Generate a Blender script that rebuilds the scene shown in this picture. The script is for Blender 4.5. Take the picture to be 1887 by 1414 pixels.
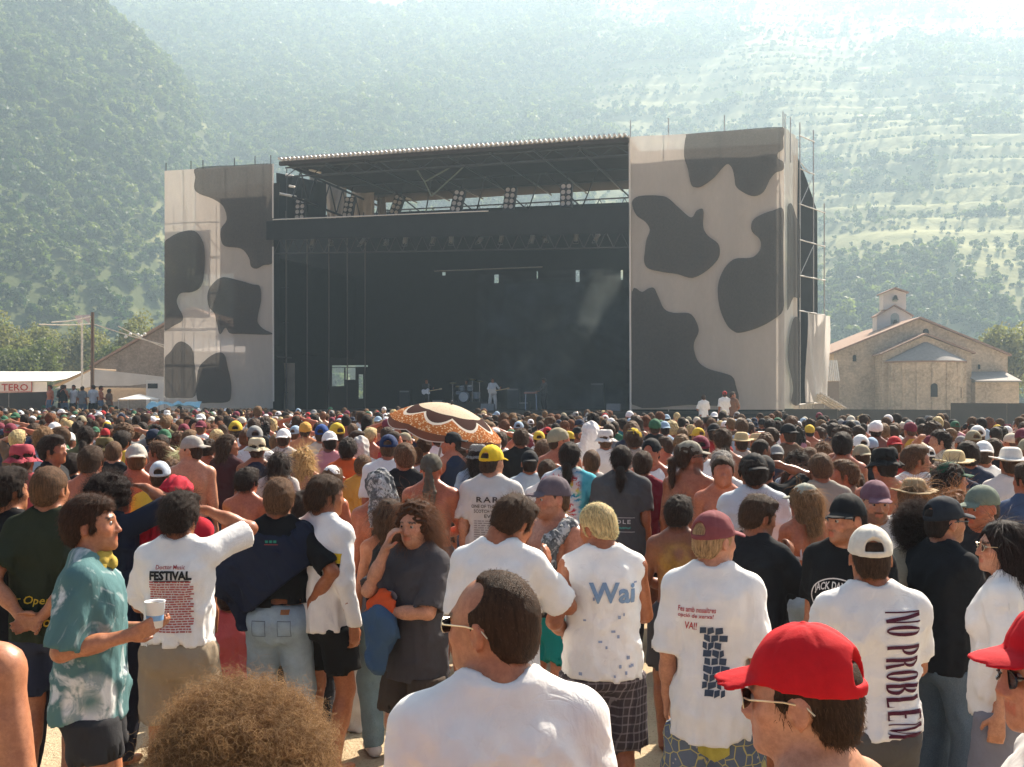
import bpy, bmesh, math, random
import numpy as np
from mathutils import Vector, Matrix, Euler
from mathutils.bvhtree import BVHTree
from mathutils.geometry import tessellate_polygon

for o in list(bpy.data.objects):
    bpy.data.objects.remove(o)
SC = bpy.context.scene
COL = SC.collection
R = math.radians

# ------------------------------------------------------------------ camera, sky, sun, exposure
EYE = 2.15                 # camera height over the field
FPX = 1887.0               # focal length in photograph pixels (36 mm lens on a 36 mm film width)
HOR = 738.0                # horizon row in the photograph
cam_d = bpy.data.cameras.new('camera')
cam_d.lens = 36.0
cam_d.sensor_width = 36.0
cam_d.shift_y = (HOR - 707.0) / 1887.0
cam_d.clip_start = 0.05
cam_d.clip_end = 6000
cam = bpy.data.objects.new('camera', cam_d)
cam.location = (0, 0, EYE)
cam.rotation_euler = (R(90), 0, 0)
COL.objects.link(cam)
SC.camera = cam

SUN_AZ, SUN_EL = 34.0, 43.0        # degrees to the right of the view, degrees above the ground
w = bpy.data.worlds.new('World')
SC.world = w
w.use_nodes = True
nt = w.node_tree
sky = nt.nodes.new('ShaderNodeTexSky')
sky.sky_type = 'NISHITA'
sky.sun_disc = False
sky.sun_elevation = R(SUN_EL)
sky.sun_rotation = R(SUN_AZ)
sky.dust_density = 2.5
sky.air_density = 0.6
nt.links.new(sky.outputs[0], nt.nodes['Background'].inputs[0])
nt.nodes['Background'].inputs[1].default_value = 0.05

sun_d = bpy.data.lights.new('sun', 'SUN')
sun_d.energy = 5.0
sun_d.angle = R(0.6)
sun_d.color = (1.0, 0.88, 0.73)
sun = bpy.data.objects.new('sun', sun_d)
sdir = Vector((math.sin(R(SUN_AZ)) * math.cos(R(SUN_EL)), math.cos(R(SUN_AZ)) * math.cos(R(SUN_EL)), math.sin(R(SUN_EL))))
sun.rotation_euler = (-sdir).to_track_quat('-Z', 'Y').to_euler()
COL.objects.link(sun)

SC.view_settings.view_transform = 'Standard'
SC.view_settings.look = 'None'
SC.view_settings.exposure = 1.92
SC.view_settings.gamma = 1.0
SC.cycles.use_adaptive_sampling = True
SC.cycles.adaptive_threshold = 0.02
SC.cycles.use_denoising = True
SC.cycles.max_bounces = 6
SC.cycles.diffuse_bounces = 3
SC.cycles.glossy_bounces = 2
SC.cycles.transmission_bounces = 3
SC.cycles.transparent_max_bounces = 16
SC.cycles.volume_bounces = 0
SC.cycles.caustics_reflective = False
SC.cycles.caustics_refractive = False


# ------------------------------------------------------------------ helpers
def wx(px, d):
    return (px - 943.5) / FPX * d


def wz(py, d):
    return EYE + (HOR - py) / FPX * d


def link(o, parent=None):
    COL.objects.link(o)
    if parent is not None:
        o.parent = parent
    return o


def tag(o, label=None, cat=None, group=None, kind=None):
    if label: o['label'] = label
    if cat: o['category'] = cat
    if group: o['group'] = group
    if kind: o['kind'] = kind
    return o


def empty(name, loc=(0, 0, 0), rz=0.0, s=1.0):
    o = bpy.data.objects.new(name, None)
    o.empty_display_size = 0.1
    o.location = loc
    o.rotation_euler = (0, 0, rz)
    o.scale = (s, s, s)
    COL.objects.link(o)
    return o


def mesh_np(name, V, F, smooth=True):
    """V (n,3) array, F (m,3|4) int array -> mesh, fast."""
    me = bpy.data.meshes.new(name)
    V = np.asarray(V, np.float32)
    F = np.asarray(F, np.int32)
    n, k = len(F), (F.shape[1] if len(F) else 4)
    me.vertices.add(len(V))
    me.vertices.foreach_set('co', V.ravel())
    me.loops.add(n * k)
    me.loops.foreach_set('vertex_index', F.ravel())
    me.polygons.add(n)
    me.polygons.foreach_set('loop_start', np.arange(0, n * k, k, dtype=np.int32))
    me.polygons.foreach_set('loop_total', np.full(n, k, np.int32))
    me.update(calc_edges=True)
    me.polygons.foreach_set('use_smooth', np.full(n, smooth, bool))
    return me


class MB:
    """collects boxes, bars, tubes, polygons into one mesh"""
    def __init__(s):
        s.v, s.f = [], []

    def add(s, vs, fs):
        b = len(s.v)
        s.v += [tuple(v) for v in vs]
        s.f += [tuple(i + b for i in f) for f in fs]
        return s

    def box(s, lo, hi):
        x0, y0, z0 = lo; x1, y1, z1 = hi
        return s.add([(x0, y0, z0), (x1, y0, z0), (x1, y1, z0), (x0, y1, z0), (x0, y0, z1), (x1, y0, z1), (x1, y1, z1), (x0, y1, z1)],
                     [(0, 3, 2, 1), (4, 5, 6, 7), (0, 1, 5, 4), (1, 2, 6, 5), (2, 3, 7, 6), (3, 0, 4, 7)])

    def bar(s, a, b, r, n=6, r2=None, cap=True):
        a, b = Vector(a), Vector(b)
        r2 = r if r2 is None else r2
        d = (b - a)
        if d.length < 1e-6: return s
        d.normalize()
        u = d.orthogonal().normalized(); w_ = d.cross(u)
        vs, fs = [], []
        for i in range(n):
            t = 2 * math.pi * i / n
            o = u * math.cos(t) + w_ * math.sin(t)
            vs += [a + o * r, b + o * r2]
        for i in range(n):
            j = (i + 1) % n
            fs.append((2 * i, 2 * j, 2 * j + 1, 2 * i + 1))
        if cap:
            fs.append(tuple(2 * i for i in reversed(range(n))))
            fs.append(tuple(2 * i + 1 for i in range(n)))
        return s.add(vs, fs)

    def path(s, pts, r, n=6):
        for a, b in zip(pts[:-1], pts[1:]):
            s.bar(a, b, r, n)
        return s

    def slab(s, pts, dirv):
        """extrude closed polygon pts (3d, planar) along vector dirv"""
        n = len(pts); dirv = Vector(dirv)
        vs = [Vector(p) for p in pts] + [Vector(p) + dirv for p in pts]
        tri = tessellate_polygon([[Vector(p) for p in pts]])
        fs = [tuple(t) for t in tri] + [tuple(i + n for i in reversed(t)) for t in tri]
        for i in range(n):
            j = (i + 1) % n
            fs.append((i, i + n, j + n, j))
        return s.add(vs, fs)

    def lathe(s, prof, n=16, c=(0, 0, 0)):
        vs, fs = [], []
        m = len(prof)
        for i in range(n):
            t = 2 * math.pi * i / n
            for r, z in prof:
                vs.append((c[0] + r * math.cos(t), c[1] + r * math.sin(t), c[2] + z))
        for i in range(n):
            j = (i + 1) % n
            for q in range(m - 1):
                fs.append((i * m + q, j * m + q, j * m + q + 1, i * m + q + 1))
        return s.add(vs, fs)

    def build(s, name, mat, parent=None, smooth=False, color=None):
        me = bpy.data.meshes.new(name)
        me.from_pydata(s.v, [], s.f)
        me.validate()
        bm = bmesh.new(); bm.from_mesh(me)
        bmesh.ops.recalc_face_normals(bm, faces=bm.faces)
        bm.to_mesh(me); bm.free()
        if smooth:
            me.polygons.foreach_set('use_smooth', [True] * len(me.polygons))
        if mat: me.materials.append(mat)
        o = bpy.data.objects.new(name, me)
        link(o, parent)
        if color: o.color = (*color, 1)
        return o


# ------------------------------------------------------------------ materials
MATS = {}


class NT:
    def __init__(s, name):
        s.m = bpy.data.materials.new(name)
        s.m.use_nodes = True
        s.t = s.m.node_tree
        s.b = s.t.nodes['Principled BSDF']
        s.out = s.t.nodes['Material Output']
        MATS[name] = s.m

    def n(s, typ, **kw):
        n = s.t.nodes.new('ShaderNode' + typ)
        for k, v in kw.items():
            if k.startswith('i_'):
                n.inputs[k[2:].replace('_', ' ')].default_value = v
            else:
                setattr(n, k, v)
        return n

    def l(s, a, b):
        s.t.links.new(a, b)

    def mix(s, fac, a, b, blend='MIX'):
        n = s.t.nodes.new('ShaderNodeMix')
        n.data_type = 'RGBA'
        n.blend_type = blend
        for v, i in ((fac, 0), (a, 6), (b, 7)):
            if hasattr(v, 'is_output'):
                s.l(v, n.inputs[i])
            elif isinstance(v, (int, float)):
                n.inputs[i].default_value = v if i == 0 else (v, v, v, 1)
            else:
                n.inputs[i].default_value = (*v[:3], 1)
        return n.outputs[2]

    def math(s, op, a, b=None, c=None):
        n = s.t.nodes.new('ShaderNodeMath'); n.operation = op
        for i, v in enumerate((a, b, c)):
            if v is None: continue
            if hasattr(v, 'is_output'): s.l(v, n.inputs[i])
            else: n.inputs[i].default_value = v
        return n.outputs[0]

    def noise(s, scale, detail=3.0, rough=0.55, vec=None, dist=0.0):
        n = s.n('TexNoise')
        n.inputs['Scale'].default_value = scale
        n.inputs['Detail'].default_value = detail
        n.inputs['Roughness'].default_value = rough
        n.inputs['Distortion'].default_value = dist
        if vec is not None: s.l(vec, n.inputs['Vector'])
        return n.outputs['Fac']

    def coord(s, which='Object'):
        return s.n('TexCoord').outputs[which]

    def mapped(s, scale=(1, 1, 1), which='Object', rot=(0, 0, 0), loc=(0, 0, 0)):
        m = s.n('Mapping')
        m.inputs['Scale'].default_value = scale
        m.inputs['Rotation'].default_value = rot
        m.inputs['Location'].default_value = loc
        s.l(s.coord(which), m.inputs['Vector'])
        return m.outputs[0]

    def ramp(s, fac, stops, interp='LINEAR'):
        n = s.n('ValToRGB')
        n.color_ramp.interpolation = interp
        e = n.color_ramp.elements
        while len(e) < len(stops): e.new(0.5)
        for el, (p, c) in zip(e, stops):
            el.position = p
            el.color = (*c[:3], 1) if not isinstance(c, (int, float)) else (c, c, c, 1)
        s.l(fac, n.inputs[0])
        return n.outputs[0]

    def bump(s, h, strength=0.3, dist=0.01):
        n = s.n('Bump')
        n.inputs['Strength'].default_value = strength
        n.inputs['Distance'].default_value = dist
        s.l(h, n.inputs['Height'])
        s.l(n.outputs[0], s.b.inputs['Normal'])
        return n.outputs[0]

    def base(s, c, rough=0.8, spec=0.3):
        if hasattr(c, 'is_output'): s.l(c, s.b.inputs['Base Color'])
        else: s.b.inputs['Base Color'].default_value = (*c[:3], 1)
        s.b.inputs['Roughness'].default_value = rough
        s.b.inputs['Specular IOR Level'].default_value = spec
        return s


def plain(name, c, rough=0.8, spec=0.3, metal=0.0, var=0.25, scale=6.0, bump=0.0):
    if name in MATS: return MATS[name]
    t = NT(name)
    nz = t.noise(scale, 4, .55, t.coord())
    lo = tuple(v * (1 - var) for v in c); hi = tuple(min(1, v * (1 + var)) for v in c)
    t.base(t.mix(nz, lo, hi), rough, spec)
    t.b.inputs['Metallic'].default_value = metal
    if bump: t.bump(t.noise(scale * 4, 5, .6, t.coord()), bump, 0.02)
    return t.m


def objcol_mat(name, rough, spec, var, scale, bump, bdist, transl=0.0, weave=False, stretch=(1, 1, 1), wrink=0.0, inst=None):
    """a material whose base colour is the object's own colour (or an instance attribute)"""
    t = NT(name)
    if inst:
        a = t.n('Attribute', attribute_type='INSTANCER', attribute_name=inst).outputs['Color']
    else:
        a = t.n('ObjectInfo').outputs['Color']
    vec = t.mapped(stretch)
    nz = t.noise(scale, 4, 0.6, vec)
    f = t.ramp(nz, [(0.25, 1 - var), (0.75, 1 + var * 0.5)])
    c = t.mix(1.0, a, f, 'MULTIPLY')
    t.base(c, rough, spec)
    h = t.noise(scale * 5, 4, 0.6, vec)
    if wrink:
        wv = t.noise(7.0, 3, 0.5, t.mapped((1.0, 1.0, 0.35)), 1.2)
        wv = t.math('ABSOLUTE', t.math('SUBTRACT', wv, 0.5))
        w2 = t.noise(5.0, 2, 0.5, t.mapped((1.0, 1.0, 1.6), rot=(.5, .6, .3)), 1.8)
        wv = t.math('MINIMUM', wv, t.math('ABSOLUTE', t.math('SUBTRACT', w2, 0.52)))
        h = t.math('ADD', t.math('MULTIPLY', h, 0.25), t.math('MULTIPLY', wv, wrink))
    t.bump(h, bump, bdist)
    if transl:
        tr = t.n('BsdfTranslucent')
        t.l(c, tr.inputs[0])
        mx = t.n('MixShader'); mx.inputs[0].default_value = transl
        t.l(t.b.outputs[0], mx.inputs[1]); t.l(tr.outputs[0], mx.inputs[2])
        t.l(mx.outputs[0], t.out.inputs[0])
    return t.m


M_CLOTH = objcol_mat('cloth', 0.9, 0.15, 0.10, 9.0, 0.5, 0.012, 0.0, wrink=2.0)
M_HAT = objcol_mat('hat_cloth', 0.85, 0.2, 0.14, 40.0, 0.25, 0.003)
M_HAIR = objcol_mat('hair', 0.62, 0.12, 0.8, 110.0, 1.0, 0.006, stretch=(1, 1, 0.16))
M_STRAND = objcol_mat('hair_strand', 0.5, 0.22, 0.4, 30.0, 0.0, 0.01, 0.3)
M_CLOTH_I = objcol_mat('crowd_cloth', 0.9, 0.15, 0.10, 9.0, 0.3, 0.01, inst='c_top')
M_LOW_I = objcol_mat('crowd_legwear', 0.9, 0.15, 0.10, 9.0, 0.3, 0.01, inst='c_low')
M_HAIR_I = objcol_mat('crowd_hair', 0.7, 0.08, 0.7, 70.0, 1.0, 0.012, stretch=(1, 1, .3), inst='c_hair')


def skin_mat(name, inst=None, tint=False):
    t = NT(name)
    a = (t.n('Attribute', attribute_type='INSTANCER', attribute_name=inst).outputs['Color'] if inst
         else t.n('ObjectInfo').outputs['Color'])
    ob_ = t.coord()
    nz = t.noise(9, 5, 0.65, ob_)
    f = t.ramp(nz, [(0.3, (0.84, 0.74, 0.70)), (0.7, (1.12, 1.06, 1.02))])
    sp_ = t.ramp(t.noise(55, 4, 0.7, ob_), [(0.40, (0.86, 0.80, 0.78)), (0.60, (1.06, 1.04, 1.03))])
    f = t.mix(1.0, f, sp_, 'MULTIPLY')
    c = t.mix(1.0, a, f, 'MULTIPLY')
    if tint:
        at = t.n('Attribute', attribute_name='tint').outputs['Color']
        c = t.mix(1.0, c, at, 'MULTIPLY')
    t.base(c, 0.42, 0.45)
    t.bump(t.noise(110, 4, .6, ob_), 0.2, 0.003)
    return t.m


M_SKIN = skin_mat('skin')
M_SKINF = skin_mat('skin_with_face', tint=True)
M_SKIN_I = skin_mat('crowd_skin', inst='c_skin')
M_EYE = plain('eye_white', (0.33, 0.29, 0.26), 0.2, 0.5, var=0.05)
M_DARK = plain('dark_plastic', (0.012, 0.012, 0.014), 0.25, 0.5)
M_GOLD = plain('gold_wire', (0.75, 0.62, 0.42), 0.3, 0.5, metal=0.6)
M_BLACK = plain('black_paint', (0.02, 0.02, 0.022), 0.6)
# ------------------------------------------------------------------ implicit-surface modelling of people
f32 = np.float32


class Field:
    def __init__(s, lo, hi, h, zs=None):
        s.h = h
        s.ax = [np.arange(lo[i], hi[i] + h, h, dtype=f32) for i in range(3)]
        if zs is not None: s.ax[2] = np.asarray(zs, f32)
        s.d = np.full([len(a) for a in s.ax], 0.5, f32)

    def cut(s, c, r):
        sl = []
        for i in range(3):
            ri = r[i] if hasattr(r, '__len__') else r
            a, b = np.searchsorted(s.ax[i], [c[i] - ri, c[i] + ri])
            if b - a < 1: return None
            sl.append(slice(a, b))
        X = s.ax[0][sl[0]][:, None, None]; Y = s.ax[1][sl[1]][None, :, None]; Z = s.ax[2][sl[2]][None, None, :]
        return tuple(sl), X, Y, Z

    def add(s, prim, k=0.02, grow=0.0):
        f, c, r = prim
        q = s.cut(c, (np.asarray(r) + k + 0.02 + grow) if hasattr(r, '__len__') else r + k + 0.02 + grow)
        if q is None: return
        sl, X, Y, Z = q
        b = f(X, Y, Z) - grow
        a = s.d[sl]
        if k <= 0: s.d[sl] = np.minimum(a, b); return
        h = np.clip(0.5 + 0.5 * (b - a) / k, 0, 1)
        s.d[sl] = (b * (1 - h) + a * h) - k * h * (1 - h)

    def sub(s, prim, k=0.01):
        f, c, r = prim
        q = s.cut(c, r + k + 0.02 if not hasattr(r, '__len__') else np.asarray(r) + k + 0.02)
        if q is None: return
        sl, X, Y, Z = q
        b = -f(X, Y, Z); a = s.d[sl]
        h = np.clip(0.5 - 0.5 * (b - a) / k, 0, 1)
        s.d[sl] = (b * (1 - h) + a * h) + k * h * (1 - h)

    def clip(s, f):
        X, Y, Z = s.ax[0][:, None, None], s.ax[1][None, :, None], s.ax[2][None, None, :]
        s.d = np.maximum(s.d, f(X, Y, Z)).astype(f32)

    def disp(s, f):
        X, Y, Z = s.ax[0][:, None, None], s.ax[1][None, :, None], s.ax[2][None, None, :]
        s.d = (s.d - f(X, Y, Z)).astype(f32)

    def mesh(s):
        return surface_nets(s.d, s.ax)


def surface_nets(d, ax):
    ins = d < 0
    nx, ny, nz = d.shape
    c = ins.astype(np.uint8)
    t = c[:-1] + c[1:]
    t = t[:, :-1] + t[:, 1:]
    t = t[:, :, :-1] + t[:, :, 1:]
    I = np.argwhere((t > 0) & (t < 8))
    if len(I) == 0: return np.zeros((0, 3), f32), np.zeros((0, 4), np.int32)
    ids = np.full(t.shape, -1, np.int32)
    ids[I[:, 0], I[:, 1], I[:, 2]] = np.arange(len(I))
    corner = np.array([(i, j, k) for i in (0, 1) for j in (0, 1) for k in (0, 1)])
    D = np.stack([d[I[:, 0] + a, I[:, 1] + b, I[:, 2] + e] for a, b, e in corner], 1)
    acc = np.zeros((len(I), 3), f32); cnt = np.zeros(len(I), f32)
    for p in range(8):
        for q in range(p + 1, 8):
            dv = corner[q] - corner[p]
            if abs(dv).sum() != 1: continue
            m = (D[:, p] < 0) != (D[:, q] < 0)
            if not m.any(): continue
            tt = D[m, p] / (D[m, p] - D[m, q])
            acc[m] += corner[p] + tt[:, None] * dv
            cnt[m] += 1
    P = I + acc / cnt[:, None]
    V = np.stack([np.interp(P[:, i], np.arange(len(ax[i])), ax[i]) for i in range(3)], 1)
    quads = []
    for axis in range(3):
        sl0 = [slice(None)] * 3; sl1 = [slice(None)] * 3
        sl0[axis] = slice(0, -1); sl1[axis] = slice(1, None)
        A = ins[tuple(sl0)]; B = ins[tuple(sl1)]
        E = np.argwhere(A != B)
        u, v = [(1, 2), (2, 0), (0, 1)][axis]
        ok = (E[:, u] > 0) & (E[:, v] > 0) & (E[:, u] < d.shape[u] - 1) & (E[:, v] < d.shape[v] - 1)
        E = E[ok]
        def at(du, dv):
            K = E.copy(); K[:, u] -= du; K[:, v] -= dv
            return ids[K[:, 0], K[:, 1], K[:, 2]]
        Q = np.stack([at(1, 1), at(0, 1), at(0, 0), at(1, 0)], 1)
        flip = ~A[E[:, 0], E[:, 1], E[:, 2]]
        Q[flip] = Q[flip][:, ::-1]
        quads.append(Q)
    return V.astype(f32), np.concatenate(quads).astype(np.int32)


def vlen(x, y, z):
    return np.sqrt(x * x + y * y + z * z)


def RC(a, b, ra, rb):
    a = np.asarray(a, float); b = np.asarray(b, float)
    ab = b - a; L2 = float(ab @ ab) + 1e-9
    def f(X, Y, Z):
        x, y, z = X - f32(a[0]), Y - f32(a[1]), Z - f32(a[2])
        t = np.clip((x * f32(ab[0]) + y * f32(ab[1]) + z * f32(ab[2])) / f32(L2), 0, 1)
        return vlen(x - t * f32(ab[0]), y - t * f32(ab[1]), z - t * f32(ab[2])) - (f32(ra) + t * f32(rb - ra))
    m = (a + b) / 2; r = abs(ab) / 2 + max(ra, rb)
    return f, m, r


def CONE(a, b, ra, rb):
    """flat-ended cone segment"""
    f0, m, r = RC(a, b, ra, rb)
    a = np.asarray(a, float); b = np.asarray(b, float)
    n = (b - a) / (np.linalg.norm(b - a) + 1e-9)
    def f(X, Y, Z):
        e = (X - f32(b[0])) * f32(n[0]) + (Y - f32(b[1])) * f32(n[1]) + (Z - f32(b[2])) * f32(n[2])
        return np.maximum(f0(X, Y, Z), e)
    return f, m, r


def EL(c, r, Rm=None):
    r = np.asarray(r, float)
    def f(X, Y, Z):
        x, y, z = X - f32(c[0]), Y - f32(c[1]), Z - f32(c[2])
        if Rm is not None:
            x, y, z = (x * f32(Rm[0][0]) + y * f32(Rm[1][0]) + z * f32(Rm[2][0]), x * f32(Rm[0][1]) + y * f32(Rm[1][1]) + z * f32(Rm[2][1]),
                       x * f32(Rm[0][2]) + y * f32(Rm[1][2]) + z * f32(Rm[2][2]))
        k0 = vlen(x / f32(r[0]), y / f32(r[1]), z / f32(r[2]))
        k1 = vlen(x / f32(r[0] ** 2), y / f32(r[1] ** 2), z / f32(r[2] ** 2))
        return k0 * (k0 - 1) / (k1 + 1e-6)
    return f, np.asarray(c, float), (float(max(r)) if Rm is not None else r)


def TUBE(st, p=2.4, dx=0.0):
    """upright elliptic tube through stations (z, y centre, half width, half depth)"""
    st = np.asarray(sorted(st), float)
    z0, z1 = st[0, 0], st[-1, 0]
    def f(X, Y, Z):
        z = Z
        yc = np.interp(z, st[:, 0], st[:, 1]).astype(f32)
        a = np.interp(z, st[:, 0], st[:, 2]).astype(f32); b = np.interp(z, st[:, 0], st[:, 3]).astype(f32)
        r = (np.abs((X - f32(dx)) / a) ** p + np.abs((Y - yc) / b) ** p) ** (1 / p)
        return np.maximum((r - 1) * np.minimum(a, b), np.maximum(z - f32(z1), f32(z0) - z))
    m = np.array([dx, 0, (z0 + z1) / 2]); r = np.array([st[:, 2].max() + .02, st[:, 3].max() + abs(st[:, 1]).max() + .02, (z1 - z0) / 2 + .02])
    return f, m, r


def waves(seed, amp, freq, zs=0.4, n=6, ridged=True):
    rg = np.random.RandomState(seed)
    K = rg.normal(size=(n, 3)); K[:, 2] *= zs
    K /= np.linalg.norm(K, axis=1)[:, None]
    K *= freq * rg.uniform(0.5, 1.6, (n, 1))
    ph = rg.uniform(0, 6.28, n)
    wk = rg.normal(size=3) * 9
    def f(X, Y, Z):
        wp = np.sin(X * f32(wk[0]) + Y * f32(wk[1]) + Z * f32(wk[2])) * f32(1.4)
        o = 0
        for i in range(n):
            s_ = np.sin(X * f32(K[i, 0]) + Y * f32(K[i, 1]) + Z * f32(K[i, 2]) + f32(ph[i]) + wp)
            o = o + (f32(1.27) - np.abs(s_) * 2 if ridged else s_)
        return o * f32(amp / n ** 0.5)
    return f


def rot(yaw=0, pitch=0, roll=0):
    """yaw + = turn left, pitch + = look up, roll + = tilt to the right shoulder"""
    return np.array((Matrix.Rotation(R(yaw), 3, 'Z') @ Matrix.Rotation(R(pitch), 3, 'X') @ Matrix.Rotation(R(roll), 3, 'Y')))


HPIV = np.array([0, 0.0, 1.545])


def head_matrix(hd):
    yaw, pitch, roll, dx, dy, dz = (list(hd) + [0] * 6)[:6]
    Rm = Matrix(rot(yaw, pitch, roll).tolist()).to_4x4()
    return Matrix.Translation(Vector(HPIV) + Vector((dx, dy, dz))) @ Rm @ Matrix.Translation(-Vector(HPIV))


def to_head(hd):
    M = np.array(head_matrix(hd).inverted())
    def g(X, Y, Z):
        X, Y, Z = np.broadcast_arrays(X, Y, Z)
        return [X * f32(M[i, 0]) + Y * f32(M[i, 1]) + Z * f32(M[i, 2]) + f32(M[i, 3]) for i in range(3)]
    return g


def smin(a, b, k):
    h = np.clip(0.5 + 0.5 * (b - a) / k, 0, 1)
    return b * (1 - h) + a * h - k * h * (1 - h)


def smax(a, b, k):
    return -smin(-a, -b, k)


def head_sdf(X, Y, Z, fem=False, jaw=1.0):
    E = lambda c, r: EL(c, r)[0](X, Y, Z)
    C = lambda a, b, ra, rb: RC(a, b, ra, rb)[0](X, Y, Z)
    d = E((0, -.006, 1.652), (.077, .097, .095))
    d = smin(d, E((0, .034, 1.607), (.061 * jaw, .066, .085)), .03)
    d = smin(d, E((0, .054, 1.560), (.050 * jaw, .045, .037)), .03)
    d = smin(d, E((0, .090, 1.541), (.020, .016, .017)), .02)
    for s in (-1, 1): d = smin(d, E((s * .040 * jaw, .015, 1.566), (.016, .034, .024)), .025)
    d = smin(d, E((0, .084, 1.661), (.048, .014, .010)), .018)
    for s in (-1, 1):
        d = smin(d, E((s * .044, .068, 1.612), (.020, .018, .018)), .02)
        d = smax(d, -E((s * .031, .108, 1.640), (.019, .017, .011)), .012)
        e = E((s * .081, -.008, 1.622), (.009, .020, .032))
        e = smax(e, -E((s * .090, .002, 1.626), (.010, .011, .018)), .006)
        d = smin(d, e, .008)
    d = smin(d, C((0, .097, 1.645), (0, .117, 1.606), .0065, .0105), .012)
    for s in (-1, 1):
        d = smin(d, E((s * .012, .108, 1.601), (.009, .011, .008)), .008)
    d = smin(d, E((0, .0985, 1.5795), (.023, .011, .0062)), .006)
    d = smin(d, E((0, .0965, 1.5685), (.020, .011, .0065)), .006)
    d = smax(d, -E((0, .111, 1.5742), (.022, .008, .0018)), .003)
    return d


def ik(sh, wr, l1, l2, hint):
    sh, wr = np.asarray(sh, float), np.asarray(wr, float)
    v = wr - sh; L = np.linalg.norm(v)
    if L > (l1 + l2) * .985:
        v *= (l1 + l2) * .985 / L; L = (l1 + l2) * .985; wr = sh + v
    n = v / L
    a = (l1 * l1 - l2 * l2 + L * L) / (2 * L)
    hh = math.sqrt(max(0, l1 * l1 - a * a))
    hv = np.asarray(hint, float); hv = hv - n * (hv @ n); hv /= np.linalg.norm(hv) + 1e-9
    return sh + n * a + hv * hh, wr


ARMS = {   # right side: wrist, elbow hint, finger direction, palm normal, curl
    'down': ((.215, .05, .905), (.12, -1, 0), (.03, .12, -1), (-1, 0, 0), .35),
    'down2': ((.245, -.01, .90), (.35, -1, 0), (.0, .1, -1), (-1, .2, 0), .45),
    'fold': ((-.02, .21, 1.20), (.9, -.3, -.6), (-1, .1, .1), (0, -1, 0), .5),
    'front': ((.06, .24, 1.08), (.9, -.5, -.4), (-.7, .6, .1), (0, -.3, -1), .5),
    'hip': ((.205, -.05, 1.04), (1, -.5, 0), (-.2, .3, -1), (-1, 0, 0), .6),
    'pocket': ((.215, .03, .98), (.6, -1, 0), (-.1, .3, -1), (-1, 0, 0), .3),
    'head': ((.125, -.02, 1.70), (1, .1, .15), (-.8, .3, .5), (-.3, 0, -1), .4),
    'shade': ((.125, .15, 1.68), (1, .15, -.05), (-1, .15, .1), (0, 0, -1), .15),
    'nape': ((.10, -.14, 1.58), (1, .05, .2), (-1, -.1, .0), (0, 1, 0), .4),
    'up': ((.26, .10, 1.93), (1, .2, 0), (0, .1, 1), (-.5, .8, 0), .3),
    'back': ((.05, -.185, 1.0), (1, -.4, .1), (-1, -.1, -.4), (0, -1, 0), .5),
    'clap': ((.05, .27, 1.34), (.9, -.2, -.8), (-.3, .5, .8), (-1, 0, 0), .3),
}
UA, FA = .285, .255
LEGS = {'std': ((.105, -.02, .085), (.35, 1, 0)), 'wide': ((.15, .0, .085), (.4, 1, 0)), 'fwd': ((.11, .10, .085), (.3, 1, 0)), 'rear': ((.12, -.10, .085), (.3, 1, 0))}


def mir(v, s):
    return (v[0] * s, v[1], v[2])


class Pose:
    """right = local +x, forward = +y"""
    def __init__(s, armR='down', armL='down', legR='std', legL='std', head=(0, 0, 0), fem=False, wide=1.0, drop=0.0, belly=0.0, jaw=1.0):
        s.head, s.fem, s.wide, s.drop, s.belly, s.jaw = head, fem, wide, drop, belly, jaw
        s.shx = (.146 if fem else .160) * wide
        s.arm = {}
        for sd, a in ((1, armR), (-1, armL)):
            a = ARMS[a] if isinstance(a, str) else a
            sh = np.array([sd * s.shx, -.012, 1.425])
            wr = np.array(mir(a[0], sd))
            if wr[2] > 1.55: sh = sh + np.array([-.01 * sd, .005, .03])
            el, wr = ik(sh, wr, UA, FA, mir(a[1], sd))
            s.arm[sd] = (sh, el, wr, np.array(mir(a[2], sd), float), np.array(mir(a[3], sd), float), a[4])
        s.leg = {}
        for sd, a in ((1, legR), (-1, legL)):
            a = LEGS[a] if isinstance(a, str) else a
            hip = np.array([sd * .088, 0, .93 - drop])
            kn, an = ik(hip, np.array(mir(a[0], sd)), .43, .425, mir(a[1], sd))
            s.leg[sd] = (hip, kn, an)

    def bounds(s):
        P = [p for sd in (1, -1) for p in s.arm[sd][:3]] + [p for sd in (1, -1) for p in s.leg[sd]]
        P = np.array(P)
        P[:, 2] += 0
        lo = np.minimum(P.min(0) - .24, (-.30, -.26, -.01)); hi = np.maximum(P.max(0) + .24, (.30, .28, 1.78))
        return lo, hi


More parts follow.
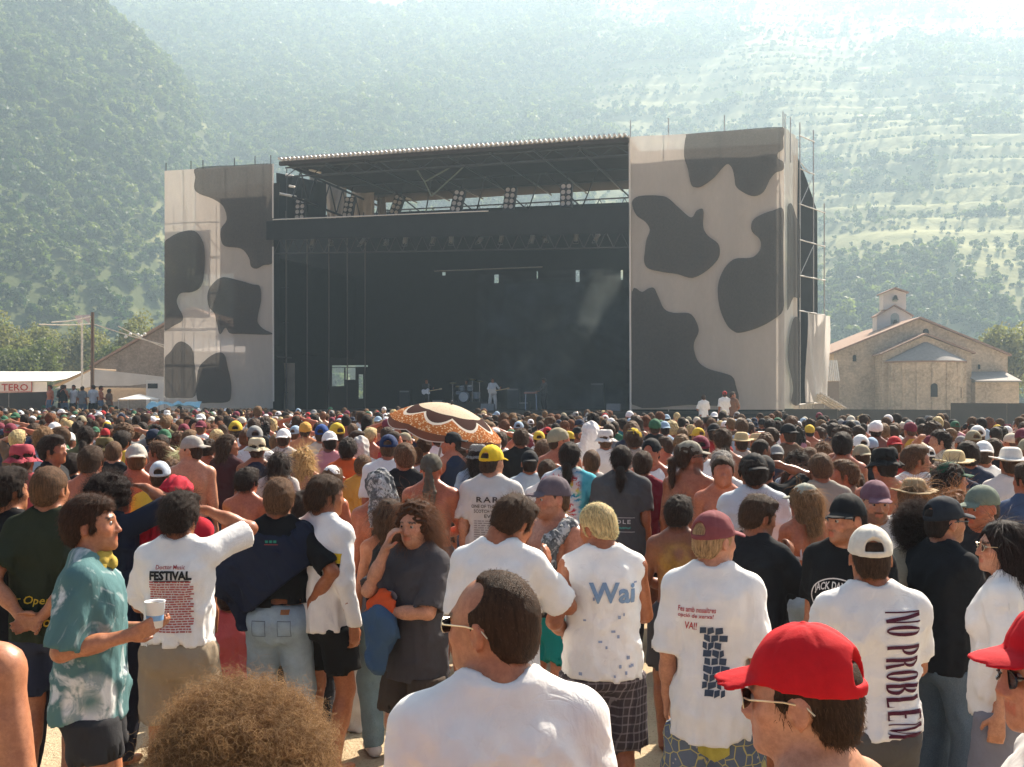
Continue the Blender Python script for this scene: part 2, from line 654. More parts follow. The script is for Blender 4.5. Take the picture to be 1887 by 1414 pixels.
def hand_prims(wr, dirv, nrm, curl, sd):
    d = dirv / np.linalg.norm(dirv)
    n = nrm - d * (nrm @ d); n /= np.linalg.norm(n) + 1e-9
    u = np.cross(n, d) * 1.0                # across the palm
    if (u @ np.array([0, 1.0, .3])) < 0: u = -u      # thumb side towards the front
    o = []
    pc = wr + d * .05
    for t in (-.026, -.008, .010, .027):
        o.append(RC(wr + u * t * .6 + d * .012, wr + d * .085 + u * t, .0155, .0125))
    for t, L in ((-.027, .058), (-.009, .070), (.010, .075), (.028, .066)):
        p = wr + d * .088 + u * t
        ang = curl * .9
        for q, fr in enumerate((.45, .32, .26)):
            v = d * math.cos(ang) + n * math.sin(ang)
            e = p + v * L * fr
            o.append(RC(p, e, .0098 - .001 * q, .0092 - .001 * q))
            p = e; ang += curl * 1.1
    p = wr + d * .022 + u * .026
    v = d * .62 + u * .62 + n * (.25 + .4 * curl)
    v /= np.linalg.norm(v); e = p + v * .042
    o.append(RC(p, e, .0145, .0115))
    v2 = v * .7 + d * .5 + n * .3 * curl - u * .15; v2 /= np.linalg.norm(v2)
    o.append(RC(e, e + v2 * .036, .0112, .009))
    return o


BODY_ST_M = [(.84, 0, .145, .085), (.90, -.005, .160, .108), (.97, -.006, .158, .110), (1.06, .002, .140, .096), (1.13, .006, .138, .094), (1.22, .008, .146, .102),
             (1.31, .008, .152, .110), (1.38, .002, .152, .104), (1.43, -.006, .150, .086), (1.47, -.014, .100, .066), (1.50, -.016, .062, .055)]
BODY_ST_F = [(.84, -.005, .150, .092), (.91, -.012, .172, .115), (.98, -.008, .160, .105), (1.07, .002, .128, .086), (1.14, .006, .126, .086), (1.22, .010, .138, .098),
             (1.30, .014, .146, .108), (1.38, .004, .148, .094), (1.43, -.006, .130, .076), (1.47, -.014, .088, .06), (1.50, -.016, .056, .05)]


def body_mesh(P, h=.011, hands=True, face=True, zs=None, cover=None):
    lo, hi = P.bounds()
    if zs is None:
        wz_ = [P.arm[q][2][2] for q in (1, -1)] if hands else []
        zs = []; z_ = lo[2]
        while z_ < hi[2] + h:
            zs.append(z_)
            fine = z_ > 1.50 - P.drop or any(abs(z_ - w_) < .15 for w_ in wz_)
            z_ += h if fine else (max(h, .032) if z_ < .82 else max(h, .019))
    F = Field(lo, hi, h, zs)
    hx = [0.0] + ([P.arm[q][2][0] for q in (1, -1)] if hands else [])
    xs_ = []; x_ = lo[0]
    while x_ < hi[0] + h:
        xs_.append(x_); x_ += h if any(abs(x_ - q) < .115 for q in hx) else max(h, min(h * 1.9, .018))
    F.ax[0] = np.array(xs_, f32); F.d = np.full([len(a) for a in F.ax], .5, f32)
    dz = P.drop
    sh = lambda st: [(z - dz, y, a * P.wide, b * (1 + P.belly * .6)) for z, y, a, b in st]
    F.add(TUBE(sh(BODY_ST_F if P.fem else BODY_ST_M)), .01)
    up = lambda v: np.asarray(v, float) - np.array([0, 0, dz])
    if P.belly: F.add(EL(up((0, .06, 1.10)), (.14, .09, .13)), .05)
    for s in (1, -1):
        F.add(EL(up((s * .075, -.075, 1.345)), (.062, .034, .085)), .03)          # shoulder blade
        if P.fem: F.add(EL(up((s * .068, .095, 1.285)), (.056, .05, .055)), .02)
        else: F.add(EL(up((s * .072, .072, 1.335)), (.075, .036, .055)), .03)
        F.add(EL(up((s * .078, -.075, .915)), (.085, .07, .085)), .03)            # seat
        hip, kn, an = P.leg[s]
        F.add(RC(hip + (0, -.005, 0), kn, .092, .056), .035)
        F.add(RC(kn, kn * .55 + an * .45, .054, .051), .025)
        F.add(RC(kn * .75 + an * .25 + (0, -.014, 0), an, .052, .036), .025)
        F.add(RC(an + (0, -.03, -.045), an + (s * .01, .13, -.055), .036, .028), .02)
    if cover is not None:                                                         # flesh pressed in under a garment
        F.disp(lambda X, Y, Z: f32(-.018) * np.clip((Z - f32(cover + .01 - dz)) / f32(.04), 0, 1) * np.clip((f32(1.42 - dz) - Z) / f32(.06), 0, 1))
    for s in (1, -1):
        shd, el, wr, dv, nv, cu = P.arm[s]
        F.add(RC(up((s * .055, -.022, 1.505)), up((s * (P.shx - .02), -.018, 1.442)), .046, .046), .04)
        F.add(RC(up((s * .09, -.01, 1.41)), shd, .06 if cover is None else .05, .056), .035)
        k_ = .80 if P.fem else 1.0
        F.add(RC(shd, el, .054 * k_, .039 * k_), .03)
        F.add(RC(shd * .55 + el * .45, el, .044 * k_, .036 * k_), .02)
        F.add(RC(el, el * .45 + wr * .55, .038 * k_, .037 * k_), .015)
        F.add(RC(el * .6 + wr * .4, wr, .037 * k_, .0245 * k_), .02)
        F.add(RC(wr - (wr - el) * .08, wr + (dv / np.linalg.norm(dv)) * .03, .0245 * k_, .021), .012)
    spine = RC(up((0, -.135, 1.02)), up((0, -.135, 1.40)), .022, .02)
    F.sub(spine, .04)
    F.add(RC(up((0, -.03, 1.44)), up((P.head[0] * 0, .004, 1.57)), .060 * (0.84 if P.fem else 1), .054 * (.86 if P.fem else 1)), .035)
    g = to_head(P.head)
    M = head_matrix(P.head)
    c = np.array(M @ Vector((0, .01, 1.635))) - (0, 0, dz)
    hs = lambda X, Y, Z: head_sdf(*g(X, Y, Z + f32(dz)), P.fem, P.jaw)
    F.add((hs, c, .165), .022)
    if hands:
        for s in (1, -1):
            shd, el, wr, dv, nv, cu = P.arm[s]
            for pr in hand_prims(wr, dv, nv, cu, s):
                F.add(pr, .005)
    else:
        for s in (1, -1):
            wr, dv = P.arm[s][2], P.arm[s][3]
            dn = dv / np.linalg.norm(dv)
            F.add(RC(wr, wr + dn * .13, .032, .02), .02)
    return F.mesh()


def face_tint(P, V, brow=(.25, .2, .18), stubble=0.0):
    """colour factors for lips, brows and beard shadow, by place on the head"""
    g = to_head(P.head)
    X, Y, Z = g(V[:, 0], V[:, 1], V[:, 2] + P.drop)
    T = np.ones((len(V), 4), f32)
    X, Y, Z = X.ravel(), Y.ravel(), Z.ravel()
    lips = (np.abs(X) < .024) & (Y > .082) & (np.abs(Z - 1.574) < .0105)
    T[lips, :3] = (.92, .60, .58)
    br = (np.abs(np.abs(X) - .032) < .020) & (Y > .06) & (np.abs(Z - 1.6635 + .06 * (np.abs(X) - .032) ** 1) < .0055)
    T[br, :3] = brow
    if stubble:
        m = (Y > .0) & (Z < 1.600 - .0 * X) & (Z > 1.51) & ~lips & ~((Z > 1.583) & (np.abs(X) > .03) & (Y > .07))
        T[m, :3] *= (1 - stubble)
        m = (np.abs(X) < .028) & (Y > .09) & (Z > 1.584) & (Z < 1.597)
        T[m, :3] *= (1 - stubble)
    cheek = np.exp(-((np.abs(X) - .045) ** 2 + (Z - 1.612) ** 2) / .0006) * (Y > .04)
    T[:, 1] *= 1 - .14 * cheek; T[:, 2] *= 1 - .14 * cheek
    nose = np.exp(-((X) ** 2 + (Z - 1.607) ** 2) / .0003) * (Y > .1)
    T[:, 1] *= 1 - .12 * nose; T[:, 2] *= 1 - .12 * nose
    ear = (np.abs(X) > .076) & (np.abs(Z - 1.622) < .04)
    T[ear, 1] *= .88; T[ear, 2] *= .86
    return T


def top_mesh(P, kind='tee', h=.011, seed=0, hem=.80, loose=1.0, sleeve=.72, folds=1.0, flare=0.0):
    lo, hi = P.bounds()
    lo = lo.copy(); hi = hi.copy(); dz = P.drop
    lo[2] = hem - .06 - dz; hi[2] = 1.62 - dz
    if any(P.arm[s][1][2] > 1.4 for s in (1, -1)): hi[2] = 1.8
    F = Field(lo, hi, h, np.arange(lo[2], hi[2] + h, h * 1.35))
    up = lambda v: np.asarray(v, float) - np.array([0, 0, dz])
    W = P.wide * (.90 if P.fem else 1.0)
    tight = kind in ('tank', 'bikini')
    g = (.008 if tight else .016) * loose
    bk = .004 if tight else .010
    by = P.belly * .05
    st = [(hem - .05, -.006, .160 * W + g * 1.1 + flare, .131 + g * 1.2 + by + flare), (.90, -.006, .162 * W + g * 1.0 + flare * .8, .134 + g + by + flare * .6),
          (1.0, -.002, .160 * W + g + flare * .5, .128 + g + by), (1.10, .002, (.150 if tight else .157) * W + g, .114 + g + by),
          (1.22, .004, .156 * W + g, .114 + g + by * .6), (1.31, .0, .164 * W + g, .119 + g), (1.38, -.004, .164 * W + g * .8, .115 + g * .8),
          (1.43, -.010, .152 * W + g * .5, .098 + g * .5), (1.475, -.016, .108 * W, .080), (1.505, -.016, .077, .070), (1.52, -.016, .072, .066)]
    F.add(TUBE([(z - dz, y, a, b) for z, y, a, b in st], 2.5), .01)
    for s in (1, -1):
        F.add(EL(up((s * .075, -.075, 1.345)), (.066, .038 + bk, .09)), .04)
        if P.fem and not tight: F.add(EL(up((s * .066, .098, 1.285)), (.062, .056, .06)), .04)
        elif P.fem: F.add(EL(up((s * .068, .095, 1.285)), (.062, .056, .061)), .02)
    for s in (1, -1):
        shd, el, wr = P.arm[s][:3]
        if kind in ('tee', 'long', 'less'):
            F.add(RC(up((s * .055, -.022, 1.507)), up((s * (P.shx - .015), -.016, 1.446)), .050, .053), .04)
            F.add(RC(up((s * .09, -.01, 1.40)), shd, .064, .062 if kind != 'less' else .058), .035)
        if kind == 'tee':
            e = shd + (el - shd) * sleeve
            dn = (e - shd) / np.linalg.norm(e - shd)
            grav = np.array([0, 0, -.014])
            F.add(CONE(shd, e + grav, .060 + .004 * loose, (.058 + .018 * loose)), .03)
        elif kind == 'long':
            F.add(RC(shd, el, .062, .052), .03)
            F.add(CONE(el, wr, .052, .040), .02)
        elif kind == 'tank':
            F.add(RC(up((s * .07, -.01, 1.40)), up((s * .085, -.016, 1.475)), .05, .03), .02)
    if folds:
        fo = waves(seed, .0080 * folds, 19, .75, 5)
        fo2 = waves(seed + 77, .0040 * folds, 46, 1.0, 5)
        rgd = np.random.RandomState(seed + 500)
        dn_ = [(rgd.randint(3, 12), rgd.uniform(0, 6.28), rgd.uniform(0, 6.28), rgd.uniform(.5, 1)) for _ in range(5)]
        def drape(X, Y, Z):
            th_ = np.arctan2(X, -Y - f32(.01)); o_ = 0
            for n_, p_, q_, a_ in dn_:
                s_ = np.sin(th_ * n_ + f32(p_) + f32(.9) * np.sin(Z * f32(6.0) + f32(q_)))
                o_ = o_ + f32(a_) * (f32(.6) - np.abs(s_))
            return o_ * f32(.0062 * folds) * np.clip((f32(1.40 - dz) - Z) / f32(.45), 0, 1)
        F.disp(lambda X, Y, Z: np.maximum(drape(X, Y, Z), f32(-.004)))
        F.disp(lambda X, Y, Z: np.maximum(f32(.75) * fo(X, Y, Z) + fo2(X, Y, Z) + f32(.002), f32(-.003)) * np.clip((f32(1.49 - dz) - Z) / f32(.09), f32(.1), f32(1)))
        if kind in ('tee', 'long'):
            nk = EL(up((0, .020, 1.545)), (.078, .086, .056))[0]
            F.disp(lambda X, Y, Z: f32(.0035) * (np.abs(nk(X, Y, Z) - f32(.009)) < .010))
    hw = waves(seed + 5, .012, 9, .0, 3, False)
    F.clip(lambda X, Y, Z: f32(hem - dz) + hw(X, Y, Z * 0) - Z)
    # hollow hem, neck hole, sleeve openings
    F.sub(TUBE([(hem - .1 - dz, -.006, .142 * W + g + flare, .112 + g + by + flare), (hem + .04 - dz, -.006, .138 * W + g + flare * .7, .108 + g + by + flare * .6), (hem + .06 - dz, -.006, .10, .06)], 2.5), .008)
    F.sub(EL(up((0, .020, 1.545)), (.078, .086, .056 if kind != 'tank' else .10)), .008)
    if kind == 'tank':
        for s in (1, -1): F.sub(EL(up((s * .215, -.0, 1.40)), (.09, .2, .13)), .008)
    if kind == 'less':
        for s in (1, -1):
            F.sub(EL(up((s * .285, -.0, 1.36)), (.075, .2, .14)), .008)
    if kind == 'tee':
        for s in (1, -1):
            shd, el, wr = P.arm[s][:3]
            e = shd + (el - shd) * sleeve
            dn = (e - shd) / np.linalg.norm(e - shd)
            F.sub(RC(e - dn * .01 + (0, 0, -.012), e + dn * .06 + (0, 0, -.014), .036 + .016 * loose, .042 + .019 * loose), .006)
    return F.mesh()


def low_mesh(P, kind='shorts', h=.012, seed=0, waist=1.03, loose=1.0, length=.86):
    lo, hi = P.bounds(); dz = P.drop
    hi = hi.copy(); hi[2] = waist + .06 - dz
    F = Field(lo, hi, h, np.arange(lo[2], hi[2] + h, h * 1.5))
    W = P.wide
    g = .012 * loose
    W = W * (.95 if P.fem else .97)
    st = [(.80, 0, .150 * W + g, .10 + g), (.86, -.01, .168 * W + g, .122 + g), (.93, -.014, .176 * W + g, .128 + g), (1.0, -.006, .170 * W + g * .7, .120 + g * .7), (waist, 0, .158 * W + g * .5, .110 + g * .5), (waist + .02, 0, .156 * W + g * .4, .108 + g * .4)]
    F.add(TUBE([(z - dz, y, a, b + P.belly * .03) for z, y, a, b in st], 2.3), .01)
    for s in (1, -1):
        hip, kn, an = P.leg[s]
        F.add(EL(np.array((s * .078, -.078, .915 - dz)), (.088 + g * .4, .070 + g * .5, .092)), .03)
        if kind == 'shorts':
            e = hip + (kn - hip) * length
            F.add(CONE(hip + (s * .01, 0, -.02), e, .098 + g, .084 + g * 2.1), .035)
        elif kind == 'trousers':
            k = .062 + g * 1.2
            F.add(RC(hip + (0, 0, -.02), kn, .096 + g, k + .012), .035)
            F.add(CONE(kn, an + (0, 0, -.03), k + .012, k * .85 + .006), .02)
    if seed >= 0:
        fo = waves(seed + 31, .005 * loose, 30, .6); fo2 = waves(seed + 9, .0025, 70, .9)
        F.disp(lambda X, Y, Z: np.maximum(fo(X, Y, Z) + fo2(X, Y, Z), f32(-.004)))
    F.clip(lambda X, Y, Z: Z - f32(waist - dz))
    if kind == 'shorts':
        for s in (1, -1):
            hip, kn, an = P.leg[s]
            e = hip + (kn - hip) * length; dn = (kn - hip) / np.linalg.norm(kn - hip)
            F.sub(RC(e - dn * .02, e + dn * .08, .07 + g * 1.7, .075 + g * 2), .008)
    return F.mesh()


# ---- hair and hats, in head space
def hair_field(kind, h, seed):
    big = kind in ('long', 'longwave', 'curlylong', 'pony', 'tail', 'scarf', 'longstraight')
    F = Field((-.20, -.24, 1.28 if big else 1.50), (.20, .16, 1.83), h)
    wv = waves(seed, .0045, 75, 1.0, 7)
    lump = waves(seed + 3, .006, 38, 1.0, 6, False)
    edge = waves(seed + 9, .0045, 130, 1.0, 6, False)
    zline = lambda pts: (lambda X, Y, Z: (np.interp(Y + edge(X, Y, Z), [p[0] for p in pts], [p[1] for p in pts]).astype(f32) + edge(Y, Z, X) - Z) * f32(.85))
    std = [(-.11, 1.552), (-.06, 1.556), (-.03, 1.580), (-.018, 1.640), (.012, 1.648), (.018, 1.598), (.034, 1.600), (.042, 1.672), (.07, 1.694), (.12, 1.705)]
    ear_free = [(-.11, 1.556), (-.06, 1.560), (-.03, 1.600), (-.014, 1.652), (.03, 1.662), (.045, 1.685), (.07, 1.700), (.12, 1.71)]
    if kind in ('short', 'crop', 'receding', 'buzz', 'messy', 'thinning'):
        th = {'short': .017, 'crop': .011, 'receding': .006, 'buzz': .006, 'messy': .024, 'thinning': .009}[kind]
        F.add(EL((0, -.010, 1.654), (.077 + th * .9, .098 + th, .096 + th * 1.15)), .01)
        F.add(EL((0, -.055, 1.605), (.062 + th * .6, .045 + th * .5, .06)), .02)
        if kind == 'short': F.add(EL((.01, .05, 1.722), (.06, .045, .030)), .02)
        if kind == 'messy':
            F.add(EL((.015, .045, 1.735), (.065, .05, .035)), .02)
        s_ = {'buzz': .15, 'crop': .2, 'receding': .12, 'short': .4, 'messy': .75, 'thinning': .2}[kind]
        F.disp(lambda X, Y, Z: f32(s_) * (wv(X, Y, Z) + lump(X, Y, Z) * f32(.7)))
        ln = std
        if kind == 'receding':
            ln = [(-.11, 1.556), (-.06, 1.560), (-.034, 1.590), (-.026, 1.640), (-.006, 1.648), (-.001, 1.594), (.014, 1.596), (.017, 1.665), (.021, 1.73), (.030, 1.81)]
        F.clip(zline(ln))
        if kind == 'receding':
            F.sub(EL((.062, .035, 1.715), (.034, .050, .045)), .012); F.sub(EL((-.062, .035, 1.715), (.034, .050, .045)), .012)
    elif kind in ('bowl', 'undercap'):
        th = .02 if kind == 'bowl' else .003
        F.add(EL((0, -.010, 1.654), (.077 + th, .098 + th, .096 + th)), .01)
        F.add(EL((0, -.055, 1.60), (.064 + th * .6, .045 + th * .6, .06)), .02)
        F.disp(lambda X, Y, Z: (wv(X, Y, Z) + lump(X, Y, Z)) * f32(.8 if kind == 'bowl' else .22))
        F.clip(zline(std))
        if kind == 'undercap': F.clip(lambda X, Y, Z: Z - f32(1.70))
    elif kind in ('long', 'longwave', 'longstraight', 'curlylong', 'pony', 'tail'):
        th = {'long': .016, 'longwave': .013, 'longstraight': .016, 'curlylong': .03, 'pony': .012, 'tail': .014}[kind]
        F.add(EL((0, -.012, 1.655), (.078 + th, .098 + th, .096 + th)), .01)
        if kind in ('pony', 'tail'):
            F.add(EL((0, -.05, 1.60), (.066, .055, .06)), .02)
            F.disp(lambda X, Y, Z: wv(X, Y, Z) * f32(.6))
            F.clip(zline(ear_free))
            if kind == 'tail': pts = [(0, -.105, 1.62, .028), (0, -.145, 1.60, .034), (.005, -.155, 1.54, .030), (0, -.15, 1.46, .024), (0, -.145, 1.40, .012)]
            else: pts = [(0, -.10, 1.575, .026), (.0, -.135, 1.55, .036), (.006, -.14, 1.50, .040), (.0, -.135, 1.44, .032), (0, -.13, 1.38, .014)]
            for a, b in zip(pts[:-1], pts[1:]):
                F.add(RC(a[:3], b[:3], a[3], b[3]), .015)
        else:
            dn = {'long': 1.42, 'longwave': 1.40, 'longstraight': 1.36, 'curlylong': 1.50}[kind]
            wd = {'long': .082, 'longwave': .080, 'longstraight': .085, 'curlylong': .115}[kind]
            st = [(dn - .03, -.070, wd * .75, .035), (dn + .03, -.066, wd * 1.05, .052), (1.52, -.055, wd * 1.12, .066), (1.58, -.045, wd * 1.12, .085), (1.65, -.03, .09 + th * .6, .095), (1.68, -.02, .085, .095)]
            F.add(TUBE(st, 2.2), .03)
            for s in (1, -1):
                F.add(RC((s * .078, .01, 1.66), (s * (wd - .005), .0, 1.50), .03, .034), .03)
            lw = {'long': 1.0, 'longwave': 1.9, 'longstraight': .6, 'curlylong': 2.6}[kind]
            F.disp(lambda X, Y, Z: f32(lw) * (wv(X, Y, Z) + lump(X, Y, Z)))
            F.sub(EL((0, .135, 1.59), (.071, .115, .125)), .012)
            F.clip(lambda X, Y, Z: np.minimum(f32(1.60) - Z, Y - f32(.055)))
    elif kind == 'afro':
        F.add(EL((0, -.02, 1.655), (.122, .135, .125)), .01)
        F.add(EL((0, -.07, 1.58), (.11, .085, .09)), .03)
        b1 = waves(seed, .009, 60, 1.0, 8); b2 = waves(seed + 1, .005, 120, 1.0, 8)
        F.disp(lambda X, Y, Z: b1(X, Y, Z) + b2(X, Y, Z))
        F.sub(EL((0, .16, 1.60), (.075, .10, .115)), .012)
    return F


def hat_field(kind, h, seed):
    F = Field((-.22, -.24, 1.50 if kind not in ('scarf', 'doorag') else 1.28), (.22, .26, 1.84), h)
    if kind in ('cap', 'capback'):
        F.add(EL((0, -.010, 1.660), (.088, .109, .104)), .01)
        F.clip(lambda X, Y, Z: (f32(1.647) + Y * f32(.16)) - Z)
        V_ = EL((0, .106, 1.671), (.074, .064, .0072))
        fv = V_[0]
        F.add((lambda X, Y, Z: fv(X, Y, Z + X * X * f32(3.2) + (Y - f32(.1)) * f32(.16)), V_[1], np.array((.09, .10, .05))), .010)
        F.add(EL((0, -.012, 1.763), (.008, .008, .006)), .003)
        ar_ = EL((0, -.122, 1.662), (.043, .052, .056)); fa_ = ar_[0]
        F.sub((lambda X, Y, Z: np.maximum(fa_(X, Y, Z), f32(1.654) - Z), ar_[1], ar_[2]), .004)
        for a_ in range(6):                                     # panel seams
            t_ = a_ * math.pi / 3 + math.pi / 6
            pts = [(.0 + .0895 * math.cos(t_) * math.sin(q), -.010 + .1105 * math.sin(t_) * math.sin(q), 1.660 + .1055 * math.cos(q)) for q in np.linspace(.1, 1.5, 6)]
            for p0, p1 in zip(pts[:-1], pts[1:]): F.sub(RC(p0, p1, .0022, .0022), .005)
        F.disp(waves(seed + 2, .0012, 60, 1.0))
    elif kind == 'bucket':
        F.add(TUBE([(1.655, -.01, .094, .112), (1.72, -.01, .088, .104), (1.752, -.01, .080, .094), (1.768, -.01, .066, .078)], 2.1), .012)
        st = [(1.628, -.01, .145, .158), (1.655, -.01, .112, .128), (1.668, -.01, .095, .112)]
        F.add(TUBE(st, 2.0), .012)
        F.sub(TUBE([(1.60, -.01, .150, .162), (1.622, -.01, .137, .15), (1.648, -.01, .100, .118), (1.70, -.01, .08, .098)], 2.0), .004)
        b1 = waves(seed, .003, 40, 1.0, 6); F.disp(b1)
    elif kind == 'straw':
        F.add(TUBE([(1.665, -.01, .092, .110), (1.735, -.01, .080, .098), (1.760, -.01, .070, .086), (1.772, -.01, .05, .066)], 2.2), .012)
        V_ = EL((0, -.01, 1.668), (.175, .19, .0095)); fv = V_[0]
        F.add((lambda X, Y, Z: fv(X, Y, Z - X * X * f32(.9)), V_[1], np.array((.19, .2, .05))), .012)
        F.sub(EL((0, -.01, 1.64), (.08, .1, .05)), .01)
    elif kind == 'beanie':
        F.add(EL((0, -.012, 1.662), (.090, .112, .103)), .01)
        F.clip(lambda X, Y, Z: (f32(1.642) + Y * f32(.22)) - Z)
        F.disp(waves(seed, .002, 60, 1.0))
    elif kind == 'doorag':
        F.add(EL((0, -.012, 1.662), (.086, .107, .100)), .01)
        F.clip(lambda X, Y, Z: (f32(1.648) + Y * f32(.35)) - Z)
        F.add(EL((0, -.112, 1.63), (.024, .02, .022)), .01)
        for s in (1, -1):
            F.add(RC((s * .005, -.118, 1.625), (s * .03 + .01, -.135, 1.46), .020, .024), .01)
            F.add(RC((s * .03 + .01, -.135, 1.46), (s * .025, -.125, 1.34), .024, .016), .01)
        F.disp(waves(seed, .003, 70, .7))
    elif kind == 'scarf':
        F.add(EL((0, -.012, 1.66), (.094, .115, .106)), .01)
        F.add(TUBE([(1.34, -.085, .14, .05), (1.45, -.075, .135, .06), (1.55, -.06, .115, .08), (1.62, -.04, .098, .10), (1.68, -.02, .09, .10)], 2.2), .03)
        F.sub(EL((0, .13, 1.58), (.075, .10, .14)), .015)
        F.clip(lambda X, Y, Z: np.minimum(f32(1.60) - Z, Y - f32(.05)))
        F.disp(waves(seed, .006, 45, .35))
    return F


CACHE = {}


def hmesh(what, kind, h, seed=1):
    key = (what, kind, h, seed)
    if key not in CACHE:
        V, Q = (hair_field if what == 'hair' else hat_field)(kind, h, seed).mesh()
        if kind == 'capback':
            V = V.copy()
        CACHE[key] = mesh_np(kind, V, Q)
    return CACHE[key]


def head_child(name, me, mat, root, hd, color, dz=0.0, spin=0.0, lift=0.0, scl=1.0):
    if not me.materials: me.materials.append(mat)
    o = bpy.data.objects.new(name, me)
    link(o, root)
    M = head_matrix(hd)
    pv = Matrix.Translation((0, -.01, 1.66 + lift))
    o.matrix_local = Matrix.Translation((0, 0, -dz)) @ M @ pv @ Matrix.Rotation(R(spin), 4, 'Z') @ Matrix.Scale(scl, 4) @ pv.inverted() @ Matrix.Translation((0, 0, lift))
    o.color = (*color, 1)
    return o


def strands(name, me, n, length, seed, curl=0.0, grav=0.4, rad=.0006, pts=6, jitter=.5, tang=0.6):
    """hair strands rooted on a hair mesh, as a curves data-block"""
    key = ('strand', me.name, n, length, seed)
    if key in CACHE: return CACHE[key]
    rg = np.random.RandomState(seed)
    nv = len(me.vertices)
    co = np.empty(nv * 3, f32); me.vertices.foreach_get('co', co); co = co.reshape(-1, 3)
    no = np.empty(nv * 3, f32); me.vertices.foreach_get('normal', no); no = no.reshape(-1, 3)
    ok = np.arange(nv)
    if me.name.startswith('undercap'): ok = np.nonzero((co[:, 2] < 1.645))[0]
    elif me.name.startswith('long') or me.name.startswith('curly'): ok = np.nonzero(co[:, 1] < .045)[0]
    i = ok[rg.randint(0, len(ok), n)]
    p = co[i] + rg.normal(size=(n, 3)) * .002 - no[i] * .004; nn = no[i]
    g = np.array([0, -.25, -1.0]); t = g - nn * (nn @ g)[:, None]
    d = nn * (1 - tang) + t * tang + rg.normal(size=(n, 3)) * jitter * .5
    d /= np.linalg.norm(d, axis=1)[:, None]
    L = length * rg.uniform(.5, 1.3, n)
    out = np.empty((n, pts, 3), f32)
    ph = rg.uniform(0, 6.28, n); u = np.cross(d, rg.normal(size=(n, 3))); u /= np.linalg.norm(u, axis=1)[:, None] + 1e-6; v = np.cross(d, u)
    q = p.copy()
    for k in range(pts):
        out[:, k] = q
        if curl:
            a = ph + k * 1.35
            out[:, k] += (u * np.cos(a)[:, None] + v * np.sin(a)[:, None]) * curl * (k / pts) ** .5
        d = d + np.array([0, 0, -grav]) / pts; d /= np.linalg.norm(d, axis=1)[:, None]
        q = q + d * (L / (pts - 1))[:, None]
    hc = bpy.data.hair_curves.new(name)
    hc.add_curves([pts] * n)
    hc.attributes['position'].data.foreach_set('vector', out.ravel())
    ra = hc.attributes.get('radius') or hc.attributes.new('radius', 'FLOAT', 'POINT')
    ra.data.foreach_set('value', np.tile(np.linspace(rad, rad * .35, pts), n).astype(f32))
    hc.materials.append(M_STRAND)
    CACHE[key] = hc
    return hc


def strand_child(hair_obj, hc, color):
    o = bpy.data.objects.new('loose_strands', hc)
    link(o, hair_obj)
    o.color = (*color, 1)
    return o


def wrap_print(src_bm_v, faces, target_me, origin, ux, uy, nrm, mat, parent, name='print', color=(0, 0, 0), off=.005, reach=.4):
    """lay flat artwork (2-d vertices) on a garment: each vertex is cast along -nrm onto the garment mesh"""
    n = len(target_me.vertices)
    co = np.empty(n * 3, f32); target_me.vertices.foreach_get('co', co); co = co.reshape(-1, 3)
    bvh = BVHTree.FromPolygons([tuple(v) for v in co.tolist()], [tuple(p.vertices) for p in target_me.polygons])
    origin, ux, uy, nrm = Vector(origin), Vector(ux), Vector(uy), Vector(nrm).normalized()
    vs = []
    bm = bmesh.new()
    bv = [bm.verts.new((x, y, 0)) for x, y in src_bm_v]
    for q in faces:
        try: bm.faces.new([bv[i] for i in q])
        except ValueError: pass
    bmesh.ops.triangulate(bm, faces=bm.faces)
    for _ in range(4):
        ed = [e for e in bm.edges if e.calc_length() > .016]
        if not ed or len(bm.faces) > 6000: break
        bmesh.ops.subdivide_edges(bm, edges=ed, cuts=1)
        bmesh.ops.triangulate(bm, faces=bm.faces)
    bm.verts.index_update()
    src_bm_v = [(q.co.x, q.co.y) for q in bm.verts]; faces = [tuple(w_.index for w_ in q.verts) for q in bm.faces]
    bm.free()
    for x, y in src_bm_v:
        p = origin + ux * x + uy * y
        hit = bvh.ray_cast(p + nrm * reach, -nrm, reach * 2)
        vs.append(tuple(hit[0] + nrm * off) if hit[0] is not None else tuple(p))
    me = bpy.data.meshes.new(name)
    me.from_pydata(vs, [], faces)
    me.materials.append(mat)
    o = bpy.data.objects.new(name, me)
    link(o, parent)
    o.color = (*color, 1)
    return o


def text2d(s, size=1.0, bold=0.0, space=1.0, align='CENTER', shear=0.0):
    cu = bpy.data.curves.new('lettering', 'FONT')
    cu.body = s; cu.size = size; cu.align_x = align; cu.offset = bold * size; cu.space_character = space; cu.shear = shear
    cu.resolution_u = 2; cu.fill_mode = 'FRONT'
    o = bpy.data.objects.new('lettering', cu); COL.objects.link(o)
    dg = bpy.context.evaluated_depsgraph_get()
    me = bpy.data.meshes.new_from_object(o.evaluated_get(dg))
    bm = bmesh.new(); bm.from_mesh(me)
    v = [(p.co.x, p.co.y) for p in bm.verts]; bm.verts.index_update()
    f = [tuple(q.index for q in fc.verts) for fc in bm.faces]
    bm.free(); bpy.data.meshes.remove(me); bpy.data.objects.remove(o); bpy.data.curves.remove(cu)
    return v, f


def join2d(parts):
    """[(v,f,dx,dy,sx,sy)] -> one v,f"""
    V, Fc = [], []
    for v, f, dx, dy, sx, sy in parts:
        b = len(V)
        V += [(x * sx + dx, y * sy + dy) for x, y in v]; Fc += [tuple(i + b for i in q) for q in f]
    return V, Fc


def rects2d(rs):
    V, Fc = [], []
    for x0, y0, x1, y1 in rs:
        b = len(V); V += [(x0, y0), (x1, y0), (x1, y1), (x0, y1)]; Fc.append((b, b + 1, b + 2, b + 3))
    return V, Fc
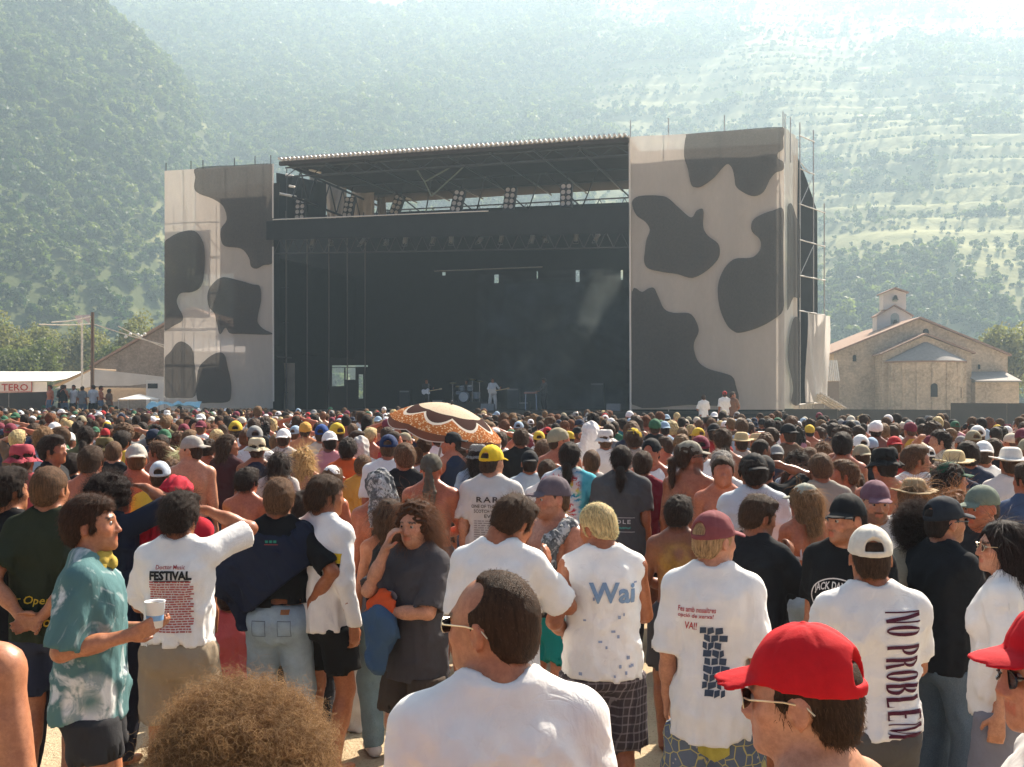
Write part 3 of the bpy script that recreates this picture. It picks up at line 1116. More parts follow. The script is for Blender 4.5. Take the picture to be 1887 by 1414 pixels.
# ------------------------------------------------------------------ one person with clothes
SKINS = {'tan': (.34, .135, .062), 'fair': (.52, .27, .165), 'brown': (.20, .08, .04), 'red': (.42, .14, .068), 'mid': (.42, .19, .10)}
HAIRS = {'black': (.030, .018, .013), 'dark': (.060, .032, .018), 'brown': (.125, .064, .032), 'light': (.20, .11, .05), 'blond': (.62, .46, .22), 'red': (.17, .06, .025), 'grey': (.25, .23, .21)}
_eye = None


def eye_mesh():
    global _eye
    if _eye is None:
        m = MB().lathe([(0, -.0118)] + [(.0118 * math.sin(t), -.0118 * math.cos(t)) for t in np.linspace(.3, 2.5, 8)], 12)
        n0 = len(m.f)
        _eye = bpy.data.meshes.new('eye'); 
        m.lathe([(0.0062, .0099), (.0045, .0112), (0.0, .0119)], 10)
        vs = [(x, z, -y) for x, y, z in m.v]
        _eye.from_pydata(vs, [], m.f)
        _eye.materials.append(M_EYE); _eye.materials.append(M_DARK)
        for i, p in enumerate(_eye.polygons):
            p.use_smooth = True
            p.material_index = 1 if i >= n0 else 0
    return _eye


def mobj(name, VQ, mat, root, color, key=None):
    me = mesh_np(name, *VQ)
    me.materials.append(mat)
    o = bpy.data.objects.new(name, me)
    link(o, root)
    o.color = (*color, 1)
    return o


def person(label, px, ytop, d, face=0, pose=None, top=None, low=None, hair=('short', 'dark'), hat=None, skin='tan', h=.011,
           group=None, hh=.0085, nstr=900, faced=False, stub=0.0, hands=True, seed=0, zs=None, shoes=None, topz=1.766, scale=None, loc=None):
    if faced and d > 4.5: h = max(h, .0098)
    if h > .0099: h = max(h, .0138 if not faced else .0098)
    P = Pose(**(pose or {}))
    z = wz(ytop, d)
    s = scale or z / (topz - P.drop)
    if not .87 < s < 1.1: print('SCALE?', label, round(s, 3))
    root = empty('person', loc or (wx(px, d), d, 0), R(face), s)
    # keep the head over the given pixel even when it is tilted off the body axis
    tag(root, label, 'person', group)
    sk = SKINS[skin] if isinstance(skin, str) else skin
    V, Q = body_mesh(P, h, hands, faced, zs, top.get('hem', .80) if top and top.get('kind') != 'tank' else None)
    body = mobj('body', (V, Q), M_SKINF if faced else M_SKIN, root, sk)
    if faced:
        hc = HAIRS[hair[1]] if hair and isinstance(hair[1], str) else (.03, .02, .015)
        T = face_tint(P, V, tuple(min(1, c / s_ * 1.5) for c, s_ in zip(hc, sk)), stub)
        at = body.data.color_attributes.new('tint', 'FLOAT_COLOR', 'POINT')
        at.data.foreach_set('color', T.ravel())
        M = Matrix.Translation((0, 0, -P.drop)) @ head_matrix(P.head)
        for sd in (1, -1):
            e = bpy.data.objects.new('eye', eye_mesh()); link(e, root)
            e.matrix_local = M @ Matrix.Translation((sd * .031, .0835, 1.6400))
    out = dict(root=root, P=P, body=body, s=s)
    if low:
        kw = dict(low); mat = kw.pop('mat', M_CLOTH); col = kw.pop('color', (.1, .1, .1)); nm = kw.pop('name', 'shorts' if kw.get('kind', 'shorts') == 'shorts' else 'trousers')
        if top and kw.get('kind') != 'none': kw['waist'] = min(kw.get('waist', 1.03), top.get('hem', .80) + .035)
        out['low'] = mobj(nm, low_mesh(P, h=max(h, .0175), seed=seed, **kw), mat, root, col)
    if top:
        kw = dict(top); mat = kw.pop('mat', M_CLOTH); col = kw.pop('color', (.75, .73, .7)); nm = kw.pop('name', 'shirt'); sdv = kw.pop('seed', seed)
        out['top'] = mobj(nm, top_mesh(P, h=kw.pop('h', max(.013, h * .95)), seed=sdv, **kw), mat, root, col)
    if hair:
        kd, hc = hair[0], (HAIRS[hair[1]] if isinstance(hair[1], str) else hair[1])
        me = hmesh('hair', kd, hh, seed % 3)
        ho = head_child('hair', me, M_HAIR, root, P.head, hc, P.drop)
        out['hair'] = ho
        if nstr:
            L, cu, gr, tg = {'short': (.022, 0, .3, .7), 'crop': (.010, 0, .1, .6), 'buzz': (.006, 0, 0, .3), 'receding': (.007, 0, .1, .8), 'thinning': (.02, 0, .1, .6), 'messy': (.035, .003, .4, .6),
                             'bowl': (.04, 0, .5, .8), 'undercap': (.016, 0, .6, .85), 'long': (.13, .006, 1.0, .9), 'longwave': (.15, .012, 1.0, .85), 'longstraight': (.16, .002, 1.0, .95),
                             'curlylong': (.09, .014, .8, .5), 'pony': (.05, .003, .8, .9), 'tail': (.05, .003, .8, .9), 'afro': (.045, .012, .2, .2)}[kd]
            hcv = strands('loose_strands', me, nstr, L, seed % 3, cu, gr, rad=.0007, pts=7 if L > .06 else 5, jitter=.55, tang=tg)
            strand_child(ho, hcv, tuple(min(.7, c * 1.9) for c in hc))
    if hat:
        kd, hc = hat[0], hat[1]
        spin = hat[2] if len(hat) > 2 else 0
        nm = {'cap': 'cap', 'bucket': 'bucket_hat', 'straw': 'straw_hat', 'beanie': 'bandana', 'doorag': 'head_scarf', 'scarf': 'head_scarf'}[kd]
        me = hmesh('hat', kd, min(max(hh, .005), .0065), seed % 2)
        out['hat'] = head_child(nm, me, M_HAT, root, P.head, hc, P.drop, spin, (hat[3] if len(hat) > 3 else 0.0) + (.008 if kd == 'cap' else 0))
    if shoes:
        for sd in (1, -1):
            an = P.leg[sd][2]
            F = Field(an + (-.07, -.12, -.10), an + (.07, .20, .05), .009)
            F.add(RC(an + (0, -.035, -.045), an + (sd * .012, .14, -.05), .045, .040), .02)
            F.add(RC(an + (0, -.01, -.04), an + (0, 0, .01), .045, .043), .02)
            F.clip(lambda X, Y, Z: f32(an[2] - .083) - Z)
            mobj('shoe', F.mesh(), M_CLOTH, root, shoes)
    return out


def glasses(p, frame=M_DARK, lens=M_DARK, wire=False):
    """sunglasses worn on the face"""
    P = p['P']
    m = MB(); f = MB()
    for s in (1, -1):
        ring = [(s * .034 + .024 * math.cos(t), .112 - .012 * abs(math.cos(t) * s + s * .6) * .6 - .006 * (math.cos(t) * s > .5), 1.638 + .0185 * math.sin(t)) for t in np.linspace(0, 2 * math.pi, 15)[:-1]]
        m.slab(ring, (0, -.002, 0))
        f.path([(s * .058, .100, 1.645), (s * .077, .085, 1.646), (s * .083, .02, 1.645), (s * .083, -.02, 1.638), (s * .082, -.035, 1.622)], .0018 if wire else .003, 5)
        f.path(ring + ring[:1], .0014 if wire else .0024, 4)
    f.path([(-.012, .114, 1.643), (.012, .114, 1.643)], .0018, 4)
    M = Matrix.Translation((0, 0, -P.drop)) @ head_matrix(P.head)
    a = f.build('sunglasses', frame, p['root']); a.matrix_local = M
    b = m.build('lens', lens, a)
    return a
# ------------------------------------------------------------------ the ground and the hills
rng = random.Random(4)
t = NT('dirt')
n1 = t.noise(0.35, 5, .6, t.coord()); n2 = t.noise(6, 6, .7, t.coord()); n3 = t.noise(45, 4, .7, t.coord())
c = t.mix(n1, (.42, .31, .19), (.60, .48, .33))
c = t.mix(t.ramp(n2, [(.42, 0), (.62, 1)]), c, (.52, .42, .27))
c = t.mix(t.ramp(n3, [(.55, 0), (.70, .8)]), c, (.20, .135, .075))
t.base(c, .95, .1)
t.bump(t.math('ADD', n2, t.math('MULTIPLY', n3, .5)), .9, .05)
M_DIRT = t.m
g = MB().add([(-1600, -300, 0), (1600, -300, 0), (1600, 2400, 0), (-1600, 2400, 0)], [(0, 1, 2, 3)]).build('ground', M_DIRT)
tag(g, kind='structure')


def vnoise(x, y, seed):
    """smooth 2-d noise, arrays"""
    rg = np.random.RandomState(seed)
    K = rg.normal(size=(9, 2)); K /= np.linalg.norm(K, axis=1)[:, None]; K *= rg.uniform(.6, 1.7, (9, 1)); ph = rg.uniform(0, 6.28, 9)
    o = 0
    for i in range(9):
        o = o + np.sin(x * K[i, 0] + y * K[i, 1] + ph[i] + 1.2 * np.sin(y * K[(i + 3) % 9, 0] * .7 - x * K[(i + 5) % 9, 1] * .6))
    return o / 9 ** .5


def sig(v):
    return 1 / (1 + np.exp(-np.clip(v, -40, 40)))


def HILL(x, y):
    x = np.asarray(x, float); y = np.asarray(y, float)
    rt = sig((x - 40) / 70)                                  # right-hand side of the valley
    y0 = 205 * (1 - rt) + 150 * rt + 14 * vnoise(x / 120, y / 300, 2)
    u = np.maximum(y - y0, 0)
    z = (.655 * (1 - rt) + .60 * rt) * u ** 2 / (u + 50)
    z = z + np.minimum(u / 60, 1) * (7 * vnoise(x / 48, y / 95, 3) + 3 * vnoise(x / 17, y / 30, 4))
    st = 7.0
    q = z / st + .35 * vnoise(x / 60, y / 60, 8); fr = q - np.floor(q)
    zt = (np.floor(q) + np.clip((fr - .72) / .28, 0, 1)) * st - .35 * st * vnoise(x / 60, y / 60, 8)
    m = sig((x - 95) / 30) * sig((z - 45) / 10)
    z = z * (1 - .75 * m) + zt * .75 * m
    ra = 150 + 28 * vnoise(x / 60, y / 60, 6)
    A = 176 * sig((-x - 104 - .10 * (y - 330)) / 19) * np.exp(-((y - 440) / ra) ** 2) * sig((y - 170) / 18) + np.minimum(u / 40, 1) * 3 * vnoise(x / 14, y / 22, 9)
    k = 14.0
    z = np.where(z > A, z, A) + np.exp(-np.abs(z - A) / k) * 2.5
    return np.where(y < y0 - 30, -1.5, z - 1.5 + 0 * x)


def grid_mesh(name, xs, ys, zf, mat):
    X, Y = np.meshgrid(xs, ys, indexing='ij')
    Z = zf(X, Y)
    V = np.stack([X, Y, Z], -1).reshape(-1, 3)
    n, m = len(xs), len(ys)
    i = np.arange(n - 1)[:, None] * m + np.arange(m - 1)[None]
    F = np.stack([i, i + m, i + m + 1, i + 1], -1).reshape(-1, 4)
    me = mesh_np(name, V, F)
    me.materials.append(mat)
    o = bpy.data.objects.new(name, me); link(o)
    return o


t = NT('hill_soil')
P_ = t.n('NewGeometry').outputs['Position']
n1 = t.noise(.018, 5, .6, P_); n2 = t.noise(.12, 6, .7, P_)
sx = t.n('SeparateXYZ'); t.l(P_, sx.inputs[0])
rt = t.ramp(t.math('ADD', t.math('MULTIPLY', sx.outputs[0], .0045), .35), [(.25, 0), (.75, 1)])
green = t.mix(n2, (.045, .06, .022), (.10, .11, .045))
dry = t.mix(n2, (.15, .16, .06), (.38, .35, .17))
f = t.math('ADD', t.math('MULTIPLY', rt, .55), t.math('MULTIPLY', t.math('SUBTRACT', n1, .5), 2.2))
t.base(t.mix(t.ramp(f, [(.15, 0), (.45, 1)]), green, dry), .95, .05)
t.bump(n2, .6, 1.5)
print('hill max', HILL(np.linspace(-450,450,200)[:,None]+0*np.linspace(150,700,50)[None], np.linspace(150,700,50)[None]+0*np.linspace(-450,450,200)[:,None]).max())
hl = grid_mesh('hillside', np.linspace(-500, 520, 210), np.concatenate([np.linspace(110, 520, 160), np.linspace(525, 700, 40)]), HILL, t.m)
tag(hl, kind='structure')


# ------------------------------------------------------------------ scattering one mass of small things
def scatter(name, protos, pts, attrs, mats, label, cat):
    """protos: list of (V, F, material index array); pts (n,3); attrs: dict of per-point arrays"""
    V, F, MI, PID = [], [], [], []
    b = 0
    for k, (v, f, mi) in enumerate(protos):
        V.append(np.asarray(v, f32)); F += [tuple(int(i) + b for i in q) for q in f]
        MI += list(mi); PID += [k] * len(f); b += len(v)
    np_ = b
    V = np.concatenate(V + [np.asarray(pts, f32)])
    me = bpy.data.meshes.new(name)
    me.from_pydata(V.tolist(), [], F)
    me.polygons.foreach_set('material_index', np.array(MI, np.int32))
    me.polygons.foreach_set('use_smooth', np.ones(len(F), bool))
    for m in mats: me.materials.append(m)
    n = len(V)
    a = me.attributes.new('is_point', 'BOOLEAN', 'POINT'); a.data.foreach_set('value', np.arange(n) >= np_)
    a = me.attributes.new('pid', 'INT', 'FACE'); a.data.foreach_set('value', np.array(PID, np.int32))
    for k, v in attrs.items():
        v = np.asarray(v)
        if v.ndim == 1:
            ty = 'INT' if v.dtype.kind == 'i' else 'FLOAT'
            full = np.zeros(n, np.int32 if ty == 'INT' else f32); full[np_:] = v
            a = me.attributes.new(k, ty, 'POINT'); a.data.foreach_set('value', full)
        elif k.startswith('c_'):
            full = np.ones((n, 4), f32); full[np_:, :3] = v
            a = me.attributes.new(k, 'FLOAT_COLOR', 'POINT'); a.data.foreach_set('color', full.ravel())
        else:
            full = np.zeros((n, 3), f32); full[np_:] = v
            a = me.attributes.new(k, 'FLOAT_VECTOR', 'POINT'); a.data.foreach_set('vector', full.ravel())
    o = bpy.data.objects.new(name, me); link(o)
    tag(o, label, cat, kind='stuff')
    ng = bpy.data.node_groups.new(name, 'GeometryNodeTree')
    ng.interface.new_socket('Geometry', in_out='INPUT', socket_type='NodeSocketGeometry')
    ng.interface.new_socket('Geometry', in_out='OUTPUT', socket_type='NodeSocketGeometry')
    N = ng.nodes.new; L = ng.links.new
    gi, go = N('NodeGroupInput'), N('NodeGroupOutput')
    def attr(nm, ty):
        x = N('GeometryNodeInputNamedAttribute'); x.data_type = ty; x.inputs[0].default_value = nm
        return x.outputs[0]
    sp = N('GeometryNodeSeparateGeometry'); sp.domain = 'POINT'
    L(gi.outputs[0], sp.inputs[0]); L(attr('is_point', 'BOOLEAN'), sp.inputs[1])
    si = N('GeometryNodeSplitToInstances'); si.domain = 'FACE'
    L(sp.outputs[1], si.inputs[0]); L(attr('pid', 'INT'), si.inputs['Group ID'])
    ip = N('GeometryNodeInstanceOnPoints')
    L(sp.outputs[0], ip.inputs['Points']); L(si.outputs[0], ip.inputs['Instance'])
    ip.inputs['Pick Instance'].default_value = True
    L(attr('idx', 'INT'), ip.inputs['Instance Index'])
    L(attr('rot', 'FLOAT_VECTOR'), ip.inputs['Rotation'])
    L(attr('scl', 'FLOAT_VECTOR'), ip.inputs['Scale'])
    L(ip.outputs[0], go.inputs[0])
    md = o.modifiers.new('scatter', 'NODES'); md.node_group = ng
    return o


def crown_faces(n, rx, rz, leaf, seed, lumps=7, cz=0.0):
    """leaf-sized quads spread through a lumpy crown"""
    rg = np.random.RandomState(seed)
    C = rg.normal(size=(lumps, 3)); C /= np.linalg.norm(C, axis=1)[:, None]; C *= rg.uniform(.35, .72, (lumps, 1)); C[:, 2] = np.abs(C[:, 2]) * .9 - .15
    rr = rg.uniform(.34, .55, lumps)
    i = rg.randint(0, lumps, n)
    dv = rg.normal(size=(n, 3)); dv /= np.linalg.norm(dv, axis=1)[:, None]
    p = C[i] + dv * (rr[i] * rg.uniform(.72, 1.05, n))[:, None]
    p = p * (rx, rx, rz) + (0, 0, cz)
    nn = dv * .8 + rg.normal(size=(n, 3)) * .7; nn /= np.linalg.norm(nn, axis=1)[:, None]
    u = np.cross(nn, rg.normal(size=(n, 3))); u /= np.linalg.norm(u, axis=1)[:, None]; v = np.cross(nn, u)
    s = leaf * rg.uniform(.6, 1.4, (n, 1))
    V = np.stack([p - u * s, p - v * s * .55, p + u * s, p + v * s * .55], 1).reshape(-1, 3)
    F = np.arange(n * 4).reshape(-1, 4)
    return V, F


def leaf_mat(name, col, inst=False):
    t = NT(name)
    if inst: c = t.n('Attribute', attribute_type='INSTANCER', attribute_name='c_leaf').outputs['Color']
    else: c = t.mix(t.noise(.9, 3, .6, t.coord()), tuple(v * .65 for v in col), tuple(v * 1.35 for v in col))
    t.base(c, .6, .25)
    tr = t.n('BsdfTranslucent'); t.l(t.mix(1.0, c, (1.0, 1.1, .5), 'MULTIPLY'), tr.inputs[0])
    mx = t.n('MixShader'); mx.inputs[0].default_value = .45
    t.l(t.b.outputs[0], mx.inputs[1]); t.l(tr.outputs[0], mx.inputs[2]); t.l(mx.outputs[0], t.out.inputs[0])
    return t.m


M_LEAF_I = leaf_mat('wood_leaf', None, True)
M_BARK = plain('bark', (.10, .075, .05), .9, .1, scale=20, bump=.5)
protos = []
for k in range(6):
    V, F = crown_faces(95, 1.0, 1.05 if k < 4 else 1.5, .30, 20 + k, 6, .85 if k < 4 else 1.3)
    protos.append((V, F, [0] * len(F)))
rg = np.random.RandomState(11)
N_ = 92000
yy = np.sqrt(rg.uniform(165 ** 2, 695 ** 2, N_)); xx = rg.uniform(-.60, .60, N_) * yy
rt = sig((xx - .06 * yy) / (.10 * yy))
clump = vnoise(xx / 22, yy / 22, 21) + .6 * vnoise(xx / 8, yy / 8, 22)
zz = HILL(xx, yy)
low = sig((zz - 45) / 12)
dens = (1 - rt) * (.36 + .64 * low + .25 * clump * (1 - low)) + rt * (.30 + .35 * (clump > .25) + .3 * (clump > .8) + .30 * sig((34 - zz) / 8))
band = np.sin(zz * .42 + 2.2 * vnoise(xx / 70, yy / 70, 33)) > .15
dens = np.where(band & (xx > .06 * yy) & (zz > 38), dens * .22, dens)
keep = (rg.uniform(size=N_) < dens * (.35 + .65 * np.minimum(1, 330 / yy) ** 1)) & (zz > 1.0)
xx, yy, zz = xx[keep], yy[keep], zz[keep]
n = len(xx)
sz = rg.uniform(.9, 1.9, n) * (1 + .2 * (yy > 450)) * np.where(xx > .08 * yy, np.where(clump[keep] > .25, .85, .5), 1) * np.where(rg.uniform(size=n) < .12, 1.5, 1)
base = np.array((.030, .066, .022)); pale = np.array((.17, .20, .055))
mixv = rg.uniform(0, 1, (n, 1)) ** 1.6
cl = base * (1 - mixv) + pale * mixv
cl = cl * rg.uniform(.7, 1.25, (n, 1))
scatter('hillside_wood', protos, np.stack([xx, yy, zz - .2], 1),
        dict(idx=rg.randint(0, 6, n).astype(np.int32), rot=np.stack([rg.normal(size=n) * .06, rg.normal(size=n) * .06, rg.uniform(0, 6.28, n)], 1),
             scl=np.stack([sz, sz, sz * rg.uniform(.8, 1.2, n)], 1), c_leaf=cl), [M_LEAF_I], 'green wood and scrub covering the hazy mountainside', 'wood')
print('wood', n)


def tree(label, px, d, pytop, width_px, col, seed, n=6500, pybase=None, leaf=.20, group='trees at the foot of the hill'):
    ht = wz(pytop, d); rx = width_px / FPX * d / 2
    r = empty('tree', (wx(px, d), d, 0)); tag(r, label, 'tree', group)
    m = MB(); rgl = random.Random(seed)
    m.bar((0, 0, 0), (.1, .1, ht * .4), .22, 8, .15)
    for k in range(7):
        a = rgl.uniform(0, 6.28); m.bar((.1, .1, ht * rgl.uniform(.28, .42)), (math.cos(a) * rx * .45, math.sin(a) * rx * .45, ht * rgl.uniform(.5, .68)), .10, 6, .03)
    m.build('trunk', M_BARK, r)
    V, F = crown_faces(n, rx, ht * .46, leaf, seed, 14, ht * .52)
    me = mesh_np('crown', V, F, False); me.materials.append(leaf_mat('leaf_%d' % seed, tuple(c * v_ for c, v_ in zip(col, (1.0, .98, 1.15)))))
    link(bpy.data.objects.new('crown', me), r)
    return r


pale, mid, dk = (.21, .21, .09), (.12, .145, .055), (.06, .085, .03)
for a in [('pale rounded tree cut by the frame, leftmost of the valley trees', 8, 118, 548, 130, pale, 31), ('pale broad tree between the frame edge and the utility pole', 82, 124, 560, 120, pale, 32),
          ('pale bushy tree behind the utility pole', 168, 128, 572, 110, pale, 33), ('tall pale tree beside the left cow-print tower', 262, 122, 558, 100, pale, 34),
          ('dark low tree above the white marquee roof', 50, 108, 606, 150, mid, 35), ('dark tree behind the left end of the barn', 215, 112, 618, 110, mid, 36),
          ('big bright tree right of the church by the frame edge', 1862, 96, 572, 150, pale, 37), ('darker tree growing behind the big tree by the church', 1830, 118, 610, 120, mid, 38),
          ('small pale tree left of the bell gable', 1572, 112, 602, 70, pale, 39), ('round dark bush tree behind the bell gable', 1700, 128, 588, 100, dk, 40),
          ('green tree seen above the church roof slope', 1772, 125, 600, 110, mid, 41), ('leafy tree between the stage tower and the church', 1540, 120, 625, 60, mid, 42)]:
    tree(*a)

# ------------------------------------------------------------------ the air
hz = MB().box((-700, -40, -2.6), (800, 720, 372)).build('haze', None)
tag(hz, 'pale sunlit valley haze in front of the mountainside', 'haze', kind='stuff')
m = bpy.data.materials.new('haze_air'); m.use_nodes = True
m.node_tree.nodes.clear()
vo = m.node_tree.nodes.new('ShaderNodeVolumePrincipled'); mo = m.node_tree.nodes.new('ShaderNodeOutputMaterial')
vo.inputs['Color'].default_value = (.62, .84, 1.0, 1)
vo.inputs['Density'].default_value = .001
vo.inputs['Anisotropy'].default_value = .36
m.node_tree.links.new(vo.outputs[0], mo.inputs['Volume'])
hz.data.materials.append(m)

# ------------------------------------------------------------------ the stage
DST = 49.0
O_ = Vector((.266 * DST, DST, 0))
ANG = math.atan2(-.267, .9636)
STG = empty('festival_stage', O_, ANG)
tag(STG, 'huge black open-air stage with scaffold towers and cow-print netting', 'stage')
ex, ey = Vector((math.cos(ANG), math.sin(ANG))), Vector((-math.sin(ANG), math.cos(ANG)))


def loc(px, py, t=0.0):
    """stage-local point seen at a photograph pixel, on the vertical plane t metres behind the stage front"""
    r = (px - 943.5) / FPX
    p0 = Vector((O_.x, O_.y)) + ey * t
    a = (r * p0.y - p0.x) / (ex.x - r * ex.y)
    Y = p0.y + a * ex.y
    return Vector((a, t, wz(py, Y)))


FL = Vector((.62, .785)).normalized()           # direction of the right flank in the field
fl_l = Vector((FL.dot(ex), FL.dot(ey), 0))      # the same in stage space


def locf(px, py, off=0.0):
    r = (px - 943.5) / FPX
    p0 = Vector((O_.x, O_.y))
    a = (r * p0.y - p0.x) / (FL.x - r * FL.y)
    Y = p0.y + a * FL.y
    q = fl_l * a; q.z = wz(py, Y)
    nrm = Vector((fl_l.y, -fl_l.x, 0))
    return q + nrm * off


def net_mat(name, col, alpha, tr, sc=6.0):
    t = NT(name)
    nz = t.noise(1.1, 4, .6, t.mapped((1, 1, .25))); fine = t.noise(40, 3, .7)
    c = t.mix(nz, tuple(v * .86 for v in col), tuple(min(1, v * 1.1) for v in col))
    t.base(c, .9, .1)
    t.bump(nz, .4, .05)
    tl = t.n('BsdfTranslucent'); t.l(c, tl.inputs[0])
    m1 = t.n('MixShader'); m1.inputs[0].default_value = tr
    t.l(t.b.outputs[0], m1.inputs[1]); t.l(tl.outputs[0], m1.inputs[2])
    tp = t.n('BsdfTransparent'); m2 = t.n('MixShader')
    a = t.math('ADD', alpha - .06, t.math('MULTIPLY', fine, .12))
    t.l(a, m2.inputs[0]); t.l(tp.outputs[0], m2.inputs[1]); t.l(m1.outputs[0], m2.inputs[2])
    t.l(m2.outputs[0], t.out.inputs[0])
    return t.m


M_NET = net_mat('beige_net', (.62, .56, .495), .76, .22)
M_NETP = net_mat('black_net', (.07, .065, .064), .78, .15)
M_NETW = net_mat('white_net', (.78, .74, .70), .93, .5)
M_TUBE = plain('scaffold_steel', (.42, .40, .38), .45, .5, metal=.55)
M_DTUBE = plain('dark_steel', (.05, .05, .055), .5, .4, metal=.3)
M_DRAPE = plain('black_drape', (.022, .022, .024), .95, .05, scale=2)
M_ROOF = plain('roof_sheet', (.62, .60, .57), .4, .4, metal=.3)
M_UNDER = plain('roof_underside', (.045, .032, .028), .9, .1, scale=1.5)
M_CURT = plain('pale_curtain', (.34, .29, .24), .95, .05, scale=2)
M_DECK = plain('deck_board', (.05, .045, .042), .8, .2)

_cyl = bpy.data.meshes.new('tube')
_m = MB().bar((0, 0, 0), (0, 0, 1), 1, 8)
_cyl.from_pydata(_m.v, [], _m.f); _cyl.polygons.foreach_set('use_smooth', [True] * len(_cyl.polygons))
_CY = {}


def tube(parent, a, b, r=.024, mat=None, name='scaffold_tube'):
    mat = mat or M_TUBE
    if mat.name not in _CY:
        _CY[mat.name] = _cyl.copy(); _CY[mat.name].materials.append(mat)
    o = bpy.data.objects.new(name, _CY[mat.name]); link(o, parent)
    a, b = Vector(a), Vector(b); d = b - a
    o.location = a
    o.rotation_mode = 'QUATERNION'
    o.rotation_quaternion = d.to_track_quat('Z', 'Y')
    o.scale = (r, r, d.length)
    return o


def catmull(pts, k=5):
    out = []; n = len(pts)
    for i in range(n):
        p0, p1, p2, p3 = [np.array(pts[(i + j) % n], float) for j in (-1, 0, 1, 2)]
        for q in range(k):
            u = q / k
            out.append(tuple(.5 * ((2 * p1) + (-p0 + p2) * u + (2 * p0 - 5 * p1 + 4 * p2 - p3) * u * u + (-p0 + 3 * p1 - 3 * p2 + p3) * u ** 3)))
    return out


def sheet(name, poly3, mat, parent):
    tri = tessellate_polygon([poly3])
    m = MB().add(poly3, [tuple(q) for q in tri])
    return m.build(name, mat, parent)


def billow(p00, p10, p01, p11, nx, nz, amp, seed, mat, name, parent, nrm=(0, -1, 0)):
    """slightly billowing cloth between four corners"""
    p00, p10, p01, p11 = map(Vector, (p00, p10, p01, p11)); nrm = Vector(nrm)
    m = MB(); vs = []
    for i in range(nx + 1):
        for j in range(nz + 1):
            u, v = i / nx, j / nz
            p = p00 * (1 - u) * (1 - v) + p10 * u * (1 - v) + p01 * (1 - u) * v + p11 * u * v
            k = float(vnoise(np.array(u * 14.), np.array(v * 3.), seed)) * amp
            vs.append(p + nrm * k)
    fs = [(i * (nz + 1) + j, (i + 1) * (nz + 1) + j, (i + 1) * (nz + 1) + j + 1, i * (nz + 1) + j + 1) for i in range(nx) for j in range(nz)]
    return m.add(vs, fs).build(name, mat, parent, True)


def hull_clip(pts, xlo, xhi):
    return [(min(max(x, xlo), xhi), y) for x, y in pts]


# netting, front faces
ZB = 1.7
def panel(x0, y0, x1, y1, yb, name):
    a, b = loc(x0, y0), loc(x1, y1)
    return billow((a.x, 0, ZB), (b.x, 0, ZB), a, b, 40, 24, .05, int(x0), M_NET, name, STG), a, b


PR = panel(1160, 253, 1446, 235, 745, 'netting')[0]
PL = panel(303, 315, 503, 302, 740, 'netting')[0]
c1 = lambda L: [(280 + .4103 * x, 200 + .4103 * y) for x, y in L]
c2 = lambda L: [(900 + .4102 * x, 200 + .4102 * y) for x, y in L]
LPATCH = [[(205, 266), (195, 310), (190, 360), (215, 385), (270, 405), (320, 440), (335, 500), (310, 540), (310, 590), (330, 620), (400, 630), (435, 670), (445, 710), (470, 720), (500, 705), (545, 690), (545, 600), (545, 450), (545, 300), (543, 250), (400, 254)],
          [(52, 615), (80, 580), (130, 555), (190, 550), (225, 590), (238, 650), (235, 740), (220, 800), (180, 825), (130, 830), (112, 860), (118, 890), (138, 930), (135, 955), (100, 975), (52, 995), (52, 900), (52, 750)],
          [(250, 830), (275, 785), (320, 758), (400, 775), (450, 790), (485, 800), (490, 860), (478, 920), (475, 960), (500, 990), (540, 1015), (400, 1013), (350, 1010), (330, 985), (305, 1015), (290, 960), (280, 920), (255, 890)],
          [(52, 1130), (85, 1090), (110, 1055), (140, 1048), (180, 1080), (190, 1140), (195, 1180), (195, 1290), (120, 1300), (52, 1290), (52, 1200)],
          [(204, 1310), (206, 1180), (240, 1130), (290, 1098), (325, 1105), (340, 1160), (355, 1230), (355, 1290), (340, 1318), (270, 1322)]]
RPATCH = [[(880, 170), (888, 125), (905, 114), (1100, 98), (1323, 84), (1324, 130), (1325, 180), (1302, 200), (1302, 225), (1325, 240), (1325, 275), (1290, 290), (1265, 320), (1240, 370), (1210, 392), (1170, 390), (1115, 355), (1105, 310), (1095, 270), (1075, 250), (1050, 270), (1010, 315), (960, 350), (930, 355), (910, 340), (895, 270), (880, 220)],
          [(645, 430), (655, 405), (690, 392), (770, 392), (810, 405), (860, 450), (910, 490), (935, 460), (960, 450), (967, 470), (965, 530), (985, 570), (1030, 605), (1040, 640), (1030, 680), (980, 730), (915, 762), (850, 745), (780, 735), (720, 720), (700, 690), (703, 640), (710, 590), (725, 545), (705, 510), (665, 480)],
          [(1325, 455), (1280, 458), (1230, 475), (1190, 500), (1180, 535), (1190, 560), (1220, 590), (1222, 630), (1200, 660), (1170, 672), (1110, 675), (1070, 705), (1040, 760), (1030, 820), (1040, 900), (1070, 970), (1100, 1000), (1130, 1008), (1200, 990), (1270, 955), (1325, 905), (1325, 800), (1325, 600)],
          [(645, 825), (690, 825), (720, 808), (745, 808), (765, 850), (790, 900), (830, 918), (900, 920), (930, 950), (945, 1000), (925, 1050), (925, 1090), (945, 1140), (990, 1170), (1060, 1190), (1095, 1205), (1110, 1240), (1110, 1330), (900, 1332), (645, 1330), (643, 1100)]]
for L, cv, xl, xh, par in [(p, c1, 303, 503, PL) for p in LPATCH] + [(p, c2, 1161, 1445, PR) for p in RPATCH]:
    q = hull_clip(catmull(cv(L), 4), xl, xh)
    sheet('cow_patch', [loc(x, y, -.11) for x, y in q], M_NETP, par)
# white rope hems of the nets
for x0, y0, x1, y1 in [(1160, 255, 1162, 762), (503, 455, 504, 740), (503, 302, 503, 402)]:
    tube(STG, loc(x0, y0, -.13), loc(x1, y1, -.13), .045, plain('rope', (.6, .57, .53), .9), 'net_hem')
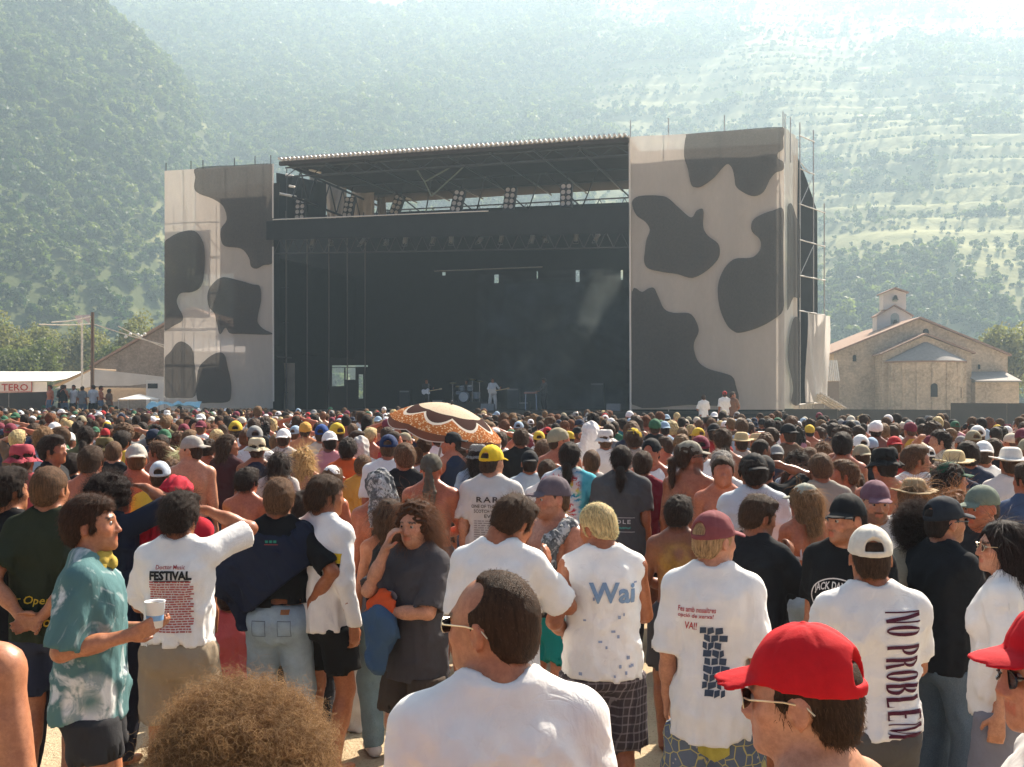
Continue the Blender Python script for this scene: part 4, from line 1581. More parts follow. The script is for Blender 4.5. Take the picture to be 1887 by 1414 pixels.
# flank netting and scaffold on the right
def fpanel(x0, y0, x1, y1, zb):
    a, b = locf(x0, y0), locf(x1, y1)
    return billow((a.x, a.y, zb), (b.x, b.y, zb), a, b, 12, 24, .06, 3, M_NET, 'side_netting', STG, (fl_l.y, -fl_l.x, 0))


PF = fpanel(1446, 235, 1472, 258, 1.75)
for L in [[(1330, 470), (1352, 428), (1375, 490), (1392, 545), (1394, 700), (1392, 848), (1362, 850), (1330, 905), (1328, 700)], [(1345, 1010), (1365, 940), (1393, 965), (1394, 1150), (1394, 1320), (1352, 1322), (1360, 1250), (1337, 1130)]]:
    sheet('cow_patch', [locf(x, y, .10) for x, y in hull_clip(catmull(c2(L), 4), 1447, 1471)], M_NETP, PF)
# black sheet behind the flank scaffold, sloping away at the top
sheet('black_sheet', [locf(x, y, -.35) for x, y in [(1474, 285), (1480, 282), (1499, 330), (1518, 388), (1519, 578), (1519, 742), (1474, 745)]], M_DRAPE, STG)
for x, y0 in [(1474, 226), (1499, 240), (1519, 375)]:
    tube(STG, locf(x, y0), locf(x, 752), .03)
for x, y0 in [(1446, 210), (1456, 216)]:
    tube(STG, locf(x, y0, .02), locf(x, 300, .02), .025)
for ya, yb, x1 in [(250, 262, 1499), (311, 322, 1499), (376, 393, 1519), (442, 455, 1519), (508, 517, 1519), (573, 581, 1519), (746, 742, 1519)]:
    tube(STG, locf(1471, ya, .05), locf(x1, yb, .05), .03)
for (xa, ya, xb, yb) in [(1474, 376, 1497, 325), (1474, 505, 1499, 450), (1474, 300, 1490, 320)]:
    tube(STG, locf(xa, ya, .04), locf(xb, yb, .04), .022)
billow(locf(1481, 742, .12), locf(1519, 742, .12), locf(1479, 576, .10), locf(1521, 583, .10), 14, 22, .16, 5, M_NETW, 'white_sheet', STG, (fl_l.y, -fl_l.x, 0))
# scaffold frames inside both towers
for x0, x1, ytop0, ytop1, xs, dark in [(306, 500, 300, 286, (306, 352, 374, 432, 470, 499), 0), (1162, 1443, 222, 206, (1162, 1232, 1335, 1443), 1)]:
    for x in xs:
        yt = ytop0 + (ytop1 - ytop0) * (x - x0) / (x1 - x0)
        for tt in (.55, 2.4):
            a = loc(x, yt if tt < 1 else yt + 12, .55); a.y = tt
            if dark and tt > 1: a.z -= .3
            tube(STG, (a.x, tt, .05), a, .026, M_DTUBE if not dark else M_TUBE)
    A, B = loc(x0, 700, .5), loc(x1, 700, .5)
    for z in (2.6, 4.6, 6.6, 8.6, 10.6, 12.6):
        for tt in (.5, 2.45):
            tube(STG, (A.x, tt, z), (B.x, tt, z), .024, M_DTUBE)
    k = 0
    for a, b in zip(xs[:-1], xs[1:]):
        for z in (2.6, 6.6, 10.6):
            pa, pb = loc(a, 700, .5), loc(b, 700, .5)
            tube(STG, (pa.x, .52, z + (0 if k % 2 else 2)), (pb.x, .52, z + (2 if k % 2 else 0)), .02, M_DTUBE); k += 1
# work platforms and top ledgers
for x0, x1, zt in [(1162, 1443, 13.2), (1162, 1443, 8.6), (380, 500, 4.55), (412, 440, 9.3)]:
    a, b = loc(x0, 700), loc(x1, 700)
    MB().box((a.x, .6, zt), (b.x, 2.4, zt + .06)).build('platform', M_DECK, STG)
# dark backing inside the towers, open at the top so that the netting glows there
a, b = loc(1162, 274), loc(1440, 258)
m = MB(); m.slab([(a.x, .72, .1), (b.x, .72, .1), (b.x, .72, b.z), (a.x, .72, a.z)], (0, .04, 0)); m.build('tower_backdrop', M_DRAPE, STG)
a, b = loc(415, 336), loc(500, 331)
m = MB(); m.slab([(a.x, .9, 5.2), (b.x, .9, 5.2), (b.x, .9, b.z), (a.x, .9, a.z)], (0, .04, 0)); m.build('tower_backdrop', M_DRAPE, STG)
a, b = loc(310, 340), loc(415, 332)
m = MB(); m.slab([(a.x, 2.8, 9.6), (b.x, 2.8, 9.6), (b.x, 2.8, b.z), (a.x, 2.8, a.z)], (0, .04, 0)); m.build('tower_backdrop', M_DRAPE, STG)
a, b = loc(355, 600), loc(500, 600)
m = MB(); m.slab([(a.x + 1, 2.7, .1), (b.x, 2.7, .1), (b.x, 2.7, 4.3), (a.x + 1, 2.7, 4.3)], (0, .04, 0)); m.build('tower_backdrop', M_CURT, STG)

# roof: corrugated sheet, dark underside, trusses
RL, RR = loc(513, 290, -.4), loc(1158, 245, -.4)
RZ = (RL.z + RR.z) / 2; DEP = 14.0
ncor = 75; per = (RR.x - RL.x) / ncor; vs = []; fs = []
nn = ncor * 6
for i in range(nn + 1):
    x = RL.x + (RR.x - RL.x) * i / nn
    z = RZ - .10 + .085 * math.sin(2 * math.pi * i / 6)
    vs += [(x, -.4, z), (x, DEP, z + .5)]
for i in range(nn): fs.append((2 * i, 2 * i + 2, 2 * i + 3, 2 * i + 1))
rf = MB().add(vs, fs).build('roof', M_ROOF, STG, True)
s_ = rf.modifiers.new('thick', 'SOLIDIFY'); s_.thickness = .05
_rib = MB().bar((0, -.03, 0), (0, .5, 0), .075, 8)
for i in range(ncor):
    o = None
    if i == 0: rib0 = _rib.build('roof_rib', M_ROOF, rf, True); o = rib0
    else: o = rib0.copy(); link(o, rf)
    o.location = (RL.x + per * (i + .25), -.42, RZ - .06)
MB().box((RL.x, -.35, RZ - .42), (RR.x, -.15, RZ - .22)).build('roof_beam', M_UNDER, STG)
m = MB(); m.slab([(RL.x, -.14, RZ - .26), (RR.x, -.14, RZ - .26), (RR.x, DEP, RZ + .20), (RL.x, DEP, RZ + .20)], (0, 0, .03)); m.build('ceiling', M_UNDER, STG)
xs = np.linspace(RL.x + .3, RR.x - .3, 9)
for x in xs[1:-1]:
    tube(STG, (x, 0, RZ - .45), (x, DEP - .2, RZ + .05), .05, M_DTUBE, 'roof_purlin')
for y in (3.5, 7, 10.5):
    tube(STG, (RL.x, y, RZ - .33 + y * .035), (RR.x, y, RZ - .33 + y * .035), .05, M_DTUBE, 'roof_purlin')


def truss(a, b, hgt, n, r=.045, name='truss', mat=None, up=(0, 0, 1)):
    """lattice girder: two chords and zigzag"""
    mat = mat or M_DTUBE
    a, b, up = Vector(a), Vector(b), Vector(up)
    root = tube(STG, a, b, r, mat, name)
    root2 = [(a + up * hgt, b + up * hgt)]
    m = MB()
    for i in range(n):
        p, q = a + (b - a) * (i / n), a + (b - a) * ((i + 1) / n)
        m.bar(p, (p + q) / 2 + up * hgt, r * .6, 5); m.bar((p + q) / 2 + up * hgt, q, r * .6, 5)
    m.bar(a + up * hgt, b + up * hgt, r, 6)
    m.build('lattice', mat, STG)


# roof trusses: the front kingpost fan, the left and rear girders
for y, n in ((.4, 12), (DEP - .8, 12)):
    truss((RL.x, y, RZ - (2.2 if y > 5 else .9)), (RR.x, y, RZ - (2.2 if y > 5 else .9)), 1.7 if y > 5 else .5, n)
truss((RL.x + .4, .5, RZ - 2.0), (RL.x + .4, DEP - .6, RZ - 1.9), 1.6, 7, .07)
for px0, py0, px1, py1 in [(748, 282, 783, 335), (783, 335, 872, 285), (783, 335, 795, 362), (795, 362, 890, 275), (783, 335, 760, 300)]:
    tube(STG, loc(px0, py0, 4), loc(px1, py1, 4), .045, plain('green_steel', (.20, .24, .21), .5, .4), 'brace')
for i in range(5):
    x = RL.x + 3.5 + i * 3.3
    tube(STG, (x, 6, RZ - .3), (x + 1.5, 9, RZ - 1.8), .04, M_DTUBE, 'brace'); tube(STG, (x + 3, 6, RZ - .3), (x + 1.5, 9, RZ - 1.8), .04, M_DTUBE, 'brace')
# black header cloth over the opening, hung on a front truss
a, b = loc(490, 408, -.5), loc(1158, 378, -.5)
a2, b2 = loc(490, 442, -.5), loc(1158, 430, -.5)
billow(a2, b2, a, b, 60, 4, .05, 8, M_DRAPE, 'header_cloth', STG)
tube(STG, loc(503, 405, -.62), loc(900, 389, -.62), .03, plain('rope', (.6, .57, .53)), 'header_hem')
a, b = loc(505, 448, .6), loc(1158, 438, .6)
truss((a.x, .6, a.z - .6), (b.x, .6, b.z - .5), .8, 26, .04)
# rear wall of drape with gaps
def wall_t(tt, px0, px1, py0, py1): return loc(px0, py0, tt), loc(px1, py1, tt)
TB = 12.5
bl, br = loc(500, 400, TB), loc(1200, 372, TB)
outer = [(bl.x - 2, 1.2), (br.x + 3, 1.2), (br.x + 3, br.z), (bl.x - 2, bl.z)]
def hole(px0, py0, px1, py1):
    a, b = loc(px0, py1, TB), loc(px1, py0, TB)
    return [(a.x, a.z), (a.x, b.z), (b.x, b.z), (b.x, a.z)]
holes = [hole(612, 678, 634, 712), hole(637, 678, 655, 700), hole(661, 690, 669, 735), hole(911, 506, 919, 522), hole(1061, 498, 1068, 520), hole(1144, 498, 1148, 516), hole(815, 502, 821, 508), hole(612, 673, 678, 677), hole(989, 500, 991, 514), hole(612, 536, 620, 538)]
pol = [[Vector((x, TB, z)) for x, z in L] for L in [outer] + holes]
flat = [v for L in pol for v in L]
m = MB().add(flat, [tuple(q) for q in tessellate_polygon(pol)]); m.build('rear_drape', M_DRAPE, STG)
a = loc(800, 500, TB - .3); b = loc(1000, 492, TB - .3); tube(STG, a, b, .035, M_TUBE, 'lighting_bar')
# side drapes, left and right of the stage opening
l0 = loc(520, 460, 1.2); r0 = loc(1160, 430, 1.2)
for x, y0, y1, z0, z1 in [(l0.x - .6, 1.0, TB, 4.9, l0.z - .3), (l0.x - .6, 1.0, 8.4, 1.2, 4.88), (r0.x + .5, 1.0, TB + 1, 1.2, RZ - 2.2)]:
    billow((x, y0, z0), (x, y1, z0), (x, y0, z1), (x, y1, z1), 24, 8, .12, 6, M_DRAPE, 'side_drape', STG, (1, 0, 0))
for px, tt in [(527, 2), (566, 4), (606, 6), (640, 8.5), (673, 11)]:
    p = loc(px, 470, tt); tube(STG, (p.x, tt, 1.6), (p.x, tt, p.z + 2.5), .04, plain('brown_steel', (.13, .11, .10)), 'inner_post')
# pale curtains up in the left roof space
for px0, px1, y0, y1, tt in [(600, 640, 330, 402, 8), (648, 690, 345, 402, 10), (696, 712, 352, 402, 12), (572, 590, 320, 400, 5)]:
    a, b, c_, d_ = loc(px0, y1, tt), loc(px1, y1, tt), loc(px0, y0, tt), loc(px1, y0, tt)
    billow(a, b, c_, d_, 16, 4, .18, int(px0), M_CURT, 'curtain', STG)
a, b = loc(508, 405, 3.5), loc(600, 312, 3.5)
billow((a.x, 3.5, a.z), (b.x, 3.5, a.z), (a.x, 3.5, b.z), (b.x, 3.5, b.z - .8), 18, 4, .15, 77, M_DRAPE, 'curtain', STG)
for (px0, py0, px1, py1, tt) in [(570, 313, 592, 319, 2), (527, 322, 540, 325, 2), (514, 357, 546, 363, 2), (533, 343, 543, 345, 2.5), (738, 362, 758, 368, 11), (500, 350, 508, 351, 1)]:
    tube(STG, loc(px0, py0, tt), loc(px1, py1, tt), .07, plain('tube_sunlit', (.8, .78, .72), .5, .4), 'roof_tube')
# deck and skirt
dl, dr = loc(505, 745), loc(1446, 745)
MB().box((dl.x, .02, 1.50), (dr.x, TB - .1, 1.60)).build('deck', M_DECK, STG)
MB().box((dl.x, .06, .02), (dr.x, .10, 1.49)).build('skirt', M_DRAPE, STG)


# drifting smoke over the right half of the deck
sm = MB().box((loc(880, 700, 2).x, 1.5, 1.65), (loc(1150, 700, 2).x, 10.5, 9.0)).build('stage_smoke', None)
sm.matrix_world = Matrix.Translation(O_) @ Matrix.Rotation(ANG, 4, 'Z')
tag(sm, 'thin bluish smoke drifting over the right half of the stage', 'smoke', kind='stuff')
m = bpy.data.materials.new('stage_smoke'); m.use_nodes = True; n_ = m.node_tree; n_.nodes.clear()
vo = n_.nodes.new('ShaderNodeVolumePrincipled'); mo = n_.nodes.new('ShaderNodeOutputMaterial'); tc = n_.nodes.new('ShaderNodeTexCoord'); nz = n_.nodes.new('ShaderNodeTexNoise'); mr = n_.nodes.new('ShaderNodeMapRange')
nz.inputs['Scale'].default_value = .38; nz.inputs['Detail'].default_value = 3; nz.inputs['Distortion'].default_value = 1.2
n_.links.new(tc.outputs['Object'], nz.inputs['Vector']); n_.links.new(nz.outputs['Fac'], mr.inputs['Value'])
mr.inputs['From Min'].default_value = .48; mr.inputs['From Max'].default_value = .78; mr.inputs['To Max'].default_value = .11
n_.links.new(mr.outputs[0], vo.inputs['Density']); vo.inputs['Color'].default_value = (.75, .88, .88, 1)
n_.links.new(vo.outputs[0], mo.inputs['Volume']); sm.data.materials.append(m)


# lamp banks: 2 x 4 pars in a frame
M_LENS = plain('lamp_lens', (.45, .41, .38), .15, .6)
M_LAMPB = plain('lamp_body', (.03, .03, .032), .5)
def lamp_bank(px, py, tt, label, tilt=0.0):
    c_ = STG.matrix_world @ loc(px, py, tt) if False else Matrix.Translation(O_) @ Matrix.Rotation(ANG, 4, 'Z') @ loc(px, py, tt)
    r = empty('lamp_bank', c_, ANG); r.rotation_euler = (R(-8), tilt, ANG)
    tag(r, label, 'stage light', 'lamp banks hung in the stage roof')
    MB().box((-.32, .0, -.66), (.32, .22, .66)).build('housing', M_LAMPB, r)
    le = None
    for i in range(2):
        for j in range(4):
            if le is None:
                le = MB().lathe([(.0, -.02), (.09, -.015), (.115, .0), (.125, .03)], 12).build('lens', M_LENS, r, True); o = le
            else: o = le.copy(); link(o, r)
            o.rotation_euler = (R(90), 0, 0)
            o.location = (-.15 + .30 * i, -.02, -.46 + .31 * j)
    MB().bar((0, .1, .66), (0, .1, 1.3), .03).build('hanger', M_LAMPB, r)
for px, py, tt, lb, tl in [(553, 386, 2.2, 'upright bank of eight lamps, leftmost under the stage roof', 0), (642, 383, 5, 'bank of eight lamps before the pale curtains', .12), (731, 378, 8, 'tilted bank of lamps at the corner of the roof truss', .3),
                           (843, 371, 3, 'tilted lamp bank under the middle of the stage roof', .2), (939, 366, 3, 'tilted lamp bank right of the roof middle', .1), (1043, 360, 2, 'upright lamp bank nearest the right tower', 0)]:
    lamp_bank(px, py, tt, lb, tl)

# small par cans along the front truss
M_CAN = plain('par_can', (.10, .10, .10), .5, .4)
can0 = None
rp_ = random.Random(9)
for i in range(13):
    px = 575 + i * 44 + rp_.uniform(-10, 10)
    L_ = Matrix.Translation(O_) @ Matrix.Rotation(ANG, 4, 'Z') @ loc(px, 452 - i * .7, .6 + rp_.uniform(-.2, .2))
    r = empty('par_can', L_, ANG + rp_.uniform(-.5, .5)); r.rotation_euler[0] = R(rp_.uniform(-60, -15))
    tag(r, ('leftmost', 'second', 'third', 'fourth', 'fifth', 'sixth', 'seventh', 'eighth', 'ninth', 'tenth', 'eleventh', 'twelfth', 'last')[i] + ' dark can lamp along the truss below the header, counted from the left', 'stage light', 'can lamps on the front truss')
    if can0 is None:
        c0_ = MB().lathe([(.06, .0), (.11, .02), (.12, .30), (.13, .42), (.115, .42), (.10, .3)], 12).build('can', M_CAN, r, True); c1_ = MB().bar((-.14, 0, .2), (-.14, 0, -.15), .012, 4).bar((.14, 0, .2), (.14, 0, -.15), .012, 4).bar((-.14, 0, -.15), (.14, 0, -.15), .012, 4).build('yoke', M_CAN, r); can0 = (c0_, c1_)
    else:
        for q in can0: k = q.copy(); link(k, r)
# ------------------------------------------------------------------ church on the right
def stone_mat(name, c0, c1, sc=3.0):
    t = NT(name)
    br = t.n('TexBrick'); br.inputs['Scale'].default_value = sc
    br.inputs['Color1'].default_value = (*c0, 1); br.inputs['Color2'].default_value = (*c1, 1); br.inputs['Mortar'].default_value = (*[v * .8 for v in c1], 1)
    br.inputs['Mortar Size'].default_value = .015; br.inputs['Brick Width'].default_value = .7; br.inputs['Row Height'].default_value = .3
    t.l(t.mapped((1, 1, 1), rot=(R(90), 0, 0)), br.inputs['Vector'])
    nz = t.noise(.8, 6, .7, t.coord()); n2 = t.noise(5, 5, .7, t.coord())
    c = t.mix(t.ramp(nz, [(.35, 0), (.65, 1)]), br.outputs['Color'], tuple(v * .62 for v in c0))
    c = t.mix(t.ramp(n2, [(.45, 0), (.7, .6)]), c, tuple(min(1, v * 1.25) for v in c1))
    t.base(c, .95, .1); t.bump(n2, .5, .06)
    return t.m


M_STONE = stone_mat('church_stone', (.52, .41, .29), (.60, .49, .36))
M_PLAST = plain('old_plaster', (.60, .56, .52), .95, .1, scale=1.2, bump=.3)
M_SLATE = plain('slate', (.26, .235, .215), .8, .2, scale=4)
M_TILE = plain('roof_tile', (.30, .20, .15), .9, .1, scale=5, bump=.5)
M_HOLE = plain('dark_opening', (.03, .025, .022), 1, 0)
DC = 82.0
CH = empty('church', (wx(1700, DC), DC, 0), R(-4))
tag(CH, 'old stone church with low gable, rounded apse and bell gable', 'church')
cx = lambda px: (px - 1700) / FPX * DC
cz = lambda py: wz(py, DC)
def gable(root, name, x0, x1, xr, zb, ze0, ze1, zr, y0, y1, mat):
    return MB().slab([(x0, y0, zb), (x1, y0, zb), (x1, y0, ze1), (xr, y0, zr), (x0, y0, ze0)], (0, y1 - y0, 0)).build(name, mat, root)
gable(CH, 'wall', cx(1540), cx(1852), cx(1694), 0, cz(651), cz(655), cz(588), 0, 16, M_STONE)
def roof_slab(root, xa, za, xb, zb, y0, y1, th, mat, name='roof'):
    return MB().slab([(xa, y0, za), (xb, y0, zb), (xb, y0, zb + th), (xa, y0, za + th)], (0, y1 - y0, 0)).build(name, mat, root)
roof_slab(CH, cx(1530), cz(654), cx(1694), cz(587.5), -.4, 16.3, .14, M_TILE)
roof_slab(CH, cx(1694) + .01, cz(587.5), cx(1856), cz(657), -.4, 16.3, .14, M_TILE)
# projecting bay in front with its own low gable, and the round apse with conical slate roof
gable(CH, 'bay_wall', cx(1614), cx(1769), cx(1688), 0, cz(655), cz(653), cz(622), -2.2, -.02, M_STONE)
roof_slab(CH, cx(1608), cz(657), cx(1688), cz(620), -2.5, -.1, .12, M_TILE); roof_slab(CH, cx(1688) + .01, cz(620), cx(1774), cz(655), -2.5, -.1, .12, M_TILE)
ac, ar = cx(1689), cx(1755) - cx(1689)
def halfround(r, z0, z1, r1=None, n=20, name='apse', mat=None):
    r1 = r if r1 is None else r1
    m = MB(); vs = []
    for i in range(n + 1):
        a = math.pi + math.pi * i / n
        for rr, z in ((r, z0), (r1, z1)):
            vs.append((ac + rr * math.cos(a), -2.22 + rr * .62 * math.sin(a), z))
    fs = [(2 * i, 2 * i + 2, 2 * i + 3, 2 * i + 1) for i in range(n)]
    return m.add(vs, fs).build(name, mat or M_STONE, CH, True)
halfround(ar, 0, cz(669))
halfround(ar + .25, cz(668), cz(634), .15, name='apse_roof', mat=M_SLATE)
halfround(ar + .22, cz(671), cz(668.4), name='cornice', mat=M_TILE)
for i in range(1, 8):
    a = math.pi + math.pi * i / 8
    x, y = ac + (ar + .05) * math.cos(a), -2.22 + (ar + .05) * .62 * math.sin(a)
    MB().box((x - .12, y - .06, .1), (x + .12, y + .12, cz(672))).build('pilaster', M_STONE, CH)
def arch_window(px, py0, py1, wpx, y, name='window'):
    x0, x1 = cx(px - wpx / 2), cx(px + wpx / 2); z0, z1 = cz(py1), cz(py0); r = (x1 - x0) / 2
    pts = [(x0, y, z0), (x1, y, z0)] + [((x0 + x1) / 2 + r * math.cos(q), y, z1 - r + r * math.sin(q)) for q in np.linspace(0, math.pi, 9)]
    return MB().slab(pts, (0, .12, 0)).build(name, M_HOLE, CH)
for px, p0, p1, wv, y in [(1690, 708, 732, 11, -2.22 - ar * .62 - .1), (1646, 710, 732, 9, -2.22 - ar * .42), (1737, 712, 734, 10, -2.22 - ar * .40), (1577, 654, 666, 6, -.06), (1706, 606, 619, 10, -.06), (1801, 672, 681, 4, -.06)]:
    arch_window(px, p0, p1, wv, y)
# lean-to on the right
MB().box((cx(1769), -3, 0), (cx(1843), -.03, cz(706))).build('annex_wall', M_STONE, CH)
MB().slab([(cx(1767), -3.3, cz(706)), (cx(1767), -.05, cz(688)), (cx(1767), -.05, cz(688) + .12), (cx(1767), -3.3, cz(706) + .12)], (cx(1846) - cx(1767), 0, 0)).build('annex_roof', M_SLATE, CH)
MB().box((cx(1843.5), -1.2, 0), (cx(1861), .4, cz(708))).build('buttress', M_STONE, CH)
# bell gable
BY = 6.0; kx = (DC + BY) / DC
bx = lambda px: cx(943.5 + (px - 943.5) * kx + 0) if False else ((px - 943.5) / FPX * (DC + BY) - (1700 - 943.5) / FPX * DC)
bz = lambda py: wz(py, DC + BY)
gable(CH, 'bell_gable', bx(1608), bx(1671), bx(1639), cz(700), bz(582), bz(580), bz(566), BY, BY + 1.4, M_PLAST)
gable(CH, 'bell_gable', bx(1620), bx(1661), bx(1640), bz(570), bz(541), bz(540), bz(533), BY + .1, BY + 1.3, M_PLAST)
for xa, za, xb, zb_ in [(1606, 584, 1639, 564), (1639.3, 564, 1673, 584), (1617, 542, 1640, 532), (1640.3, 532, 1664, 541)]:
    roof_slab(CH, bx(xa), bz(za), bx(xb), bz(zb_), BY - .25, BY + 1.6, .10, M_TILE, 'coping')
def bell_open(px, p0, p1, wv):
    x0, x1 = bx(px - wv / 2), bx(px + wv / 2); z0, z1 = bz(p1), bz(p0); r = (x1 - x0) / 2
    MB().slab([(x0, BY - .05, z0), (x1, BY - .05, z0)] + [((x0 + x1) / 2 + r * math.cos(q), BY - .05, z1 - r + r * math.sin(q)) for q in np.linspace(0, math.pi, 9)], (0, .04, 0)).build('bell_opening', plain('opening_sky', (.30, .34, .33), .9), CH)
    b = MB().lathe([(.0, .42), (.10, .40), (.16, .25), (.2, .08), (.27, 0)], 12).build('bell', M_HOLE, CH, True); b.location = ((x0 + x1) / 2, BY - .2, z0 + (z1 - z0) * .25)
bell_open(1640, 546, 556, 9); bell_open(1640, 577, 606, 15)
# low shed and stairs between stage and church
sh = empty('shed', (wx(1531, 76), 76, 0)); tag(sh, 'small white corrugated shed between the stage tower and the church', 'shed')
MB().box((-.5, 0, 0), (.6, 3, wz(703, 76))).build('wall', plain('shed_wall', (.2, .16, .13)), sh)
m = MB()
for i in range(9): m.bar((-.55 + .14 * i, -.1, wz(702, 76)), (-.55 + .14 * i, .5, wz(664, 76)), .06, 5)
m.build('roof', plain('shed_roof', (.75, .70, .62), .6), sh)
stp = empty('stair_flight', (wx(1522, 50), 50.5, 0)); tag(stp, 'pale wooden steps leaning against the right stage tower', 'stairs')
for i in range(4):
    yy_ = .45 * i
    MB().bar((-.15, yy_, wz(724 + i * 2, 50)), (1.15, yy_, wz(752 + i * 2, 50)), .05, 5).build('stringer', plain('pale_wood', (.6, .54, .46)), stp)
for i in range(6):
    x = .05 + i * .19; z = wz(727 + i * 4.4, 50); MB().box((x - .08, 0, z - .02), (x + .1, 1.35, z + .02)).build('tread', MATS['pale_wood'], stp)

# ------------------------------------------------------------------ fences, tents, barn and pole on the left
M_FENCE = plain('fence_cloth', (.07, .065, .06), .95, .05, scale=1.5)
for lb, pa, pb, dd, pt0, pt1 in [('dark screened fence in front of the church', 1440, 1960, 51.5, 741, 744), ('dark screened fence below the white marquee', -60, 92, 54, 726, 722)]:
    f_ = empty('fence', (wx(pa, dd), dd, 0)); tag(f_, lb, 'fence', 'dark fences round the field')
    W = wx(pb, dd) - wx(pa, dd); n = max(2, int(W / 2.4))
    for i in range(n):
        x0, x1 = W * i / n + .015, W * (i + 1) / n - .015
        za, zb_ = [wz(pt0 + (pt1 - pt0) * (i + k) / n, dd) for k in (0, 1)]
        if lb.endswith('church') and i < 3: za -= .35; zb_ -= .35
        MB().slab([(x0, 0, .05), (x1, 0, .05), (x1, 0, zb_), (x0, 0, za)], (0, .05, 0)).build('panel', M_FENCE, f_)
M_CANV = plain('white_canvas', (.80, .76, .70), .8, .2, scale=1.0)
M_CANVS = plain('grey_canvas', (.55, .53, .51), .8, .2, scale=1.0)
# white marquee with sign
DT = 70.0
mq = empty('marquee', (wx(0, DT), DT, 0)); tag(mq, 'white marquee with red lettering at the field edge', 'tent')
tx = lambda px: px / FPX * DT
tz = lambda py: wz(py, DT)
MB().slab([(tx(-120), 0, tz(706)), (tx(96), 0, tz(703)), (tx(127), 6, tz(682)), (tx(-100), 6, tz(682))], (0, 0, .06)).build('roof', M_CANV, mq)
MB().slab([(tx(-120), .15, .2), (tx(84), .15, .2), (tx(84), .15, tz(704)), (tx(-120), .15, tz(704))], (0, .05, 0)).build('wall', M_CANV, mq)
sg = MB().slab([(tx(-60), .05, tz(724)), (tx(58), .05, tz(722)), (tx(58), .05, tz(703.6)), (tx(-60), .05, tz(703.6))], (0, .04, 0)).build('sign_board', plain('sign_board', (.72, .62, .55), .8), mq)
M_RED = plain('sign_red', (.45, .045, .03), .7)
v, f = text2d('TERO', 1.0, .012)
xs_ = [p[0] for p in v]; w0 = max(xs_) - min(xs_); W = tx(52) - tx(3)
lt = MB().add([(tx(27.5) + x * W / w0, -.0, tz(720) + y * (tz(707.5) - tz(720)) / .72) for x, y in v], f).build('lettering', M_RED, mq)
fr = MB()
for a, b in [((-60, 724), (58, 722)), ((58, 722), (58, 703.6)), ((58, 703.6), (-60, 703.6))]:
    fr.bar((tx(a[0]), .03, tz(a[1])), (tx(b[0]), .03, tz(b[1])), .03, 4)
fr.build('sign_frame', M_RED, mq)
# low open tent with pitched canvas
DT2 = 66.0
t2 = empty('canvas_tent', (wx(200, DT2), DT2, 0)); tag(t2, 'low pitched white tent roof left of the stage', 'tent')
ux = lambda px: (px - 200) / FPX * DT2
uz = lambda py: wz(py, DT2)
MB().slab([(ux(96), 0, uz(712)), (ux(168), 0, uz(681)), (ux(170), 4, uz(680)), (ux(100), 4, uz(710))], (0, 0, .08)).build('roof', plain('brown_edge', (.30, .23, .17)), t2)
MB().slab([(ux(102), -.05, uz(716)), (ux(167), -.05, uz(684)), (ux(176), -.05, uz(712)), (ux(150), -.05, uz(716))], (0, .05, 0)).build('canvas', M_CANV, t2)
MB().slab([(ux(168), -.1, uz(712)), (ux(168), -.1, uz(680)), (ux(305), -.1, uz(695)), (ux(305), -.1, uz(704)), (ux(240), -.1, uz(711))], (0, .06, 0)).build('canvas', M_CANVS, t2)
for px in (170, 282): MB().bar((ux(px), 0, .05), (ux(px), 0, uz(700)), .04).build('pole', M_TUBE, t2)
br_ = MB().slab([(ux(140), .5, uz(745)), (ux(281), .5, uz(735)), (ux(283), .5, uz(715)), (ux(140), .5, uz(714))], (0, .05, 0)).build('back_wall', plain('tan_canvas', (.42, .33, .25)), t2)
# small white parasol tent and blue sheet
DT3 = 58.0
t3 = empty('small_canopy', (wx(247, DT3), DT3, 0)); tag(t3, 'small white pointed canopy beside the left tower', 'canopy')
zz0, zz1 = wz(736, DT3), wz(726, DT3)
MB().add([(-.95, 0, zz0), (.95, 0, zz0), (.95, 1.6, zz0), (-.95, 1.6, zz0), (0, .8, zz1)], [(0, 1, 4), (1, 2, 4), (2, 3, 4), (3, 0, 4), (0, 3, 2, 1)]).build('canopy', M_CANV, t3)
for x, y in [(-.9, .05), (.9, .05), (.9, 1.5), (-.9, 1.5)]: MB().bar((x, y, .02), (x, y, zz0), .03).build('pole', M_TUBE, t3)
t4 = empty('market_van', (wx(318, 62), 62, 0)); tag(t4, 'white van parked behind the left scaffold tower', 'van')
MB().box((-1.6, 0, .5), (1.9, 2, wz(700, 62))).build('body', M_CANV, t4); MB().box((-1.5, -.02, wz(716, 62)), (-.9, -.005, wz(707, 62))).build('window', M_DARK, t4)
for x in (-1.1, 1.3): MB().lathe([(.0, -.1), (.34, -.1), (.36, 0), (.34, .1), (0, .1)], 14).build('wheel', M_BLACK, t4).matrix_local = Matrix.Translation((x, .05, .36)) @ Matrix.Rotation(R(90), 4, 'X')
bs = billow((wx(268, 53), 53, wz(750, 53)), (wx(364, 53), 53, wz(748, 53)), (wx(270, 53), 54, wz(743, 53)), (wx(362, 53), 54, wz(742, 53)), 20, 5, .12, 9, plain('blue_sheet', (.35, .62, .72), .5), 'tarpaulin', None, (0, -.3, 1))
tag(bs, 'pale blue tarpaulin spread beside the left tower', 'tarpaulin')
